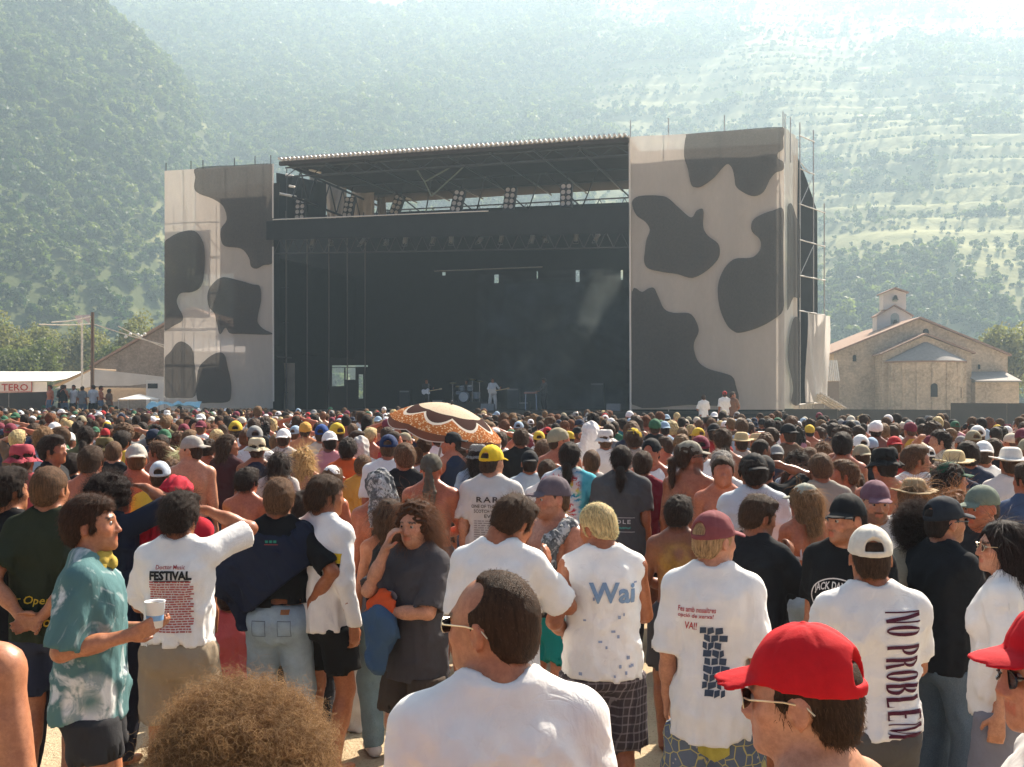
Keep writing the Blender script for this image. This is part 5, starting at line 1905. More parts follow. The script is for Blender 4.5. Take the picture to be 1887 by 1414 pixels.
# barn behind the left tower
DB = 92.0
bn = empty('barn', (wx(330, DB), DB, 0)); tag(bn, 'large dark stone barn with long roof behind the left tower', 'barn')
vx = lambda px: (px - 330) / FPX * DB
vz = lambda py: wz(py, DB)
MB().slab([(vx(172), 0, .05), (vx(500), 0, .05), (vx(500), 0, vz(640)), (vx(355), 0, vz(572)), (vx(172), 0, vz(676))], (0, 14, 0)).build('wall', stone_mat('barn_stone', (.27, .21, .17), (.33, .27, .22)), bn)
roof_slab(bn, vx(168), vz(678), vx(355), vz(570), -.4, 14.2, .2, M_TILE); roof_slab(bn, vx(355) + .02, vz(570), vx(505), vz(642), -.4, 14.2, .2, M_TILE)
MB().box((vx(352), -.06, vz(612)), (vx(405), -.02, vz(592))).build('loading_door', plain('pale_door', (.66, .58, .52)), bn)
MB().slab([(vx(350), -3, vz(650)), (vx(480), -3, vz(655)), (vx(480), -.1, vz(628)), (vx(350), -.1, vz(625))], (0, 0, .1)).build('porch_roof', plain('porch', (.52, .44, .38)), bn)
# utility pole with cables
up_ = empty('utility_pole', (wx(170, 60), 60, 0)); tag(up_, 'tall wooden utility pole carrying pale cables', 'pole')
MB().bar((0, 0, 0), (.02, 0, wz(576, 60)), .13, 8, .10).build('mast', plain('old_wood', (.18, .12, .085), .9), up_)
q = lambda px, py, y=0: ((px - 170) / FPX * (60 + y), y, wz(py, 60 + y))
for pts in [[q(170, 583), q(150, 588), q(125, 592), q(95, 594)], [q(170, 597), q(140, 599), q(105, 599), q(72, 598)], [q(172, 597), q(200, 606), q(240, 619), q(302, 636)], [q(205, 601, 1), q(250, 624, 1), q(302, 645, 1)]]:
    MB().path(pts, .035, 5).build('cable', plain('pale_cable', (.75, .68, .58), .6), up_)
p2 = empty('flag_pole', (wx(151, 61), 61, 0)); tag(p2, 'thin pole with a pale pennant beside the utility pole', 'pole')
MB().bar((0, 0, 0), (0, 0, wz(584, 61)), .06, 6).build('mast', MATS['pale_cable'], p2)
MB().add([(-.45, 0, wz(582, 61)), (.5, 0, wz(580, 61)), (.45, 0, wz(597, 61)), (.1, 0, wz(588, 61)), (-.2, 0, wz(597, 61))], [(0, 1, 2, 3), (0, 3, 4)]).build('pennant', plain('pennant', (.55, .47, .48)), p2)
for i, (px, py) in enumerate([(232, 621), (240, 616), (254, 617), (260, 620), (267, 616)]):
    b = MB().lathe([(0, -.09), (.07, -.07), (.1, 0), (.07, .07), (0, .1)], 8).build('lamp_globe', plain('globe', (.85, .8, .74), .3), None, True)
    b.location = (wx(px, 60), 60, wz(py, 60)); tag(b, ('leftmost', 'second from left', 'middle', 'second from right', 'rightmost')[i] + ' of five small white globe lamps strung on the cable', 'lamp', 'globe lamps on the cable')
# ------------------------------------------------------------------ special cloth
def pat_mat(name, build, bump=.5):
    t = NT(name)
    c = build(t)
    t.base(c, .9, .12)
    wv = t.noise(7.0, 3, .5, t.mapped((1, 1, .35)), 1.2)
    wv = t.math('ABSOLUTE', t.math('SUBTRACT', wv, .5))
    t.bump(t.math('ADD', t.math('MULTIPLY', wv, 2.2), t.math('MULTIPLY', t.noise(45, 3), .2)), bump, .012)
    return t.m


def _teal(t):
    v = t.coord()
    n = t.noise(5.5, 4, .62, v, .8); m = t.noise(14, 3, .6, v, .5)
    c = t.mix(t.noise(3, 3, .5, v), (.055, .13, .14), (.12, .22, .22))
    w1 = t.ramp(n, [(.53, 0), (.64, 1)])
    c = t.mix(t.math('MULTIPLY', w1, .85), c, (.66, .68, .68))
    # a dyed sunburst near the hem
    d = t.n('VectorMath', operation='DISTANCE'); t.l(v, d.inputs[0]); d.inputs[1].default_value = (.22, .03, .93)
    ring = t.ramp(d.outputs['Value'], [(.04, 0), (.07, 1), (.115, 1), (.14, 0)])
    return t.mix(t.math('MULTIPLY', ring, t.ramp(m, [(.42, .3), (.55, 1)])), c, (.68, .68, .66))


M_TEALDYE = pat_mat('tie_dye_teal', _teal)


def _rainbow(t):
    s = t.n('SeparateXYZ'); t.l(t.coord(), s.inputs[0])
    x = t.math('SUBTRACT', s.outputs[0], -.06); z = t.math('SUBTRACT', s.outputs[2], 1.17)
    an = t.math('ARCTAN2', z, x); rr = t.math('SQRT', t.math('ADD', t.math('MULTIPLY', x, x), t.math('MULTIPLY', z, z)))
    q = t.math('ADD', t.math('MULTIPLY', an, 3.2), t.math('MULTIPLY', t.noise(12, 3, .6, t.coord()), 3.0))
    ray = t.math('FRACT', q)
    band = t.math('FRACT', t.math('ADD', t.math('MULTIPLY', rr, 5.2), t.math('MULTIPLY', ray, .25)))
    c = t.ramp(band, [(0, (.02, .10, .30)), (.18, (.05, .38, .36)), (.36, (.70, .55, .10)), (.52, (.62, .13, .04)), (.68, (.45, .03, .06)), (.82, (.62, .60, .62)), (1.0, (.05, .32, .50))])
    c = t.mix(t.ramp(ray, [(.40, 0), (.55, .75)]), c, (.68, .66, .66))
    blue = t.mix(t.noise(16, 3, .6, t.coord()), (.02, .26, .36), (.15, .50, .55))
    return t.mix(t.ramp(s.outputs[0], [(.09, 0), (.13, 1)]), c, blue)


M_RAINBOW = pat_mat('tie_dye_rainbow', _rainbow)


def _plaid(t):
    s = t.n('SeparateXYZ'); t.l(t.coord(), s.inputs[0])
    def lines(o, f, w_):
        return t.ramp(t.math('FRACT', t.math('MULTIPLY', o, f)), [(w_, 1), (w_ + .06, 0)])
    sxy = t.math('ADD', s.outputs[0], t.math('MULTIPLY', s.outputs[1], .9))
    c = t.mix(t.noise(20, 2), (.045, .035, .04), (.08, .065, .07))
    c = t.mix(t.math('MULTIPLY', lines(sxy, 26, .16), .55), c, (.30, .27, .28))
    c = t.mix(t.math('MULTIPLY', lines(s.outputs[2], 22, .16), .5), c, (.27, .24, .26))
    c = t.mix(t.math('MULTIPLY', lines(t.math('ADD', sxy, .019), 13, .3), .35), c, (.02, .02, .03))
    return c


M_PLAID = pat_mat('plaid_cotton', _plaid, .4)


def _denim(t):
    n = t.noise(4, 4, .6, t.coord()); f = t.noise(220, 2, .6, t.coord())
    a = t.n('ObjectInfo').outputs['Color']
    c = t.mix(1.0, a, t.ramp(n, [(.3, .6), (.7, 1.5)]), 'MULTIPLY')
    return t.mix(t.math('MULTIPLY', f, .35), c, (.45, .52, .58))


M_DENIM = pat_mat('denim', _denim, .45)


def _print_shorts(t):
    v = t.n('TexVoronoi', feature='DISTANCE_TO_EDGE'); v.inputs['Scale'].default_value = 16; t.l(t.coord(), v.inputs['Vector'])
    w_ = t.n('TexVoronoi'); w_.inputs['Scale'].default_value = 22; t.l(t.coord(), w_.inputs['Vector'])
    c = t.mix(t.noise(5, 3, .5, t.coord()), (.10, .13, .19), (.16, .19, .25))
    c = t.mix(t.ramp(v.outputs[0], [(.02, 1), (.05, 0)]), c, (.50, .45, .18))
    return t.mix(t.ramp(w_.outputs[0], [(.10, 1), (.16, 0)]), c, (.50, .46, .42))


M_PRINTSH = pat_mat('printed_cotton', _print_shorts, .35)


def _camo(t):
    n = t.noise(16, 5, .7, t.mapped((1, 1, .6)), 1.0); m_ = t.noise(30, 3, .7, t.coord(), 1.0)
    c = t.mix(t.ramp(n, [(.47, 0), (.53, 1)]), (.10, .105, .11), (.42, .41, .40))
    return t.mix(t.ramp(m_, [(.55, 0), (.60, .8)]), c, (.05, .045, .045))


M_CAMO = pat_mat('camo_scarf', _camo, .4)
M_INK = objcol_mat('shirt_ink', .85, .15, .1, 60, .1, .002)
WHITE = (.80, .78, .755)
GW = 'people standing close to the camera'
BK = dict(ux=(1, 0, 0), uy=(0, 0, 1), nrm=(0, -1, 0))
FRT = dict(ux=(-1, 0, 0), uy=(0, 0, 1), nrm=(0, 1, 0))


def fit(v, f, w_, h_, x0=0.0, y0=0.0):
    xs = [p[0] for p in v]; ys = [p[1] for p in v]
    sx, sy = w_ / (max(xs) - min(xs)), h_ / (max(ys) - min(ys))
    cx_, cy_ = (max(xs) + min(xs)) / 2, (max(ys) + min(ys)) / 2
    return [((x - cx_) * sx + x0, (y - cy_) * sy + y0) for x, y in v], f


def shirt_print(p, v, f, origin, color, side=BK, on='top', **kw):
    return wrap_print(v, f, p[on].data, origin, side['ux'], side['uy'], side['nrm'], M_INK, p[on], 'print', color, **kw)


def Hd(H, y):            # distance at which a person of height H has the top of the head at row y
    return (EYE - H) * FPX / (y - HOR)


def P_(label, px, y, H=1.72, d=None, **kw):
    d = d or Hd(H, y)
    return person(label, px, y, d, group=GW, **kw)


def neck_ring(p, color, mat=M_CLOTH, name='neckerchief'):
    F = Field((-.14, -.14, 1.42), (.14, .16, 1.56), .006)
    F.add(TUBE([(1.462, .0, .098, .10), (1.49, .0, .085, .088), (1.53, .0, .072, .078)], 2.0), .01)
    F.disp(waves(4, .004, 60, 1.0))
    F.add(EL((.02, .09, 1.475), (.035, .018, .028)), .01)
    return mobj(name, F.mesh(), mat, p['root'], color)


# --- front rank, cut by the lower edge
p = P_('balding man with gold-rimmed sunglasses and white t-shirt, head turned left', 918, 1055, d=2.28, face=12, pose=dict(head=(46, -4, 0, 0, .02), wide=1.10, belly=.1, jaw=1.1), top=dict(kind='tee', color=WHITE, loose=1.15, h=.008),
       low=dict(kind='trousers', color=(.08, .08, .1)), hair=('receding', 'dark'), skin='mid', h=.008, hh=.0035, nstr=9000, faced=True, seed=1, topz=1.756)
glasses(p, M_GOLD, M_DARK, True)
v, f = [], []
for cx_, cy_, rx, ry in [(-.012, .0, .011, .014), (.012, .006, .010, .014), (.030, -.008, .009, .012), (-.034, -.012, .009, .012), (0, -.035, .024, .02)]:
    b = len(v); v += [(cx_ + rx * math.cos(q), cy_ + ry * math.sin(q)) for q in np.linspace(0, 6.283, 11)[:-1]]; f.append(tuple(range(b, b + 10)))
shirt_print(p, v, f, (.055, -.2, 1.335), (.03, .03, .035))
p = P_('person with a big frizzy light brown mop of curls, seen from behind', 448, 1268, d=1.62, face=5, pose=dict(fem=True), top=dict(kind='tee', color=(.3, .1, .1)), low=dict(kind='shorts', color=(.1, .1, .1)),
       hair=('afro', (.23, .115, .048)), h=.014, hh=.0062, nstr=0, seed=2, topz=1.792, hands=False)
for q, (nn_, L_, cu_, rd) in enumerate([(34000, .040, .0065, .00034), (12000, .055, .009, .00026)]):
    strand_child(p['hair'], strands('loose_strands', p['hair'].data, nn_, L_, 5 + q, cu_, .25, rd, 13, .9, .25), [(.20, .105, .045), (.40, .245, .115)][q])  # paler second layer puts sunlit golden highlights into the strand colour
p = P_('man in a bright red baseball cap with thin glasses, facing left', 1492, 1158, d=1.90, face=40, pose=dict(head=(22, -6, 0), wide=.95), hair=('undercap', 'dark'), hat=('cap', (.52, .008, .014), 0, .004), skin='fair', h=.009, hh=.004, nstr=5000, seed=3,
       faced=True, low=dict(kind='shorts', color=(.1, .1, .12)))
glasses(p, M_GOLD, M_DARK, True)
p = P_('man in a red baseball cap and sunglasses cut off by the right edge', 1958, 1118, d=2.0, face=70, pose=dict(head=(15, -4, 0)), hair=('undercap', 'dark'), hat=('cap', (.50, .008, .016), 0, .004), skin='fair', h=.009, hh=.004, nstr=3500, seed=4, faced=True,
       top=dict(kind='tee', color=(.6, .58, .55)), low=dict(kind='shorts', color=(.1, .1, .12)))
glasses(p)
P_('bare-shouldered person whose arm enters at the lower left corner', -128, 985, d=2.62, face=10, pose=dict(armR='down2', wide=1.05), hair=('short', 'brown'), skin='mid', h=.012, nstr=0, seed=5, low=dict(kind='shorts', color=(.1, .1, .12)), hands=False)

# --- second rank
p = P_('young man in teal tie-dye shirt holding a cup, facing right', 168, 910, d=4.3, face=-76, pose=dict(armR=((.19, .17, 1.20), (.2, -1, -.7), (-.1, 1, .35), (-1, 0, .2), .75), armL=((.14, .18, 1.16), (.5, -1, -.6), (-.5, 1, .1), (0, 0, 1), .5), head=(-4, 2, 0), jaw=1.02),
       top=dict(kind='tee', mat=M_TEALDYE, loose=1.25, hem=.83, sleeve=.92), low=dict(kind='shorts', color=(.035, .035, .038), mat=M_CLOTH, length=.62), hair=('short', (.045, .02, .011)), skin='mid', h=.0085, hh=.0045, nstr=4500, faced=True, stub=.12, seed=6)
neck_ring(p, (.42, .30, .06))
TDM = p
p = P_('man in white festival t-shirt and khaki shorts with one hand to his brow', 330, 908, d=5.15, face=0, pose=dict(armR=((.10, .14, 1.66), (.75, .55, .05), (-1, .1, .2), (0, 0, -1), .3), armL='front', head=(-8, -5, 0), wide=1.0), top=dict(kind='tee', color=WHITE, hem=.97, loose=1.1, sleeve=.9), low=dict(kind='shorts', color=(.30, .24, .17)),
       hair=('messy', 'black'), skin='tan', h=.0115, hh=.0062, nstr=2500, seed=7)
v, f = fit(*text2d('Doctor Music', 1, .01), .15, .022); shirt_print(p, v, f, (0, -.2, 1.395), (.35, .04, .05))
v, f = fit(*text2d('FESTIVAL', 1, .05), .215, .048); shirt_print(p, v, f, (0, -.2, 1.352), (.03, .03, .03))
rl = random.Random(5); rc = []
for i in range(21):
    y = 1.315 - i * .0128; x = -.105 - rl.uniform(0, .01)
    while x < .10:
        w_ = rl.uniform(.008, .03); rc.append((x, y, min(x + w_, .115), y + .0072)); x += w_ + .004
v, f = rects2d(rc); shirt_print(p, v, f, (0, -.2, 0), (.42, .10, .09))
v, f = rects2d([(-.09, 1.322, .095, 1.326)]); shirt_print(p, v, f, (0, -.2, 0), (.05, .04, .04))
p = P_('man in dark green t-shirt with yellow script, hands behind his back', 92, 857, d=5.5, face=-4, pose=dict(armR='back', armL='back', wide=1.08, head=(-8, 0, 0)), top=dict(kind='tee', color=(.026, .032, .018), loose=1.2, hem=.86), low=dict(kind='shorts', color=(.03, .035, .06)),
       hair=('crop', 'brown'), skin='mid', h=.0095, hh=.0062, nstr=3000, seed=8)
v, f = fit(*text2d('Air Open M', 1, .012, shear=.2), .34, .055); shirt_print(p, v, f, (-.01, -.2, 1.075), (.62, .42, .04))
v, f = fit(*text2d('a Clo', 1, .012, shear=.2), .17, .055); shirt_print(p, v, f, (-.0, -.2, .975), (.62, .42, .04))
P_('dark curly-haired man in black shirt at the left edge', 14, 862, d=5.6, face=-10, pose=dict(head=(-25, 0, 0)), top=dict(kind='tee', color=(.012, .012, .014)), low=dict(kind='trousers', color=(.03, .03, .04)), hair=('messy', 'black'), skin='mid', h=.013, nstr=1500, seed=9, hands=False)
# navy sweater over the shoulders, jeans
p = P_('man in blue jeans with a navy sweater draped over his shoulders', 514, 880, d=5.85, face=-4, pose=dict(armR='hip', armL='front', wide=1.06, head=(10, 0, 0)), top=dict(kind='tee', color=(.012, .012, .013), hem=1.03, sleeve=.85), low=dict(kind='trousers', color=(.22, .30, .37), mat=M_DENIM, loose=.8),
       hair=('short', 'brown'), skin='tan', h=.0115, hh=.0062, nstr=2500, seed=10, shoes=(.5, .48, .45))
F = Field((-.46, -.32, .78), (.34, .26, 1.58), .011)
F.add(TUBE([(1.0, -.02, .215, .17), (1.2, -.01, .225, .165), (1.35, -.01, .225, .150), (1.43, -.012, .20, .125), (1.48, -.016, .125, .095), (1.52, -.016, .09, .08)], 2.5), .02)
F.add(RC((-.12, -.03, 1.36), (-.30, -.05, 1.16), .11, .10), .06); F.add(RC((-.24, -.06, 1.12), (-.17, -.10, .88), .055, .035), .03); F.add(RC((.14, -.02, 1.43), (.20, -.02, 1.36), .09, .07), .04)
fo = waves(12, .010, 20, .6); F.disp(lambda X, Y, Z: np.maximum(fo(X, Y, Z), f32(-.003)))
F.clip(lambda X, Y, Z: (f32(1.06) + (X + f32(.05)) * f32(.5) - Z) * f32(.9)) if False else None
F.clip(lambda X, Y, Z: np.where(X > -.10, f32(1.10) + X * f32(.8), f32(.88)) - Z)
F.sub(TUBE([(.8, -.0, .165, .125), (1.45, -.01, .165, .115), (1.6, 0, .09, .085)], 2.5), .01)
F.sub(EL((0, .03, 1.56), (.08, .09, .06)), .01)
sw = mobj('sweater', F.mesh(), M_CLOTH, p['root'], (.016, .020, .038)); p['top'] = sw
v, f = rects2d([(-.035 + .024 * i, 0, -.018 + .024 * i, .014) for i in range(3)] ); shirt_print(p, v, f, (0, -.2, 1.40), (.03, .22, .16))
v, f = rects2d([(-.04, 0, .04, .004)]); shirt_print(p, v, f, (0, -.2, 1.388), (.30, .05, .05))
v, f = rects2d([(.05, .985, .10, 1.012)]); wrap_print(v, f, p['low'].data, (0, -.2, 0), (1, 0, 0), (0, 0, 1), (0, -1, 0), M_INK, p['low'], 'leather_patch', (.25, .11, .05))
rcs = [(-.115, .86, -.035, .863), (.035, .86, .115, .863), (-.115, .86, -.112, .95), (-.038, .86, -.035, .95), (.035, .86, .038, .95), (.112, .86, .115, .95), (-.115, .947, -.035, .951), (.035, .947, .115, .951)]
v, f = rects2d(rcs); wrap_print(v, f, p['low'].data, (0, -.25, 0), (1, 0, 0), (0, 0, 1), (0, -1, 0), M_INK, p['low'], 'pocket_seam', (.10, .13, .17))
p = P_('man in white long-sleeved top with yellow stripe and black shorts', 597, 874, d=5.9, face=-34, pose=dict(armR='down2', armL='down2', head=(-28, -6, 0)), top=dict(kind='long', color=WHITE, hem=.86, loose=1.3), low=dict(kind='shorts', color=(.014, .014, .015), length=.75), hair=('bowl', 'dark'), skin='tan', h=.0125, nstr=2500, seed=11)
v, f = rects2d([(-.02 + .04 * i, 1.27, .02 + .04 * i, 1.325) for i in range(6)]); shirt_print(p, v, f, (0, -.2, 0), (.62, .42, .03))
v, f = rects2d([(-.02 + .04 * i, 1.245, .02 + .04 * i, 1.269) for i in range(6)]); shirt_print(p, v, f, (0, -.2, 0), (.02, .02, .02))
P_('black-haired person in white t-shirt half hidden by the navy sweater', 562, 905, d=6.35, face=8, pose=dict(armR='down2', head=(-20, 0, 0)), top=dict(kind='tee', color=(.72, .70, .68), hem=.74), low=dict(kind='trousers', color=(.02, .02, .025)), hair=('messy', 'black'), skin='tan', h=.013, nstr=1500, seed=12, hands=False)
# long-haired man with hand to face
p = P_('long-haired man in charcoal t-shirt touching his nose, clothes under his arm', 768, 922, d=5.35, face=138, pose=dict(armR=((.055, .185, 1.50), (.35, .35, -1), (-.35, -.1, .95), (-.6, -.8, 0), .45), armL=((-.02, .215, 1.16), (.9, .0, -.6), (-1, .1, .1), (0, -1, 0), .6), head=(14, -8, 0)),
       top=dict(kind='tee', color=(.060, .055, .060), hem=.76, loose=1.2, sleeve=.9), low=dict(kind='shorts', color=(.06, .045, .035), length=.9), hair=('longwave', (.085, .035, .016)), skin='fair', h=.0085, hh=.0062, nstr=5000, faced=True, stub=.22, seed=13, shoes=(.1, .09, .08))
vv = [(-.055 + .055 * math.cos(q), .03 * math.sin(q) - .35 * 0) for q in np.linspace(0, 6.283, 17)[:-1]]
shirt_print(p, vv, [tuple(range(16))], (.0, .2, 1.24), (.40, .38, .37), FRT); v, f = rects2d([(-.10, -.03, .0, .032)]); shirt_print(p, v, f, (.085, .2, 1.245), (.03, .11, .09), FRT)
vv = [(.018 * math.cos(q), .014 * math.sin(q)) for q in np.linspace(0, 6.283, 11)[:-1]]; shirt_print(p, vv, [tuple(range(10))], (-.02, .2, 1.24), (.05, .05, .05), FRT, off=.006)
LHM = p
P_('woman in teal and black top and blue jeans behind the long-haired man', 716, 918, d=6.25, face=20, pose=dict(fem=True, armL='down2', armR='front'), top=dict(kind='tank', color=(.02, .02, .022), hem=.95), low=dict(kind='trousers', color=(.10, .18, .22), mat=M_DENIM), hair=('long', 'dark'), skin='tan', h=.0125, nstr=1500, seed=14, shoes=(.55, .52, .5))
p = P_('shirtless man with grey head scarf tied in long tails', 795, 834, d=8.0, face=-6, pose=dict(armR='front', armL='front', wide=1.08), hair=None, hat=('doorag', (.085, .075, .058)), skin='red', h=.0125, nstr=0, seed=15, low=dict(kind='shorts', color=(.1, .1, .12)), hands=False)
p = P_('sunburnt person with a camouflage scarf hanging from the head', 700, 864, d=7.2, face=24, pose=dict(head=(15, -8, 0)), hair=None, hat=('scarf', (.3, .3, .3)), skin='red', h=.013, nstr=0, seed=16, low=dict(kind='shorts', color=(.1, .1, .12)), hands=False)
p['hat'].data = p['hat'].data.copy(); p['hat'].data.materials.clear(); p['hat'].data.materials.append(M_CAMO)
# RARE t-shirt
p = P_('man in yellow cap and grey-white t-shirt lettered RARE', 905, 821, H=1.80, face=-8, pose=dict(armR='front', armL='down', head=(-25, -6, 0), wide=1.08), top=dict(kind='tee', color=(.58, .55, .52), loose=1.25, hem=.85), low=dict(kind='shorts', color=(.1, .1, .1)), hair=('undercap', 'dark'), hat=('cap', (.70, .47, .02), 0),
       skin='fair', h=.012, hh=.0068, nstr=1200, seed=17, hands=False)
v, f = fit(*text2d('RARE', 1, .02, 1.25), .22, .042); shirt_print(p, v, f, (.02, -.2, 1.365), (.07, .055, .05))
for i, (tx_, w_) in enumerate([('ONE OF THE PUREST', .30), ('SCOTCH WHISKIES', .26), ('EVER', .1), ('', 0)]):
    if tx_:
        v, f = fit(*text2d(tx_, 1, .012), w_, .026); shirt_print(p, v, f, (.02, -.2, 1.315 - .037 * i), (.10, .08, .07))
rc = []
for i in range(12):
    x = -.13
    while x < .14: w_ = rl.uniform(.01, .05); rc.append((x, 1.20 - i * .017, min(.15, x + w_), 1.2075 - i * .017)); x += w_ + .008
v, f = rects2d(rc); shirt_print(p, v, f, (.02, -.2, 0), (.30, .27, .25))
# white t-shirt man looking down
P_('man in plain white t-shirt bending his head to the right', 920, 914, d=4.75, face=-14, pose=dict(armR=((.16, .28, 1.33), (.8, -.4, -.8), (.1, .3, 1), (-1, .2, 0), .3), armL='down', head=(-30, -24, 8, .03, .03, -.01), wide=1.04), top=dict(kind='tee', color=WHITE, loose=1.1, sleeve=.85), low=dict(kind='trousers', color=(.5, .5, .5)),
   hair=('short', 'dark'), skin='tan', h=.0095, hh=.0062, nstr=3000, seed=18, topz=1.742)
p = P_('shirtless man in grey-blue cap with a dark towel over his shoulder, facing left', 1020, 878, d=5.9, face=132, pose=dict(armL=((.02, .19, 1.22), (.9, .1, -.6), (-.8, .1, .5), (0, -1, 0), .8), armR='down', head=(-18, -4, 0), wide=1.06), hair=('undercap', 'brown'), hat=('cap', (.11, .085, .10), 0, .0),
       skin=(.44, .195, .115), h=.009, nstr=600, faced=True, stub=.25, seed=19, low=dict(kind='shorts', color=(.01, .19, .18), length=.6))
m = MB()
F = Field((-.25, -.22, .95), (.05, .26, 1.56), .010)
F.add(RC((-.12, .14, 1.40), (-.11, .165, 1.22), .045, .05), .02); F.add(RC((-.12, .14, 1.40), (-.13, .0, 1.475), .045, .05), .03); F.add(RC((-.13, .0, 1.475), (-.13, -.13, 1.33), .05, .05), .03); F.add(RC((-.07, .19, 1.18), (-.06, .18, 1.03), .04, .055), .02)
F.disp(waves(6, .008, 55, .5))
mobj('towel', F.mesh(), M_CAMO, p['root'], (.05, .06, .07))
v, f = fit(*text2d('SPORT', 1, .01), .06, .018)
F = TUBE([(.95, 0, .175, .13), (1.03, 0, .17, .125)], 2.3); Fd = Field((-.22, -.2, .92), (.22, .2, 1.06), .011); Fd.add(F, .01); Fd.add(EL((.05, .12, .97), (.09, .04, .05)), .02)
mobj('waist_bag', Fd.mesh(), M_CLOTH, p['root'], (.018, .018, .022))
# blond man, sleeveless
p = P_('bleach-blond man in frayed white sleeveless shirt and plaid shorts', 1110, 930, d=4.95, face=3, pose=dict(armR='front', armL=((.18, .12, 1.06), (.5, -1, -.3), (0, .9, -.2), (-1, 0, 0), .4), head=(38, -14, -4, 0, .03, -.01), wide=1.06), top=dict(kind='less', color=WHITE, hem=.86, loose=1.3, flare=.012), low=dict(kind='shorts', mat=M_PLAID, length=1.0, waist=.99, loose=1.8),
       hair=('crop', 'blond'), skin='tan', h=.009, hh=.0062, nstr=3500, faced=True, seed=20, topz=1.742)
v, f = fit(*text2d('Wai', 1, .03), .235, .105); shirt_print(p, v, f, (.03, -.2, 1.315), (.20, .30, .45))
rc = []
for i in range(16):
    x, y = rl.uniform(-.16, .15), rl.uniform(.88, 1.36); rc.append((x, y, x + rl.uniform(.008, .022), y + rl.uniform(.008, .018)))
v, f = rects2d(rc); shirt_print(p, v, f, (0, -.2, 0), (.30, .36, .50))
# painted back
p = P_('black-haired person with back painted yellow and a red spot', 1250, 914, d=6.3, face=-10, pose=dict(armR='front', armL='front', head=(-10, -4, 0)), hair=('messy', 'black'), skin='brown', h=.0115, nstr=1500, seed=21, low=dict(kind='shorts', color=(.05, .05, .06)), hands=False)
b = p['body']; me = b.data; n = len(me.vertices); co = np.empty(n * 3, f32); me.vertices.foreach_get('co', co); co = co.reshape(-1, 3)
T = np.ones((n, 4), f32)
wgt = np.exp(-((co[:, 0] / .13) ** 4 + ((co[:, 2] - 1.27) / .17) ** 4)) * (co[:, 1] < -.02)
wgt = np.clip(wgt * (1 + .5 * vnoise(co[:, 0] * 40, co[:, 2] * 40, 4)), 0, 1)
T[:, :3] = T[:, :3] * (1 - wgt[:, None]) + np.array((1.55, 2.3, .55)) * wgt[:, None]
dsp = np.hypot(co[:, 0] - .03, co[:, 2] - 1.20) + .1 * (co[:, 1] > 0)
T[dsp < .022, :3] = (1.6, .45, .8)
me.color_attributes.new('tint', 'FLOAT_COLOR', 'POINT').data.foreach_set('color', T.ravel())
me.materials[0] = M_SKINF
# maroon cap
p = P_('close-cropped man in faded maroon cap and white t-shirt with map print', 1314, 943, d=4.4, face=-16, pose=dict(armR='down', armL='down', head=(-38, -4, 0)), top=dict(kind='tee', color=WHITE, hem=.76, loose=1.15, sleeve=1.0, flare=.01), low=dict(kind='shorts', mat=M_PRINTSH, length=.95, loose=1.5), hair=('buzz', (.45, .28, .14)),
       hat=('cap', (.20, .055, .062), 0), skin='fair', h=.0092, hh=.0045, nstr=1500, faced=True, seed=22)
for i, tx_ in enumerate(['Fes amb nosaltres', 'opció de xerxa!', 'VA!!']):
    v, f = fit(*text2d(tx_, 1, .015, shear=.15), (.17, .16, .055)[i], (.024, .024, .034)[i]); shirt_print(p, v, f, ((-.06, -.065, -.085)[i], -.2, (1.345, 1.315, 1.272)[i]), (.45, .05, .06))
rm = random.Random(3); v, f = [], []
for r_ in range(9):
    y1 = 1.27 - r_ * .034; y0 = y1 - .028; x = -.035 + rm.uniform(-.012, .01) + r_ * .001
    for c_ in range(3):
        w_ = rm.uniform(.018, .038); b_ = len(v); k = rm.uniform(-.008, .008)
        v += [(x, y0 + k), (x + w_, y0 - k), (x + w_ + rm.uniform(-.004, .004), y1 - k * .5), (x + .002, y1 + k * .5)]; f.append((b_, b_ + 1, b_ + 2, b_ + 3)); x += w_ + .0045
shirt_print(p, v, f, (-.005, -.2, 0), (.055, .075, .115))
v, f = [(.0, .0), (.09, .0), (.045, -.05)], [(0, 1, 2)]
wrap_print([(-.06, .70), (.08, .70), (.08, .75), (-.06, .75), (.01, .64)], [(0, 1, 2, 3), (0, 4, 1)], p['low'].data, (0, -.25, 0), (1, 0, 0), (0, 0, 1), (0, -1, 0), M_INK, p['low'], 'pocket', (.52, .45, .10))
P_('dark-haired man in black t-shirt with hands clasped before him', 1392, 910, d=5.5, face=-46, pose=dict(armR=((.05, .27, 1.36), (.8, -.2, -.8), (-.1, .5, .9), (-1, 0, 0), .6), armL='clap', head=(-22, -14, 0)), top=dict(kind='tee', color=(.013, .014, .017), loose=1.25, sleeve=.9), low=dict(kind='shorts', color=(.02, .02, .025)),
   hair=('short', 'dark'), skin='tan', h=.009, hh=.0062, nstr=2500, faced=True, stub=.2, seed=23)
p = P_('woman in pale grey-green cap, bikini top and denim shorts', 1484, 892, H=1.60, face=10, pose=dict(fem=True, armL='front', armR='down', head=(35, -4, 0)), hair=('long', 'light'), hat=('cap', (.33, .34, .28), 0), skin='red', h=.0115, nstr=1500, seed=24, low=dict(kind='shorts', color=(.26, .33, .38), mat=M_DENIM, length=.4), hands=False)
F = Field((-.2, -.16, 1.2), (.2, .2, 1.50), .009)
F.add(TUBE([(1.225, .012, .146, .108), (1.255, .012, .148, .110)], 2.4), .004)
for s_ in (1, -1): F.add(RC((s_ * .085, -.115, 1.25), (s_ * .075, -.05, 1.47), .009, .009), .004); F.add(EL((s_ * .068, .098, 1.285), (.064, .058, .05)), .01)
mobj('bikini_top', F.mesh(), M_CLOTH, p['root'], (.60, .50, .52))
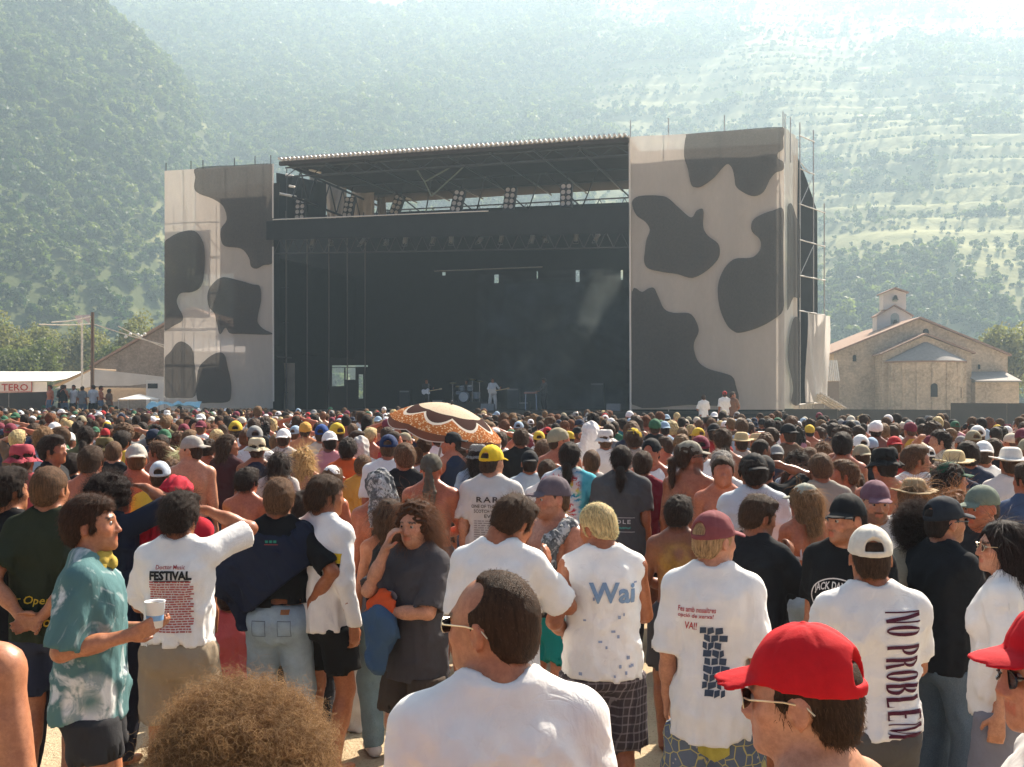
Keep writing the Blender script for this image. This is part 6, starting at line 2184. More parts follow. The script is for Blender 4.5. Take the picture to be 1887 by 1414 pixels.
p = P_('man in black cap and black t-shirt with white whiskey lettering, facing left', 1562, 910, d=5.0, face=140, pose=dict(armR='down', armL='front', head=(-28, -4, 0), wide=1.05), top=dict(kind='tee', color=(.010, .010, .011), loose=1.2), low=dict(kind='trousers', color=(.03, .03, .035)), hair=('undercap', 'black'), hat=('cap', (.010, .010, .011), 28, -.002),
       skin='mid', h=.009, hh=.0062, nstr=800, faced=True, stub=.35, seed=25)
for tx_, w_, h_, z_ in [("JACK DANIEL'S", .24, .05, 1.30), ('Tennessee', .16, .03, 1.215), ('WHISKEY', .20, .028, 1.165)]:
    v, f = fit(*text2d(tx_, 1, .02), w_, h_); v = [(x, y - 1.6 * x * x if z_ > 1.25 else y) for x, y in v]; shirt_print(p, v, f, (.0, .2, z_ + .012), (.62, .58, .56), FRT)
th = np.linspace(0, 6.283, 41)[:-1]
v = [((.14 + q) * math.cos(a), (.098 + q) * math.sin(a)) for a in th for q in (0, .006)]; f = [(2 * i, 2 * ((i + 1) % 40), 2 * ((i + 1) % 40) + 1, 2 * i + 1) for i in range(40)]
shirt_print(p, v, f, (.0, .2, 1.25), (.62, .58, .56), FRT)
# NO PROBLEM
p = P_('man in backward white cap and white t-shirt lettered NO PROBLEM', 1604, 970, d=4.0, face=4, pose=dict(armR='front', armL='front', head=(-12, -6, 0), wide=1.10), top=dict(kind='tee', color=(.76, .74, .72), hem=.93, loose=1.2, flare=.012), low=dict(kind='trousers', color=(.085, .08, .078)), hair=('undercap', 'dark'), hat=('cap', (.66, .62, .54), 0, .0),
       skin='tan', h=.0115, hh=.0045, nstr=2500, seed=26, hands=False)
GL = {'N': [[(0, 0), (.10, 0), (.10, 1), (0, 1)], [(.10, 1), (.34, 1), (.72, 0), (.50, 0)], [(.62, 0), (.72, 0), (.72, 1), (.62, 1)]], 'I': [[(0, 0), (.24, 0), (.24, 1), (0, 1)]], 'L': [[(.06, 0), (.32, 0), (.32, 1), (.06, 1)], [(.32, 0), (.66, 0), (.66, .22), (.60, .06), (.32, .05)]],
      'M': [[(0, 0), (.08, 0), (.08, 1), (0, 1)], [(.08, 1), (.28, 1), (.50, .1), (.42, 0)], [(.42, 0), (.50, .1), (.72, 1), (.66, 1)], [(.66, 0), (.90, 0), (.90, 1), (.66, 1)]],
      'E': [[(.06, 0), (.32, 0), (.32, 1), (.06, 1)], [(.32, 0), (.66, 0), (.66, .2), (.6, .05), (.32, .05)], [(.32, .47), (.54, .47), (.54, .53), (.32, .53)], [(.32, .95), (.6, .95), (.66, .8), (.66, 1), (.32, 1)]]}
def bowl(x0, y0, x1, y1, th_x, th_y, half=True, n=10):
    o = []; a0, a1 = (-math.pi / 2, math.pi / 2) if half else (0, 2 * math.pi)
    cx_ = x0 if half else (x0 + x1) / 2; rx = (x1 - x0) if half else (x1 - x0) / 2; cy_ = (y0 + y1) / 2; ry = (y1 - y0) / 2
    for i in range(n):
        q0, q1 = a0 + (a1 - a0) * i / n, a0 + (a1 - a0) * (i + 1) / n
        o.append([(cx_ + rx * math.cos(q0), cy_ + ry * math.sin(q0)), (cx_ + rx * math.cos(q1), cy_ + ry * math.sin(q1)), (cx_ + (rx - th_x) * math.cos(q1), cy_ + (ry - th_y) * math.sin(q1)), (cx_ + (rx - th_x) * math.cos(q0), cy_ + (ry - th_y) * math.sin(q0))])
    return o
stem_ = [[(.06, 0), (.30, 0), (.30, 1), (.06, 1)]]
GL['O'] = bowl(.02, 0, .74, 1, .24, .05, False, 18); GL['P'] = stem_ + bowl(.30, .42, .72, 1, .24, .05); GL['R'] = stem_ + bowl(.30, .48, .68, 1, .22, .05) + [[(.38, .5), (.52, .5), (.78, 0), (.54, 0)]]
GL['B'] = stem_ + bowl(.30, .50, .66, 1, .22, .05) + bowl(.30, 0, .74, .54, .24, .05)
v, f = [], []; x = 0
for ch in 'NO PROBLEM':
    if ch == ' ': x += .45; continue
    for poly in GL[ch]:
        b_ = len(v); v += [(a + x, c_) for a, c_ in poly]; f.append(tuple(range(b_, b_ + len(poly))))
    for sx_ in ((.0, .24) if ch in 'LEPRB' else ((-.05, .15),) if False else ()): pass
    x += .86 if ch != 'M' else 1.0
v, f = fit(v, f, .50, .155)
shirt_print(p, v, f, (.085, -.2, 1.185), (.085, .018, .035), dict(ux=(0, 0, -1), uy=(1, 0, 0), nrm=(0, -1, 0)))
for (bx_, bz_) in [(-.05, 1.735), (.05, 1.73)]:
    pass
P_('woman with a mass of dark curls in beige t-shirt', 1690, 926, d=5.35, face=-8, pose=dict(fem=True, wide=1.08, head=(5, -4, 0), armR='down', armL='down'), top=dict(kind='tee', color=(.40, .35, .25), hem=.9, sleeve=.8), low=dict(kind='trousers', color=(.02, .022, .03)), hair=('afro', (.022, .011, .008)), skin='tan', h=.0125, hh=.0068, nstr=7000, seed=27, topz=1.785, hands=False)
p = P_('man in black cap and sunglasses with folded arms, facing right', 1740, 916, d=5.1, face=-72, pose=dict(armR='fold', armL='fold', head=(-4, -2, 0), wide=1.06), top=dict(kind='tee', color=(.012, .013, .016), loose=1.2, hem=.86), low=dict(kind='trousers', color=(.035, .065, .10), mat=M_DENIM), hair=('undercap', 'black'), hat=('cap', (.018, .022, .03), 0), skin='mid', h=.009, hh=.0062, nstr=800, faced=True, stub=.25, seed=28)
glasses(p)
p = P_('dark-haired woman in white t-shirt and sunglasses, facing left at the right edge', 1848, 958, H=1.63, face=58, pose=dict(fem=True, armL='down2', armR='down', head=(26, 0, 0)), top=dict(kind='tee', color=WHITE, hem=.86, loose=1.3, sleeve=.95), low=dict(kind='trousers', color=(.21, .21, .25), loose=1.1), hair=('longstraight', (.02, .011, .009)), skin='fair', h=.009, hh=.0062, nstr=4000, faced=True, seed=29)
glasses(p, M_GOLD, M_DARK, True)
P_('woman with long auburn hair in black vest behind the folded-arms man', 1762, 902, d=6.4, face=6, pose=dict(fem=True, head=(-8, -3, 0)), top=dict(kind='tank', color=(.012, .012, .014), hem=.9), low=dict(kind='shorts', color=(.2, .18, .15)), hair=('longwave', (.20, .085, .032)), skin='mid', h=.013, nstr=4000, seed=30, hands=False)
P_('heavy man in green-brimmed grey cap and dark shirt, facing left', 1812, 895, d=5.8, face=128, pose=dict(wide=1.14, belly=.3, head=(-16, -8, 0), jaw=1.12), top=dict(kind='tee', color=(.02, .022, .026), loose=1.1), low=dict(kind='trousers', color=(.03, .03, .04)), hair=('undercap', 'dark'), hat=('cap', (.16, .19, .15), 0), skin='red', h=.0095, hh=.0068, nstr=500, faced=True, stub=.2, seed=31, hands=False)
p = P_('bearded man in plum and blue cap facing the camera', 1612, 886, d=6.0, face=176, pose=dict(armR='fold', armL='fold', head=(0, -8, 0)), top=dict(kind='tee', color=(.6, .58, .56)), low=dict(kind='trousers', color=(.03, .03, .04)), hair=('undercap', 'black'), hat=('cap', (.17, .085, .11), 0), skin='fair', h=.0095, hh=.0068, nstr=500, faced=True, stub=.55, seed=32)
p = P_('man in tie-dyed rainbow t-shirt with a dark ponytail, hand on hip', 1050, 813, H=1.80, face=-14, pose=dict(armR='hip', armL='down', wide=1.08), top=dict(kind='tee', mat=M_RAINBOW, loose=1.3, sleeve=1.0, h=.012), low=dict(kind='trousers', color=(.03, .03, .04)), hair=('pony', 'black'), skin='tan', h=.013, nstr=2000, seed=33, hands=False)
p = P_('man in charcoal t-shirt with long dark ponytail and back print', 1145, 819, H=1.78, face=-10, pose=dict(wide=1.10), top=dict(kind='tee', color=(.085, .085, .088), loose=1.35), low=dict(kind='trousers', color=(.03, .03, .04)), hair=('pony', 'black'), skin='tan', h=.013, nstr=2000, seed=34, hands=False)
v, f = fit(*text2d('TOLE', 1, .02, 1.3), .17, .034); shirt_print(p, v, f, (.0, -.2, 1.135), (.60, .58, .56))
v, f = fit(*text2d('~~~', 1, .05), .17, .022); shirt_print(p, v, f, (.0, -.2, 1.085), (.10, .30, .26)); v, f = rects2d([(-.12, 1.165, .12, 1.17), (-.12, 1.05, .12, 1.055)]); shirt_print(p, v, f, (0, -.2, 0), (.5, .48, .46))
p = P_('shirtless long-haired man in khaki cap and sunglasses, facing right', 1272, 813, H=1.82, face=-30, pose=dict(head=(-50, 0, 0), wide=1.0), hair=('tail', 'dark'), hat=('cap', (.25, .23, .18), 0), skin='tan', h=.0105, nstr=1800, faced=True, stub=.4, seed=35, low=dict(kind='shorts', color=(.1, .1, .12)), hands=False); glasses(p)
P_('man in white t-shirt with black backward cap', 1388, 836, H=1.78, face=4, pose=dict(wide=1.10), top=dict(kind='tee', color=(.60, .62, .64), loose=1.3), low=dict(kind='shorts', color=(.1, .1, .1)), hair=('bowl', 'black'), hat=('cap', (.012, .012, .014), 180), skin='tan', h=.013, nstr=600, seed=36, hands=False)
P_('person draped in a bright red head scarf', 326, 876, H=1.70, face=0, pose=dict(head=(0, -4, 0)), hair=None, hat=('scarf', (.42, .012, .03)), top=dict(kind='tee', color=(.45, .015, .03)), low=dict(kind='shorts', color=(.1, .1, .12)), skin='tan', h=.0135, nstr=0, seed=37, hands=False)
P_('curly-haired person in navy shirt with bracelet arm raised to the brow', 205, 866, H=1.74, face=-30, pose=dict(armR='shade', armL='down', head=(-20, 0, 0)), top=dict(kind='tee', color=(.018, .022, .04), sleeve=1.0), low=dict(kind='trousers', color=(.02, .02, .03)), hair=('afro', (.02, .012, .01)), skin='tan', h=.0105, nstr=2500, seed=38, topz=1.79)

# --- cup, bundle, bag
def place(root, p, local, rz=0.0):
    rp = p['root']
    M = Matrix.Translation(rp.location) @ Matrix.Rotation(rp.rotation_euler[2], 4, 'Z') @ Matrix.Scale(p['s'], 4)
    root.location = M @ Vector(local)
wr = TDM['P'].arm[1][2]; dv = TDM['P'].arm[1][3]; dv = dv / np.linalg.norm(dv)
cup = empty('paper_cup'); place(cup, TDM, wr + dv * .105 + np.array((-.035, .0, -.015))); tag(cup, 'white and blue plastic cup in the tie-dye man\'s hand', 'cup')
MB().lathe([(0, 0), (.030, 0), (.041, .105), (.043, .108), (.039, .104), (.028, .01), (0, .008)], 20).build('cup_wall', plain('cup_white', (.75, .77, .80), .4), cup, True)
MB().lathe([(.0335, .03), (.0375, .075)], 20).build('blue_band', plain('cup_blue', (.20, .38, .62), .4), cup, True)
MB().lathe([(0, .095), (.0385, .095)], 16).build('drink', plain('beer', (.45, .28, .06), .2), cup, True)
bd = empty('clothes_bundle'); place(bd, LHM, (.03, .20, 1.12)); bd.rotation_euler = (0, 0, R(138)); tag(bd, 'bundle of blue and orange clothes held by the long-haired man', 'clothes')
for nm, c_, col_, sc in [('blue_garment', (.0, .04, -.02), (.05, .095, .17), 1.0), ('orange_garment', (.03, .0, .06), (.60, .09, .025), .8)]:
    F = Field((-.2, -.2, -.3), (.2, .2, .2), .011)
    F.add(EL(c_, (.12 * sc, .05, .10 * sc)), .02); F.add(RC((c_[0], c_[1], c_[2] - .05), (c_[0] + .02, c_[1] + .01, c_[2] - .20), .065 * sc, .05 * sc), .04)
    F.disp(waves(31 + len(nm), .012, 38, .8)); mobj(nm, F.mesh(), M_CLOTH, bd, col_)
bg = empty('shopping_bag', (wx(640, 6.7), 6.7, 0), R(-12)); tag(bg, 'white plastic carrier bag with red ring print on the ground', 'bag')
F = Field((-.2, -.14, -.01), (.2, .14, .62), .012)
F.add(TUBE([(0.005, 0, .14, .08), (.2, 0, .15, .09), (.42, 0, .14, .07), (.52, 0, .12, .04)], 3), .01); F.add(RC((-.05, 0, .5), (0, 0, .58), .02, .015), .02); F.add(RC((.05, 0, .5), (0, 0, .58), .02, .015), .02); F.disp(waves(3, .008, 30, .8))
bgm = mobj('sack', F.mesh(), M_CLOTH, bg, (.66, .62, .60))
v = [((.05 + q) * math.cos(a), (.05 + q) * math.sin(a)) for a in th for q in (0, .012)]; f = [(2 * i, 2 * ((i + 1) % 40), 2 * ((i + 1) % 40) + 1, 2 * i + 1) for i in range(40)]
wrap_print(v, f, bgm.data, (.0, -.2, .40), (1, 0, 0), (0, 0, 1), (0, -1, 0), M_INK, bgm, 'print', (.45, .10, .08))
v, f = rects2d([(-.08, .30, -.03, .315), (-.02, .30, .03, .315), (.04, .30, .08, .315), (-.06, .275, .06, .285), (-.05, .235, .05, .25)]); wrap_print(v, f, bgm.data, (0, -.2, 0), (1, 0, 0), (0, 0, 1), (0, -1, 0), M_INK, bgm, 'print', (.42, .14, .11))
# people sitting on the ground between the standing ones
SIT = dict(drop=.80, legR=((.16, .36, .10), (.3, .5, 1)), legL=((.14, .40, .10), (.3, .5, 1)), armR=((.12, .30, .50), (.8, 0, -.4), (0, 1, -.3), (0, 0, -1), .4), armL=((.12, .28, .48), (.8, 0, -.4), (0, 1, -.3), (0, 0, -1), .4))
def sit_pose(**k):
    q = dict(SIT); q.update(k); return q
for lb, px, d_, fc, top_, sk in [('person in a faded pink shirt sitting on the ground by the jeans', 420, 7.0, 30, dict(kind='tee', color=(.42, .10, .10)), 'tan'), ('person in black sitting low behind the pink-shirted one', 446, 7.7, -20, dict(kind='tank', color=(.02, .02, .02)), 'red')]:
    P = Pose(**sit_pose())
    for s_ in (1, -1):   # arms hang from the lowered shoulders
        a = P.arm[s_]; sh = a[0] - np.array((0, 0, .80)); el, wr_ = ik(sh, np.array((s_ * .12, .28, .48)), UA, FA, (s_ * .8, 0, -.4)); P.arm[s_] = (sh, el, wr_, a[3], a[4], a[5])
    r_ = empty('person', (wx(px, d_), d_, 0), R(fc), .97); tag(r_, lb, 'person', GW)
    mobj('body', body_mesh(P, .0125, False, False), M_SKIN, r_, SKINS[sk])
    mobj('shirt', top_mesh(P, h=.012, seed=3, hem=.88, **{k: v_ for k, v_ in top_.items() if k != 'color'}), M_CLOTH, r_, top_['color'])
    mobj('shorts', low_mesh(P, 'shorts', .014, 3), M_CLOTH, r_, (.06, .07, .10))
    head_child('hair', hmesh('hair', 'messy', .0075, 0), M_HAIR, r_, P.head, HAIRS['black'], P.drop)
# ------------------------------------------------------------------ the crowd further back: shared meshes, own colours
POSES = [dict(), dict(armR='fold', armL='fold'), dict(armR='hip', armL='down', head=(22, 0, 0)), dict(armR='front', armL='front', head=(-18, -5, 0)), dict(head=(62, 0, 0), armL='front'), dict(head=(-62, 0, 0), armR='front'),
         dict(armR='shade', head=(-8, 0, 0)), dict(armR='head', armL='head'), dict(fem=True), dict(fem=True, armR='fold', armL='fold', head=(28, -4, 0)), dict(armR='up', head=(0, 6, 0)), dict(armL='shade', armR='hip', head=(10, 0, 0)),
         dict(armR='front', armL='down', head=(0, -8, 0), wide=1.1)]
_PO, _PM = {}, {}
MH = .0145


def pm(i, part, **kw):
    key = (i, part)
    if key not in _PM:
        if i not in _PO: _PO[i] = Pose(**POSES[i])
        P = _PO[i]
        if part == 'body': V, Q = body_mesh(P, MH, False); mt = M_SKIN
        elif part in ('tee', 'tank', 'long'): V, Q = top_mesh(P, part, MH, 40 + i, hem=.84, loose=1.1, sleeve=.85); mt = M_CLOTH
        else: V, Q = low_mesh(P, part.split('_')[0], MH + .003, 50 + i, waist=.885 if part.endswith('_low') else 1.03); mt = M_CLOTH
        me = mesh_np(part, V, Q); me.materials.append(mt)
        _PM[key] = me
    return _PM[key]


HATN = {'cap': 'cap', 'capback': 'cap', 'bucket': 'bucket_hat', 'straw': 'straw_hat', 'beanie': 'bandana', 'scarf': 'head_scarf', 'doorag': 'head_scarf'}


def mid(label, loc_, s, face, pi, top, low, hair, hat, skin, group='people standing in the middle of the crowd', stg=True):
    r = empty('person', loc_, R(face), s)
    tag(r, label, 'person', group)
    P = _PO.get(i := pi) or _PO.setdefault(pi, Pose(**POSES[pi]))
    def ad(nm, me, col):
        o = bpy.data.objects.new(nm, me); link(o, r); o.color = (*col, 1); return o
    ad('body', pm(pi, 'body'), SKINS[skin] if isinstance(skin, str) else skin)
    ad('shorts' if low[0] == 'shorts' else 'trousers', pm(pi, low[0] + ('_low' if top else '')), low[1])
    if top: ad('shirt' if top[0] != 'tank' else 'vest', pm(pi, top[0]), top[1])
    if hair:
        me = hmesh('hair', hair[0], .0095, 0)
        hc = HAIRS[hair[1]] if isinstance(hair[1], str) else hair[1]
        ho = head_child('hair', me, M_HAIR, r, P.head, hc)
        if stg and hair[0] != 'undercap':
            L, cu, n = {'short': (.02, 0, 350), 'crop': (.01, 0, 250), 'messy': (.035, .003, 450), 'bowl': (.035, 0, 350), 'long': (.12, .006, 450), 'longwave': (.13, .012, 500), 'longstraight': (.14, .002, 450), 'pony': (.04, .002, 350), 'tail': (.04, .002, 350), 'afro': (.04, .012, 700), 'buzz': (.005, 0, 100)}[hair[0]]
            strand_child(ho, strands('loose_strands', me, n * 2, L, 0, cu, .4, .0013, 5, .6, .6), tuple(min(.7, c * 1.8) for c in hc))
    if hat:
        kd = 'cap' if hat[0] in ('cap', 'capback') else hat[0]
        head_child(HATN[hat[0]], hmesh('hat', kd, .0085, 0), M_HAT, r, P.head, hat[1], 0, 180 if hat[0] == 'capback' else 0, .007 if kd == 'cap' else 0)
    return r


WH, BLK, NAVY, GRY = (.78, .76, .73), (.014, .014, .016), (.02, .028, .055), (.20, .20, .20)
TOPC = [('white', WH, 24), ('black', BLK, 12), ('navy', NAVY, 8), ('grey', GRY, 9), ('red', (.40, .03, .03), 4), ('pale blue', (.36, .46, .58), 5), ('maroon', (.14, .02, .035), 3), ('olive', (.12, .12, .06), 4), ('yellow', (.65, .43, .05), 2), ('orange', (.55, .14, .03), 3), ('cream', (.58, .50, .38), 6), ('teal', (.03, .20, .22), 3), ('brown', (.13, .075, .045), 3), ('pink', (.55, .25, .28), 2), ('green', (.03, .12, .06), 3)]
HATC = [('white', WH), ('red', (.42, .02, .025)), ('navy', NAVY), ('grey', (.25, .25, .24)), ('black', BLK), ('yellow', (.62, .42, .04)), ('khaki', (.30, .26, .17)), ('pale blue', (.3, .4, .5)), ('green', (.04, .13, .07)), ('maroon', (.18, .03, .05)), ('cream', (.6, .54, .42))]
LOWC = [(.06, .09, .15), (.02, .02, .025), (.22, .18, .12), (.18, .25, .32), (.08, .06, .05)]
taken = []          # (x, y) of everyone standing
for o in list(SC.objects):
    if o.type == 'EMPTY' and o.get('category') == 'person':
        taken.append((o.location.x, o.location.y))
OCC = np.zeros((354, 472), bool)


def mark(x, y, s):
    if y < .5: return
    k = FPX / y / 4
    cx_ = (943.5 / 4) + x * k
    def row(z): return (HOR - (z - EYE) * FPX / y) / 4
    for hw_, z0, z1 in ((.085, 1.52, 1.75), (.20, .2, 1.46)):
        r0, r1 = int(row(z1 * s)), int(row(z0 * s)); c0, c1_ = int(cx_ - hw_ * s * k), int(cx_ + hw_ * s * k) + 1
        OCC[max(0, r0):max(0, r1 + 1), max(0, c0):max(0, c1_)] = True


def head_free(x, y, s):
    k = FPX / y / 4; cx_ = 943.5 / 4 + x * k
    r0, r1 = [int((HOR - (z * s - EYE) * FPX / y) / 4) for z in (1.76, 1.50)]
    c0, c1_ = int(cx_ - .09 * s * k), int(cx_ + .09 * s * k) + 1
    if c1_ <= 2 or c0 >= 470 or r0 >= 350: return 0.0
    w_ = OCC[max(0, r0):r1 + 1, max(0, c0):c1_]
    return 1 - w_.mean() if w_.size else 0.0


for o in list(SC.objects):
    if o.type == 'EMPTY' and o.get('category') == 'person':
        mark(o.location.x, o.location.y, o.scale.x)

S_, B_ = ('shorts', LOWC[1]), ('shorts', LOWC[0])
# people one can pick out by eye: label, px, row of head top, height, facing, pose, top, hair, hat, skin
LIST = [
    ('shirtless man with short dark hair in front of the grey-capped one', 168, 820, 1.80, 0, 0, None, ('short', 'dark'), None, 'red'),
    ('shirtless man in pale grey backward cap', 251, 818, 1.80, 0, 2, None, ('undercap', 'brown'), ('capback', (.42, .38, .33)), 'red'),
    ('person in a wide red sun hat at the left edge', 42, 819, 1.80, 10, 0, ('tee', (.35, .06, .07)), ('undercap', 'dark'), ('bucket', (.36, .055, .075)), 'tan'),
    ('bare-backed man with white cloth on his shoulder', 455, 862, 1.70, -8, 3, None, ('messy', 'black'), None, 'red'),
    ('person in cream bucket hat and dark blue top', 474, 807, 1.75, 5, 0, ('tank', NAVY), ('undercap', 'dark'), ('bucket', (.58, .50, .34)), 'tan'),
    ('person in olive bucket hat behind the bare-backed man', 194, 806, 1.76, 5, 0, ('tank', (.05, .06, .05)), ('undercap', 'dark'), ('bucket', (.13, .10, .04)), 'tan'),
    ('dark-haired person in black left of the olive bucket hat', 133, 834, 1.66, 0, 0, ('tee', BLK), ('short', 'black'), None, 'tan'),
    ('person in white cap with pink brim', 106, 811, 1.74, 0, 0, ('tee', BLK), ('undercap', 'brown'), ('cap', (.60, .40, .38)), 'tan'),
    ('pale bare-backed man with backward grey cap, head turned left', 352, 803, 1.82, 20, 4, None, ('undercap', 'dark'), ('capback', (.36, .33, .29)), 'fair'),
    ('long-haired person in dark maroon facing right', 420, 799, 1.80, -30, 5, ('tee', (.06, .02, .025)), ('long', 'dark'), None, 'tan'),
    ('brown bob-haired woman behind the red scarf', 318, 846, 1.62, 0, 8, ('tee', GRY), ('bowl', 'brown'), None, 'tan'),
    ('blond long-haired woman behind the brown bob', 338, 828, 1.66, 4, 8, ('tank', WH), ('long', 'blond'), None, 'fair'),
    ('person in light blue cap left of the red scarf', 295, 850, 1.66, 10, 0, ('tee', (.62, .42, .05)), ('undercap', 'dark'), ('cap', (.45, .50, .56)), 'tan'),
    ('black-haired woman left of the long blond hair', 513, 832, 1.66, 0, 8, ('tee', (.5, .45, .42)), ('longstraight', 'black'), None, 'tan'),
    ('woman with long golden blond hair seen from behind', 559, 823, 1.68, 0, 8, ('tank', (.4, .2, .15)), ('longwave', (.42, .26, .11)), None, 'red'),
    ('woman in white visor cap and pink strap top', 612, 858, 1.62, -40, 9, ('tank', (.55, .32, .33)), ('short', 'brown'), ('cap', WH), 'red'),
    ('person in orange t-shirt with black hair', 641, 806, 1.76, 0, 0, ('tee', (.52, .10, .025)), ('bowl', 'black'), None, 'tan'),
    ('boy in yellow and dark striped top', 669, 838, 1.60, -15, 0, ('tee', (.52, .26, .05)), ('short', 'brown'), None, 'tan'),
    ('man in navy cap and white t-shirt below the parasol', 716, 801, 1.82, 0, 12, ('tee', WH), ('undercap', 'brown'), ('cap', (.015, .03, .09)), 'red'),
    ('boy in white t-shirt left of the grey head scarf', 766, 824, 1.62, -5, 0, ('tee', (.60, .63, .66)), ('short', 'brown'), None, 'fair'),
    ('man in navy vest and black cap under the parasol edge, facing left', 832, 796, 1.80, 40, 4, ('tank', NAVY), ('undercap', 'black'), ('capback', BLK), 'red'),
    ('long dark-haired person in grey hat and pale blue shirt', 881, 819, 1.72, 0, 8, ('tee', (.30, .38, .47)), ('longstraight', 'black'), ('bucket', (.27, .26, .24)), 'tan'),
    ('stout man in black shirt right of the parasol', 960, 790, 1.80, 0, 12, ('tee', BLK), ('messy', 'dark'), None, 'tan'),
    ('person in black cap and pale blue t-shirt', 976, 830, 1.68, 0, 0, ('tee', (.40, .47, .53)), ('undercap', 'black'), ('capback', BLK), 'tan'),
    ('dark-haired person in white with hand to the ear', 1008, 846, 1.66, 10, 6, ('tee', WH), ('short', 'dark'), None, 'tan'),
    ('shaven-headed man between the two ponytails', 1090, 826, 1.72, 0, 0, ('tee', (.5, .47, .44)), ('buzz', 'brown'), None, 'red'),
    ('man in maroon t-shirt beside the charcoal shirt', 1184, 830, 1.74, -12, 0, ('tee', (.15, .012, .025)), ('short', 'dark'), None, 'tan'),
    ('person with a big yellow hat over dark hair', 1168, 788, 1.84, 0, 0, ('tee', (.4, .35, .3)), ('bowl', 'dark'), ('beanie', (.66, .44, .03)), 'tan'),
    ('person under a white cloth hood', 1088, 772, 1.92, 0, 0, ('tee', WH), None, ('scarf', (.74, .70, .67)), 'tan'),
    ('person in white cloth hat behind the ponytails', 1116, 792, 1.80, 0, 0, ('tee', WH), ('undercap', 'brown'), ('bucket', (.7, .66, .62)), 'tan'),
    ('shirtless man facing the camera beside the black backward cap', 1332, 838, 1.74, 172, 0, None, ('crop', 'dark'), None, 'red'),
    ('woman with long dark hair facing the camera', 1463, 858, 1.60, 168, 8, ('tank', (.4, .25, .2)), ('long', (.06, .025, .015)), None, 'red'),
    ('person in dark bandana behind the white t-shirt', 1408, 838, 1.72, -10, 6, ('tee', BLK), ('undercap', 'black'), ('beanie', (.02, .02, .022)), 'tan'),
    ('curly dark-haired person above the woman facing back', 1468, 828, 1.68, 0, 0, ('tee', (.3, .36, .42)), ('afro', (.03, .018, .012)), None, 'tan'),
    ('dark-haired man in grey-beige t-shirt', 1513, 834, 1.74, 0, 12, ('tee', (.30, .28, .24)), ('short', 'brown'), None, 'tan'),
    ('person with untidy brown curls behind the bearded man', 1555, 848, 1.66, 20, 4, ('tee', (.3, .2, .15)), ('messy', 'brown'), None, 'red'),
    ('dark smooth-haired person behind the black cap', 1575, 868, 1.62, 0, 0, ('tee', GRY), ('bowl', 'dark'), None, 'tan'),
    ('tall shirtless man with dark hair behind the crowd middle', 1552, 795, 1.86, 0, 3, None, ('short', 'black'), None, 'red'),
    ('shirtless man in black felt hat with coloured band', 1632, 826, 1.80, 4, 12, None, ('undercap', 'black'), ('bucket', (.014, .013, .013)), 'red'),
    ('man in white t-shirt and sunglasses left of the straw hat', 1688, 818, 1.80, -28, 5, ('tee', WH), ('short', 'brown'), None, 'tan'),
    ('person in small tan hat above the dark curls', 1684, 882, 1.62, -5, 8, ('tee', WH), ('long', 'light'), ('straw', (.34, .25, .14)), 'tan'),
    ('long-haired man in dark green cap facing right', 1752, 852, 1.72, -45, 5, ('tee', (.3, .28, .26)), ('long', 'black'), ('cap', (.015, .07, .04)), 'red'),
    ('person in wide straw hat behind the green cap', 1757, 830, 1.76, 0, 0, ('tee', NAVY), ('undercap', 'dark'), ('straw', (.55, .43, .24)), 'tan'),
    ('dark-haired man in navy shirt behind the straw hat', 1783, 812, 1.80, 0, 0, ('tee', NAVY), ('short', 'black'), None, 'tan'),
    ('person in backward white cap and white t-shirt near the right edge', 1812, 813, 1.80, 0, 3, ('tee', WH), ('undercap', 'dark'), ('capback', WH), 'tan'),
    ('person in white panama hat with black band', 1862, 825, 1.76, -10, 0, ('tee', (.66, .62, .6)), ('undercap', 'dark'), ('straw', (.70, .66, .60)), 'tan'),
    ('person in blue striped t-shirt cut by the right edge', 1896, 850, 1.74, 0, 2, ('tee', (.06, .09, .16)), ('short', 'dark'), None, 'red'),
    ('person in white cap above the cream bucket hat', 523, 790, 1.80, 0, 0, ('tee', (.5, .48, .45)), ('undercap', 'dark'), ('capback', WH), 'tan'),
    ('person in a wide straw hat in front of the right tower', 1366, 797, 1.76, 0, 0, ('tee', (.5, .42, .36)), ('undercap', 'dark'), ('straw', (.50, .38, .2)), 'tan'),
    ('person in royal blue cap left of the parasol', 593, 782, 1.84, 0, 0, ('tee', (.5, .46, .4)), ('undercap', 'dark'), ('cap', (.02, .06, .22)), 'tan'),
    ('person in mustard bandana left of the parasol', 563, 777, 1.84, 0, 0, ('tee', (.45, .2, .1)), ('undercap', 'dark'), ('beanie', (.55, .30, .06)), 'tan'),
    ('person under a pale patterned cloth behind the orange shirt', 664, 799, 1.78, 0, 0, ('tee', (.55, .52, .5)), None, ('scarf', (.50, .47, .44)), 'tan'),
    ('white-haired person in white shirt below the right tower', 1330, 830, 1.74, 0, 0, ('tee', WH), ('bowl', 'grey'), None, 'tan'),
]
n_ind = sum(1 for o in SC.objects if o.get('category') == 'person')
for i, (lb, px, y, H, fc, pi, top, hair, hat, sk) in enumerate(LIST):
    d = Hd(H, y)
    x = wx(px, d)
    for _ in range(6):                         # nudge forward or back if somebody already stands there
        if all((x - a) ** 2 + (d - b) ** 2 > .16 for a, b in taken): break
        d += .3; x = wx(px, d)
    s = wz(y, d) / (1.768 if hair and hair[0] != 'afro' else 1.79)
    mid(lb, (x, d, 0), s, fc, pi, top, (S_, B_)[i % 2], hair, hat, sk)
    taken.append((x, d)); mark(x, d, s); n_ind += 1

# the rest of the three hundred nearest faces of the crowd
rr = random.Random(12)
def wpick(L):
    t_ = rr.uniform(0, sum(q[2] for q in L))
    for q in L:
        t_ -= q[2]
        if t_ <= 0: return q
    return L[-1]


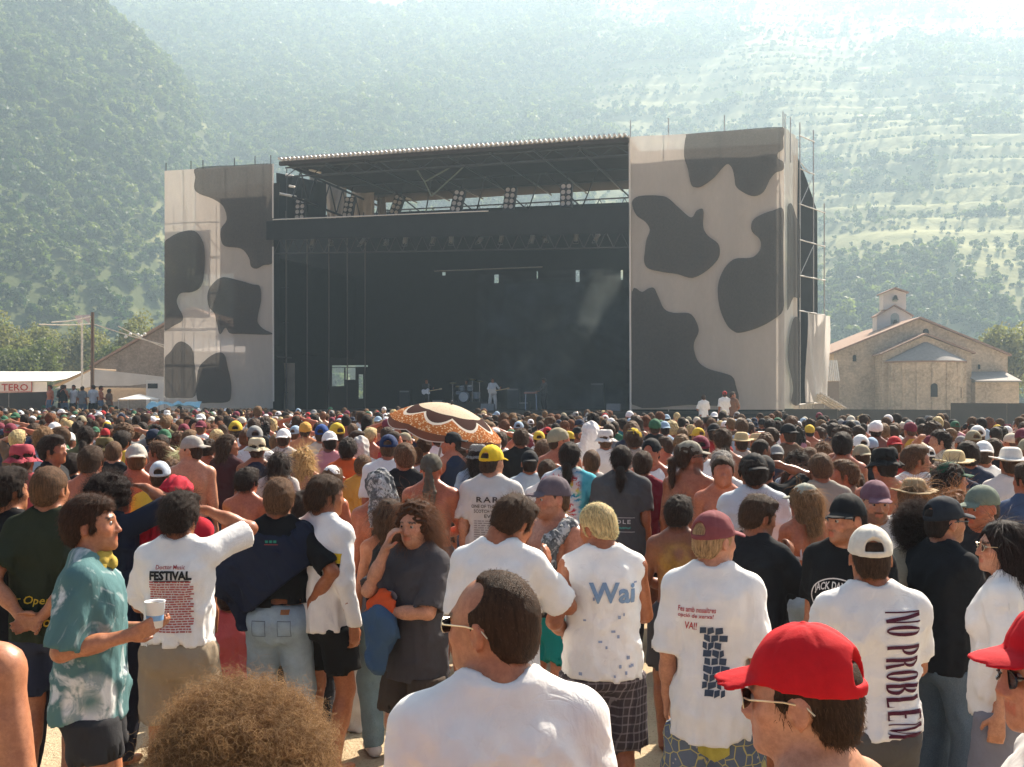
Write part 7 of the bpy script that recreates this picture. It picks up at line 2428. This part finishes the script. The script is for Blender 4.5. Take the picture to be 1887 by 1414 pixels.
HAIRD = {'short': 'short %s hair', 'crop': 'cropped %s hair', 'messy': 'tousled %s hair', 'bowl': 'full %s hair', 'long': 'long %s hair', 'longwave': 'long wavy %s hair', 'pony': 'a %s ponytail', 'afro': 'frizzy %s curls', 'buzz': 'shaved %s hair', 'longstraight': 'straight long %s hair'}
DESC = []
def rand_look(far=False):
    hr = rr.random(); fem = rr.random() < .2
    hatd = None
    if hr < .36:
        hk = rr.choice(['cap', 'cap', 'cap', 'capback', 'capback', 'capback', 'beanie', 'beanie', rr.choice(['bucket', 'straw'])])
        hn, hcv = rr.choice(HATC + HATC[:5] + HATC[6:9]) if hk not in ('straw',) else ('straw', (.52, .40, .22))
        hat = (hk, hcv); hair = ('undercap', rr.choice(['dark', 'black', 'brown']))
        hatd = {'cap': hn + ' cap', 'capback': 'backward %s cap' % hn, 'bucket': hn + ' bucket hat', 'beanie': hn + ' bandana', 'straw': 'straw hat'}[hk]
    else:
        hat = None
        hk = rr.choice(['short', 'short', 'short', 'crop', 'messy', 'messy', 'bowl', 'pony', 'afro', 'buzz'] if not fem else ['long', 'longwave', 'longstraight', 'pony', 'bowl'])
        hcn = rr.choice(['dark', 'black', 'black', 'brown', 'brown', 'light', 'dark']) if rr.random() > .05 else 'blond'
        hair = (hk, hcn); hatd = HAIRD[hk] % {'dark': 'dark brown', 'light': 'light brown'}.get(hcn, hcn)
    if rr.random() < (.30 if not fem else .0): top, td = None, 'shirtless'
    else:
        q = wpick(TOPC); tk = 'tank' if (fem and rr.random() < .6) or rr.random() < .08 else 'tee'
        top, td = (tk, q[1]), '%s %s' % (q[0], 'vest' if tk == 'tank' else 't-shirt')
    sk = rr.choice(['tan', 'red', 'mid', 'tan', 'fair', 'brown'] if td != 'shirtless' else ['red', 'tan', 'mid', 'red', 'brown'])
    return fem, hat, hair, top, sk, hatd, td


def far_end(px):
    return min(50.0, .45 * FPX / (752 + px / 1887 * 22 - HOR))


cand = []
yv = 6.2
while yv < 19:
    xv = -.56 * yv
    while xv < .56 * yv:
        cand.append((xv + rr.uniform(-.2, .2), yv + rr.uniform(-.2, .2)))
        xv += .56
    yv += .60
new = []
for x, y in cand:
    if n_ind + len(new) >= 296: break
    if any((x - a) ** 2 + (y - b) ** 2 < .20 for a, b in taken): continue
    s = rr.gauss(.975, .045)
    s = min(max(s, .88), 1.06)
    pq = 943.5 + x / y * FPX
    if 725 < pq < 930 and y < 12.6 and HOR + (EYE - 1.77 * s) * FPX / y < 806: continue      # keeps the parasol clear
    if head_free(x, y, s) < .30: continue
    taken.append((x, y)); mark(x, y, s)
    new.append((x, y, s) + rand_look())
print('individuals', n_ind + len(new), 'last at', new[-1][1])
Y_END = new[-1][1]
MARKS = [('the left cow-print tower', 400), ('the stage opening', 650), ('the parasol', 820), ('the stage singer', 930), ('the dark stage', 1080), ('the right cow-print tower', 1300), ('the church', 1690), ('the left marquee', 80), ('the utility pole', 180)]
def rel(x, y):
    px = 943.5 + x / y * FPX
    nm, c_ = min(MARKS, key=lambda q: abs(q[1] - px))
    return nm
by = {}
for q in new:
    key = (q[8], q[9] if len(q) > 9 else '')
    td, hd_ = q[9], q[8]
    lb = ('person with %s in %s' % (hd_, td)) if td != 'shirtless' else 'shirtless person with %s' % hd_
    if hd_.endswith(('cap', 'hat', 'bandana')): lb = lb.replace('with ', 'wearing ', 1).replace('wearing', 'with')
    by.setdefault(lb, []).append(q)
ORD = ['leftmost', 'second from left', 'third from left', 'fourth from left', 'fifth from left', 'sixth from left', 'seventh from left', 'eighth from left', 'ninth from left', 'tenth from left']
for lb, L in by.items():
    sub = {}
    for q in L: sub.setdefault(rel(q[0], q[1]), []).append(q)
    for mk, LL in sub.items():
        LL.sort(key=lambda q: q[0] / q[1])
        for k, q in enumerate(LL):
            x, y, s, fem, hat, hair, top, sk = q[:8]
            full = '%s below %s' % (lb, mk)
            if len(LL) > 1: full += ', ' + (ORD[k] if k < len(ORD) else 'rightmost')
            if len(full.split()) > 16: full = full.replace(' cow-print', '').replace('straight long', 'straight').replace('long wavy', 'wavy')
            pi = rr.choice([8, 8, 9] if fem else [0, 0, 0, 1, 2, 3, 3, 4, 5, 6, 12, 12, 11] + ([7] if rr.random() < .3 else []) + ([10] if rr.random() < .2 else []))
            fc = rr.gauss(-2, 13) if rr.random() < .93 else rr.choice([90, -90, 170])
            mid(full, (x, y, 0), s, fc, pi, top, (rr.choice(['shorts', 'shorts', 'trousers']), rr.choice(LOWC)), hair, hat, sk, stg=y < 12)

# everyone behind them: one mass
FP = []
def proto(pi, top, low, hair, hat, spin=0):
    P = Pose(**POSES[pi]); hh_ = .026
    parts = [(body_mesh(P, hh_, False), 0)]
    if top: parts.append((top_mesh(P, top, hh_ * .9, 3, hem=.84, folds=.5), 1))
    parts.append((low_mesh(P, low, hh_, -1, waist=.885 if top else 1.03), 2))
    M = head_matrix(P.head)
    if hair: parts.append((hair_field(hair, .013, 1).mesh(), 3))
    if hat:
        V, Q = hat_field(hat, .010, 1).mesh()
        if spin:
            V = V.copy(); V[:, 0] *= -1; V[:, 1] = -.02 - V[:, 1]
        parts.append(((V, Q), 4))
    V, F, MI = [], [], []; b_ = 0
    for (v, q), m_ in parts:
        if m_ >= 3:
            Mn = np.array(M); v = v @ Mn[:3, :3].T + Mn[:3, 3]
        V.append(v); F += (q + b_).tolist(); MI += [m_] * len(q); b_ += len(v)
    FP.append((np.concatenate(V), F, MI))


PR_ = [(0, 'tee', 'shorts', 'short', None), (0, None, 'shorts', 'short', None), (12, 'tee', 'shorts', 'undercap', 'cap'), (0, None, 'shorts', 'undercap', 'cap', 180), (8, 'tank', 'shorts', 'long', None), (2, 'tee', 'trousers', 'messy', None), (6, 'tee', 'shorts', 'messy', None), (3, 'tee', 'shorts', 'undercap', 'bucket'),
       (7, None, 'shorts', 'short', None), (1, 'tee', 'shorts', 'afro', None), (0, 'tee', 'shorts', 'undercap', 'straw'), (5, 'tee', 'shorts', 'bowl', None), (9, 'tee', 'shorts', 'longwave', None), (2, None, 'shorts', 'crop', None), (0, 'tee', 'shorts', 'undercap', 'cap', 180), (0, 'tee', 'shorts', 'undercap', 'beanie')]
PW = [5, 7, 5, 2, 3, 4, 1.4, .8, .9, 1.5, .35, 3, 2, 5, 4, 2]
for q in PR_: proto(*q)
rg = np.random.RandomState(7)
pts, att = [], dict(idx=[], rot=[], scl=[], c_top=[], c_low=[], c_hair=[], c_skin=[], c_hat=[])
PC = np.cumsum(PW) / sum(PW)
yv = 6.0
while yv < 50:
    xv = -.60 * yv - .5
    while xv < .60 * yv + .5:
        x, y = xv + rg.uniform(-.24, .24), yv + rg.uniform(-.24, .24)
        xv += .54
        px = 943.5 + x / y * FPX
        lo_ = Vector((x, y)) - Vector((O_.x, O_.y))
        if lo_.dot(ey) > -1.6 or y > far_end(px) + rg.uniform(-1, 1): continue
        if y < Y_END + .4:
            # only fill gaps between individuals with unseen bodies where nobody stands
            continue
        if any((x - a) ** 2 + (y - b) ** 2 < .16 for a, b in taken[-60:]): continue
        pts.append((x, y, 0)); att['idx'].append(int(np.searchsorted(PC, rg.uniform())))
        att['rot'].append((0, 0, rg.normal() * .25 if rg.uniform() < .95 else rg.uniform(-3, 3)))
        s = np.clip(rg.normal(.965, .05), .85, 1.08) * (1.0 if rg.uniform() > .03 else 1.08); att['scl'].append((s, s, s))
        att['c_top'].append(wpick(TOPC)[1]); att['c_low'].append(rr.choice(LOWC)); att['c_skin'].append(SKINS[rr.choice(['tan', 'red', 'mid', 'red', 'brown', 'fair'])])
        att['c_hair'].append(HAIRS[rr.choice(['dark', 'black', 'brown', 'brown', 'black', 'light', 'dark', 'red'])] if rg.uniform() > .04 else HAIRS['blond']); att['c_hat'].append(rr.choice(HATC[:5] + HATC[6:] + [HATC[0], HATC[0], HATC[4], HATC[3]] + ([HATC[5]] if rr.random() < .3 else []))[1])
    yv += .55 if yv < 30 else .66
for k in att: att[k] = np.array(att[k], np.int32 if k == 'idx' else f32)
M_HAT_I = objcol_mat('crowd_hat', .85, .2, .12, 40, .2, .003, inst='c_hat')
scatter('crowd', FP, np.array(pts), att, [M_SKIN_I, M_CLOTH_I, M_LOW_I, M_HAIR_I, M_HAT_I], 'dense crowd of distant spectators filling the field up to the stage', 'crowd')
print('far crowd', len(pts))

# ------------------------------------------------------------------ parasol over the crowd
DP = 12.0
ps = empty('parasol', (wx(822, DP), DP, 0)); tag(ps, 'cream and brown fringed sun parasol held over the crowd', 'parasol')
t = NT('parasol_cloth')
s_ = t.n('SeparateXYZ'); t.l(t.coord(), s_.inputs[0])
an = t.math('ARCTAN2', s_.outputs[1], s_.outputs[0]); rr_ = t.math('SQRT', t.math('ADD', t.math('MULTIPLY', s_.outputs[0], s_.outputs[0]), t.math('MULTIPLY', s_.outputs[1], s_.outputs[1])))
sc_ = t.math('MULTIPLY', t.math('ABSOLUTE', t.math('SINE', t.math('MULTIPLY', an, 4))), .15)
q_ = t.math('SUBTRACT', rr_, sc_)
vo_ = t.n('TexVoronoi'); vo_.inputs['Scale'].default_value = 26; t.l(t.coord(), vo_.inputs['Vector'])
flo = t.mix(t.ramp(vo_.outputs[0], [(.25, 1), (.4, 0)]), (.42, .13, .03), (.72, .55, .33))
c = t.mix(t.ramp(rr_, [(0, 0), (.47, 1)], 'CONSTANT'), (.74, .62, .46), (.055, .022, .018))
c = t.mix(t.ramp(q_, [(0, 0), (.535, 1)], 'CONSTANT'), c, (.72, .66, .58))
c = t.mix(t.ramp(q_, [(0, 0), (.575, 1)], 'CONSTANT'), c, flo)
spots = t.mix(t.ramp(vo_.outputs[0], [(.2, .5), (.3, 0)]), c, (.55, .33, .15))
c = t.mix(t.ramp(rr_, [(.4, 1), (.5, 0)]), c, spots)
t.base(c, .9, .1)
tl = t.n('BsdfTranslucent'); t.l(c, tl.inputs[0]); mx = t.n('MixShader'); mx.inputs[0].default_value = .4
t.l(t.b.outputs[0], mx.inputs[1]); t.l(tl.outputs[0], mx.inputs[2]); t.l(mx.outputs[0], t.out.inputs[0])
M_PAR = t.m
RP, NSEG = .86, 8
m = MB(); vs, fs = [], []
NR, NA = 12, 64
for i in range(NR + 1):
    r_ = RP * i / NR
    for j in range(NA):
        a = 2 * math.pi * j / NA
        sag = .035 * (abs(math.sin(a * NSEG / 2)) ) * (i / NR) ** 2
        vs.append((r_ * math.cos(a), r_ * math.sin(a), .34 * (1 - (i / NR) ** 2) - sag * .8))
for i in range(NR):
    for j in range(NA):
        k = (j + 1) % NA
        fs.append((i * NA + j, (i + 1) * NA + j, (i + 1) * NA + k, i * NA + k))
TILT = (R(8), R(13), R(10)); PC_ = Vector((0, 0, wz(786, DP)))
cnp = m.add(vs, fs).build('canopy', M_PAR, ps, True); cnp.location = PC_; cnp.rotation_euler = TILT; cnp.scale = (.78, .78, .78)
vs, fs = [], []
for j in range(NA * 2):
    a = math.pi * j / NA
    sag = -.028 * abs(math.sin(a * NSEG / 2)); dn = .085 + .03 * abs(math.sin(a * NSEG / 2))
    vs += [(RP * math.cos(a), RP * math.sin(a), sag), ((RP + .012) * math.cos(a), (RP + .012) * math.sin(a), sag - dn)]
n2_ = NA * 2
fs = [(2 * j, 2 * ((j + 1) % n2_), 2 * ((j + 1) % n2_) + 1, 2 * j + 1) for j in range(n2_)]
val = MB().add(vs, fs).build('valance', plain('valance_brown', (.17, .07, .04), .9), cnp, True)
MB().path([(vs[2 * j + 1]) for j in range(n2_)] + [vs[1]], .008, 4).build('fringe', plain('fringe_white', (.66, .6, .52)), cnp)
for j in range(NSEG):
    a = 2 * math.pi * j / NSEG; MB().path([(.02 * math.cos(a), .02 * math.sin(a), .325), (.43 * math.cos(a), .43 * math.sin(a), .245), (.84 * math.cos(a), .84 * math.sin(a), .0)], .006, 4).build('rib', M_TUBE, cnp)
tp = Matrix.Rotation(TILT[2], 3, 'Z') @ Matrix.Rotation(TILT[1], 3, 'Y') @ Matrix.Rotation(TILT[0], 3, 'X')
axv = tp @ Vector((0, 0, 1))
MB().bar(PC_ + axv * .25, PC_ - axv * 1.2, .014, 8).build('shaft', M_TUBE, ps); MB().bar(PC_ + axv * .255, PC_ + axv * .31, .012, 6).build('finial', M_DTUBE, ps)

# ------------------------------------------------------------------ the band
WM = Matrix.Translation(O_) @ Matrix.Rotation(ANG, 4, 'Z')
def on_deck(px, tt):
    q = loc(px, 750, tt); return WM @ Vector((q.x, tt, 1.60))
def performer(label, px, tt, face, pose, top, low, hair, s=1.0, skin='tan'):
    L = on_deck(px, tt)
    P = Pose(**pose); r = empty('person', L, R(face), s); tag(r, label, 'person', 'musicians on the stage')
    mobj('body', body_mesh(P, .014, False), M_SKIN, r, SKINS[skin])
    mobj('trousers', low_mesh(P, 'trousers', .015, 1), M_CLOTH, r, low); mobj('shirt', top_mesh(P, 'long', .014, 2, hem=.88), M_CLOTH, r, top)
    head_child('hair', hmesh('hair', hair, .0085, 0), M_HAIR, r, P.head, HAIRS['dark'], P.drop)
    return r, P
GP = dict(armR=((.10, .20, 1.05), (1, -.6, -.2), (-.9, .1, -.3), (0, -1, 0), .4), armL=((.42, .26, 1.20), (.6, -.5, -1), (.3, .6, .6), (-.3, -1, 0), .6), legR='wide', legL='wide')
def guitar(label, r, col, s=1.0):
    g_ = empty('electric_guitar'); M = Matrix.Translation(r.location) @ Matrix.Rotation(r.rotation_euler[2], 4, 'Z')
    g_.matrix_world = M @ Matrix.Translation((.02, .21, 1.04)) @ Matrix.Rotation(R(180), 4, 'Z') @ Matrix.Rotation(R(-10), 4, 'Y') @ Matrix.Scale(-1, 4, (1, 0, 0)) if False else M @ Matrix.Translation((.02, .21, 1.04)) @ Matrix.Rotation(R(10), 4, 'Y')
    tag(g_, label, 'guitar', 'guitars on the stage')
    prof = [(.22, 0), (.20, .12), (.10, .16), (0, .11), (-.08, .13), (-.18, .17), (-.24, .06), (-.20, .0), (-.24, -.12), (-.14, -.18), (0, -.10), (.10, -.15), (.19, -.10)]
    MB().slab([(x, 0, z) for x, z in catmull([(x, z) for x, z in prof], 3)], (0, .045, 0)).build('guitar_body', plain('guitar_' + str(col[0]), col, .3, .5), g_)
    MB().box((-.80, .03, -.025), (-.18, .055, .025)).build('neck', plain('maple', (.5, .36, .2), .5), g_); MB().box((-.95, .03, -.045), (-.80, .05, .045)).build('headstock', MATS['maple'], g_)
    return g_
r1, _ = performer('singer in pale jacket and trousers playing a light guitar at centre stage', 908, 2.6, 178, GP, (.52, .54, .56), (.60, .58, .55), 'long')
guitar('light electric guitar held by the pale-dressed singer', r1, (.6, .56, .5))
r2, _ = performer('dark-clad guitarist at the left of the stage', 786, 4.0, 176, GP, (.03, .03, .033), (.03, .03, .035), 'messy')
guitar('white electric guitar of the dark-clad guitarist', r2, (.72, .70, .68))
DR = dict(drop=.42, legR=((.22, .42, .085), (.4, 1, .3)), legL=((.22, .42, .085), (.4, 1, .3)))
rL = on_deck(858, 8.0)
P = Pose(**DR)
for s_1 in (1, -1):
    a = P.arm[s_1]; shp = a[0] - np.array((0, 0, .42)); e_, w__ = ik(shp, np.array((s_1 * .25, .42, .95)), UA, FA, (s_1 * .8, 0, -.6)); P.arm[s_1] = (shp, e_, w__, a[3], a[4], a[5])
dm = empty('person', rL + Vector((0, .9, .45)), R(178)); tag(dm, 'drummer seated behind the drum kit', 'person', 'musicians on the stage')
mobj('body', body_mesh(P, .015, False), M_SKIN, dm, SKINS['tan']); mobj('trousers', low_mesh(P, 'trousers', .016, 1), M_CLOTH, dm, (.03, .03, .04)); mobj('shirt', top_mesh(P, 'tee', .015, 2), M_CLOTH, dm, (.05, .05, .055)); head_child('hair', hmesh('hair', 'messy', .0085, 0), M_HAIR, dm, P.head, HAIRS['dark'], P.drop)
rs = empty('drum_riser', rL, ANG); tag(rs, 'low black riser under the drum kit', 'platform'); MB().box((-1.6, -.9, 0), (1.6, 2.0, .45)).build('riser', M_DECK, rs)
dk_ = empty('drum_kit', rL + Vector((0, 0, .45)), ANG); tag(dk_, 'drum kit with pale bass drum and cymbals at the back of the stage', 'drum kit')
M_DRUM = plain('drum_shell', (.30, .33, .35), .3, .5); M_SKN = plain('drum_head', (.62, .62, .60), .6); M_CYM = plain('cymbal', (.62, .50, .25), .3, .5, metal=.7); M_CHR = plain('chrome', (.6, .6, .62), .25, .5, metal=.8)
def drum(c_, r_, h_, rot_, nm='drum'):
    o = MB().lathe([(r_, 0), (r_, h_)], 20).build(nm, M_DRUM, dk_, True); o.location = c_; o.rotation_euler = rot_
    k = MB().lathe([(0, h_ + .004), (r_ * .96, h_ + .004)], 20).build('drum_head', M_SKN, o, True); k2 = MB().lathe([(r_ * 1.0, h_ - .02), (r_ * 1.06, h_ - .02), (r_ * 1.06, h_ + .008), (r_, h_ + .008)], 20).build('hoop', M_CHR, o, True)
drum((0, .0, .30), .30, .40, (R(90), 0, 0), 'bass_drum'); drum((-.25, .15, .72), .16, .24, (R(20), 0, 0)); drum((.25, .15, .72), .17, .26, (R(20), 0, 0)); drum((.62, .25, .20), .21, .40, (0, 0, 0)); drum((-.55, .35, .48), .18, .16, (R(8), 0, 0))
for x, y, z in [(-.85, .1, 1.15), (.85, .1, 1.25), (-.6, .5, .95), (.45, -.1, 1.35)]:
    o = MB().lathe([(0, .03), (.04, .02), (.22, 0)], 18).build('cymbal', M_CYM, dk_, True); o.location = (x, y, z); o.rotation_euler = (R(14), R(6), 0)
    MB().bar((x, y, 0), (x, y, z + .04), .012, 5).build('cymbal_stand', M_CHR, dk_)
    for a in (0, 2.1, 4.2): MB().bar((x, y, .25), (x + .22 * math.cos(a), y + .22 * math.sin(a), .01), .009, 4).build('stand_leg', M_CHR, dk_)
r3, _ = performer('musician in dark clothes bending over the keyboard', 1003, 4.0, 120, dict(armR=((.15, .40, 1.02), (.6, -1, -.5), (0, 1, -.2), (0, 0, -1), .3), armL=((.1, .40, 1.02), (.6, -1, -.5), (0, 1, -.2), (0, 0, -1), .3), head=(0, -20, 0)), (.08, .075, .07), (.03, .03, .035), 'messy')
kb = empty('keyboard', on_deck(978, 3.9), ANG + R(20)); tag(kb, 'small keyboard with sunlit top on a thin stand', 'keyboard')
MB().box((-.36, -.14, .92), (.36, .14, 1.0)).build('case', plain('key_case', (.45, .20, .15), .4), kb); MB().box((-.33, -.13, 1.001), (.33, .02, 1.012)).build('keys', M_SKN, kb)
for sx_ in (-.28, .28):
    MB().bar((sx_, -.1, .92), (sx_ * 1.1, -.25, 0), .015, 5).build('stand_leg', M_CHR, kb); MB().bar((sx_, .1, .92), (sx_ * 1.1, .25, 0), .015, 5).build('stand_leg', M_CHR, kb)
for lb, px, tt, w_, h_ in [('black amplifier cabinet behind the left guitarist', 745, 9, .7, 1.2), ('low black amplifier between guitarist and drums', 806, 7.5, .7, .6), ('amplifier stack right of the singer', 945, 8.5, .75, 1.3), ('small amplifier with pale front near the keyboard', 965, 6, .6, .5), ('tall speaker cabinet by the right drape', 1100, 9, .8, 1.6)]:
    a_ = empty('amplifier', on_deck(px, tt), ANG); tag(a_, lb, 'amplifier', 'amplifiers on the stage')
    MB().box((-w_ / 2, 0, .02), (w_ / 2, .4, h_)).build('cabinet', M_LAMPB, a_); MB().box((-w_ / 2 + .04, -.012, .08), (w_ / 2 - .04, -.001, h_ - .18)).build('grille', plain('grille_cloth', (.07, .07, .07), .95), a_); MB().box((-w_ / 2 + .04, -.012, h_ - .15), (w_ / 2 - .04, -.001, h_ - .05)).build('control_panel', plain('amp_panel', (.25, .24, .23), .4), a_)
for lb, px in [('wedge monitor at the singer\'s feet', 897), ('wedge monitor at the right front of the deck', 1130)]:
    mo_ = empty('stage_monitor', on_deck(px, .5), ANG); tag(mo_, lb, 'monitor', 'wedge monitors on the deck')
    MB().slab([(-.35, .0, .02), (-.35, .45, .02), (-.35, .30, .38), (-.35, .10, .38)], (.7, 0, 0)).build('cabinet', plain('monitor_grey', (.16, .17, .18), .6), mo_)
for lb, px, tt in [('microphone stand before the singer', 902, 1.9), ('microphone stand before the left guitarist', 790, 3.2)]:
    mk = empty('microphone_stand', on_deck(px, tt), 0); tag(mk, lb, 'microphone', 'microphone stands on the stage')
    MB().bar((0, 0, .02), (0, 0, 1.5), .011, 6).build('pole', M_CHR, mk); MB().bar((0, 0, 1.5), (0, .12, 1.55), .02, 6).build('microphone', M_DARK, mk); MB().lathe([(0, 0), (.14, 0), (.14, .02), (0, .03)], 14).build('base', M_DARK, mk)

# people standing above the crowd at the stage sides
pf = empty('viewing_platform', (wx(140, 53), 53, 0)); tag(pf, 'dark raised platform below the utility pole', 'platform')
a_, b_ = wx(86, 53) - wx(140, 53), wx(262, 53) - wx(140, 53)
MB().box((a_, -.6, 1.02), (b_, 1.0, 1.10)).build('deck', M_DECK, pf); MB().box((a_, -.64, .02), (b_, -.61, 1.01)).build('skirt', M_FENCE, pf)
for i, (lb, px, yt, fc, top, hair, pi, sk) in enumerate([('shirtless onlooker, leftmost on the platform', 92, 700, 150, None, 'short', 0, 'red'), ('onlooker in dark shirt beside the shirtless one on the platform', 111, 705, 30, ('tee', BLK), 'messy', 1, 'tan'), ('onlooker in black vest in the platform middle', 118, 708, -20, ('tank', BLK), 'short', 3, 'tan'),
                                             ('tall onlooker in pale shirt on the platform', 132, 700, 160, ('tee', (.58, .56, .54)), 'short', 2, 'tan'), ('onlooker in grey shirt right of the tall one', 152, 712, 0, ('tee', GRY), 'bowl', 0, 'tan'), ('onlooker in white shirt by the utility pole', 168, 706, 25, ('tee', (.6, .6, .6)), 'bowl', 4, 'tan'),
                                             ('shirtless onlooker right of the utility pole', 186, 711, -60, None, 'short', 3, 'red'), ('onlooker with dark hair at the platform end', 198, 717, -30, ('tee', (.25, .15, .1)), 'messy', 0, 'tan')]):
    s = (wz(yt, 53) - 1.1) / 1.766
    mid(lb, (wx(px, 53), 53 + (i % 2) * .25, 1.1), min(1.05, max(.9, s)), fc, pi, top, S_ if i % 2 else ('trousers', (.10, .14, .2)), (hair, 'dark'), None, sk, 'onlookers on the side platform', False)
br = empty('crowd_barrier', (wx(1330, 41), 41, 0)); tag(br, 'low dark barrier platform before the right tower', 'barrier')
MB().box((wx(1270, 41) - wx(1330, 41), -.4, .55), (wx(1400, 41) - wx(1330, 41), .8, .62)).build('deck', M_DECK, br); MB().box((wx(1270, 41) - wx(1330, 41), -.44, .02), (wx(1400, 41) - wx(1330, 41), -.41, .54)).build('front', M_FENCE, br)
for lb, px, yt, fc, top, pi, hat in [('man in white t-shirt standing above the crowd before the right tower', 1298, 727, 10, ('tee', WH), 3, None), ('person in white t-shirt and red cap beside the camera crew', 1337, 714, 0, ('tee', WH), 0, ('cap', (.4, .03, .03))), ('crouching crew member in brown next to the red cap', 1352, 722, -40, ('tee', (.2, .1, .06)), 5, None)]:
    s = (wz(yt, 41) - .62) / 1.766
    mid(lb, (wx(px, 41), 41.2, .62), min(1.08, max(.88, s)), fc, pi, top, S_, ('short', 'dark') if not hat else ('undercap', 'dark'), hat, 'tan', 'crew standing before the right tower', False)

tris = sum(sum(len(p_.vertices) - 2 for p_ in o.data.polygons) if False else len(o.data.polygons) * 2 for o in SC.objects if o.type == 'MESH')
uniq = sum(len(m_.polygons) * 2 for m_ in bpy.data.meshes)
print('tris', tris, 'unique', uniq)
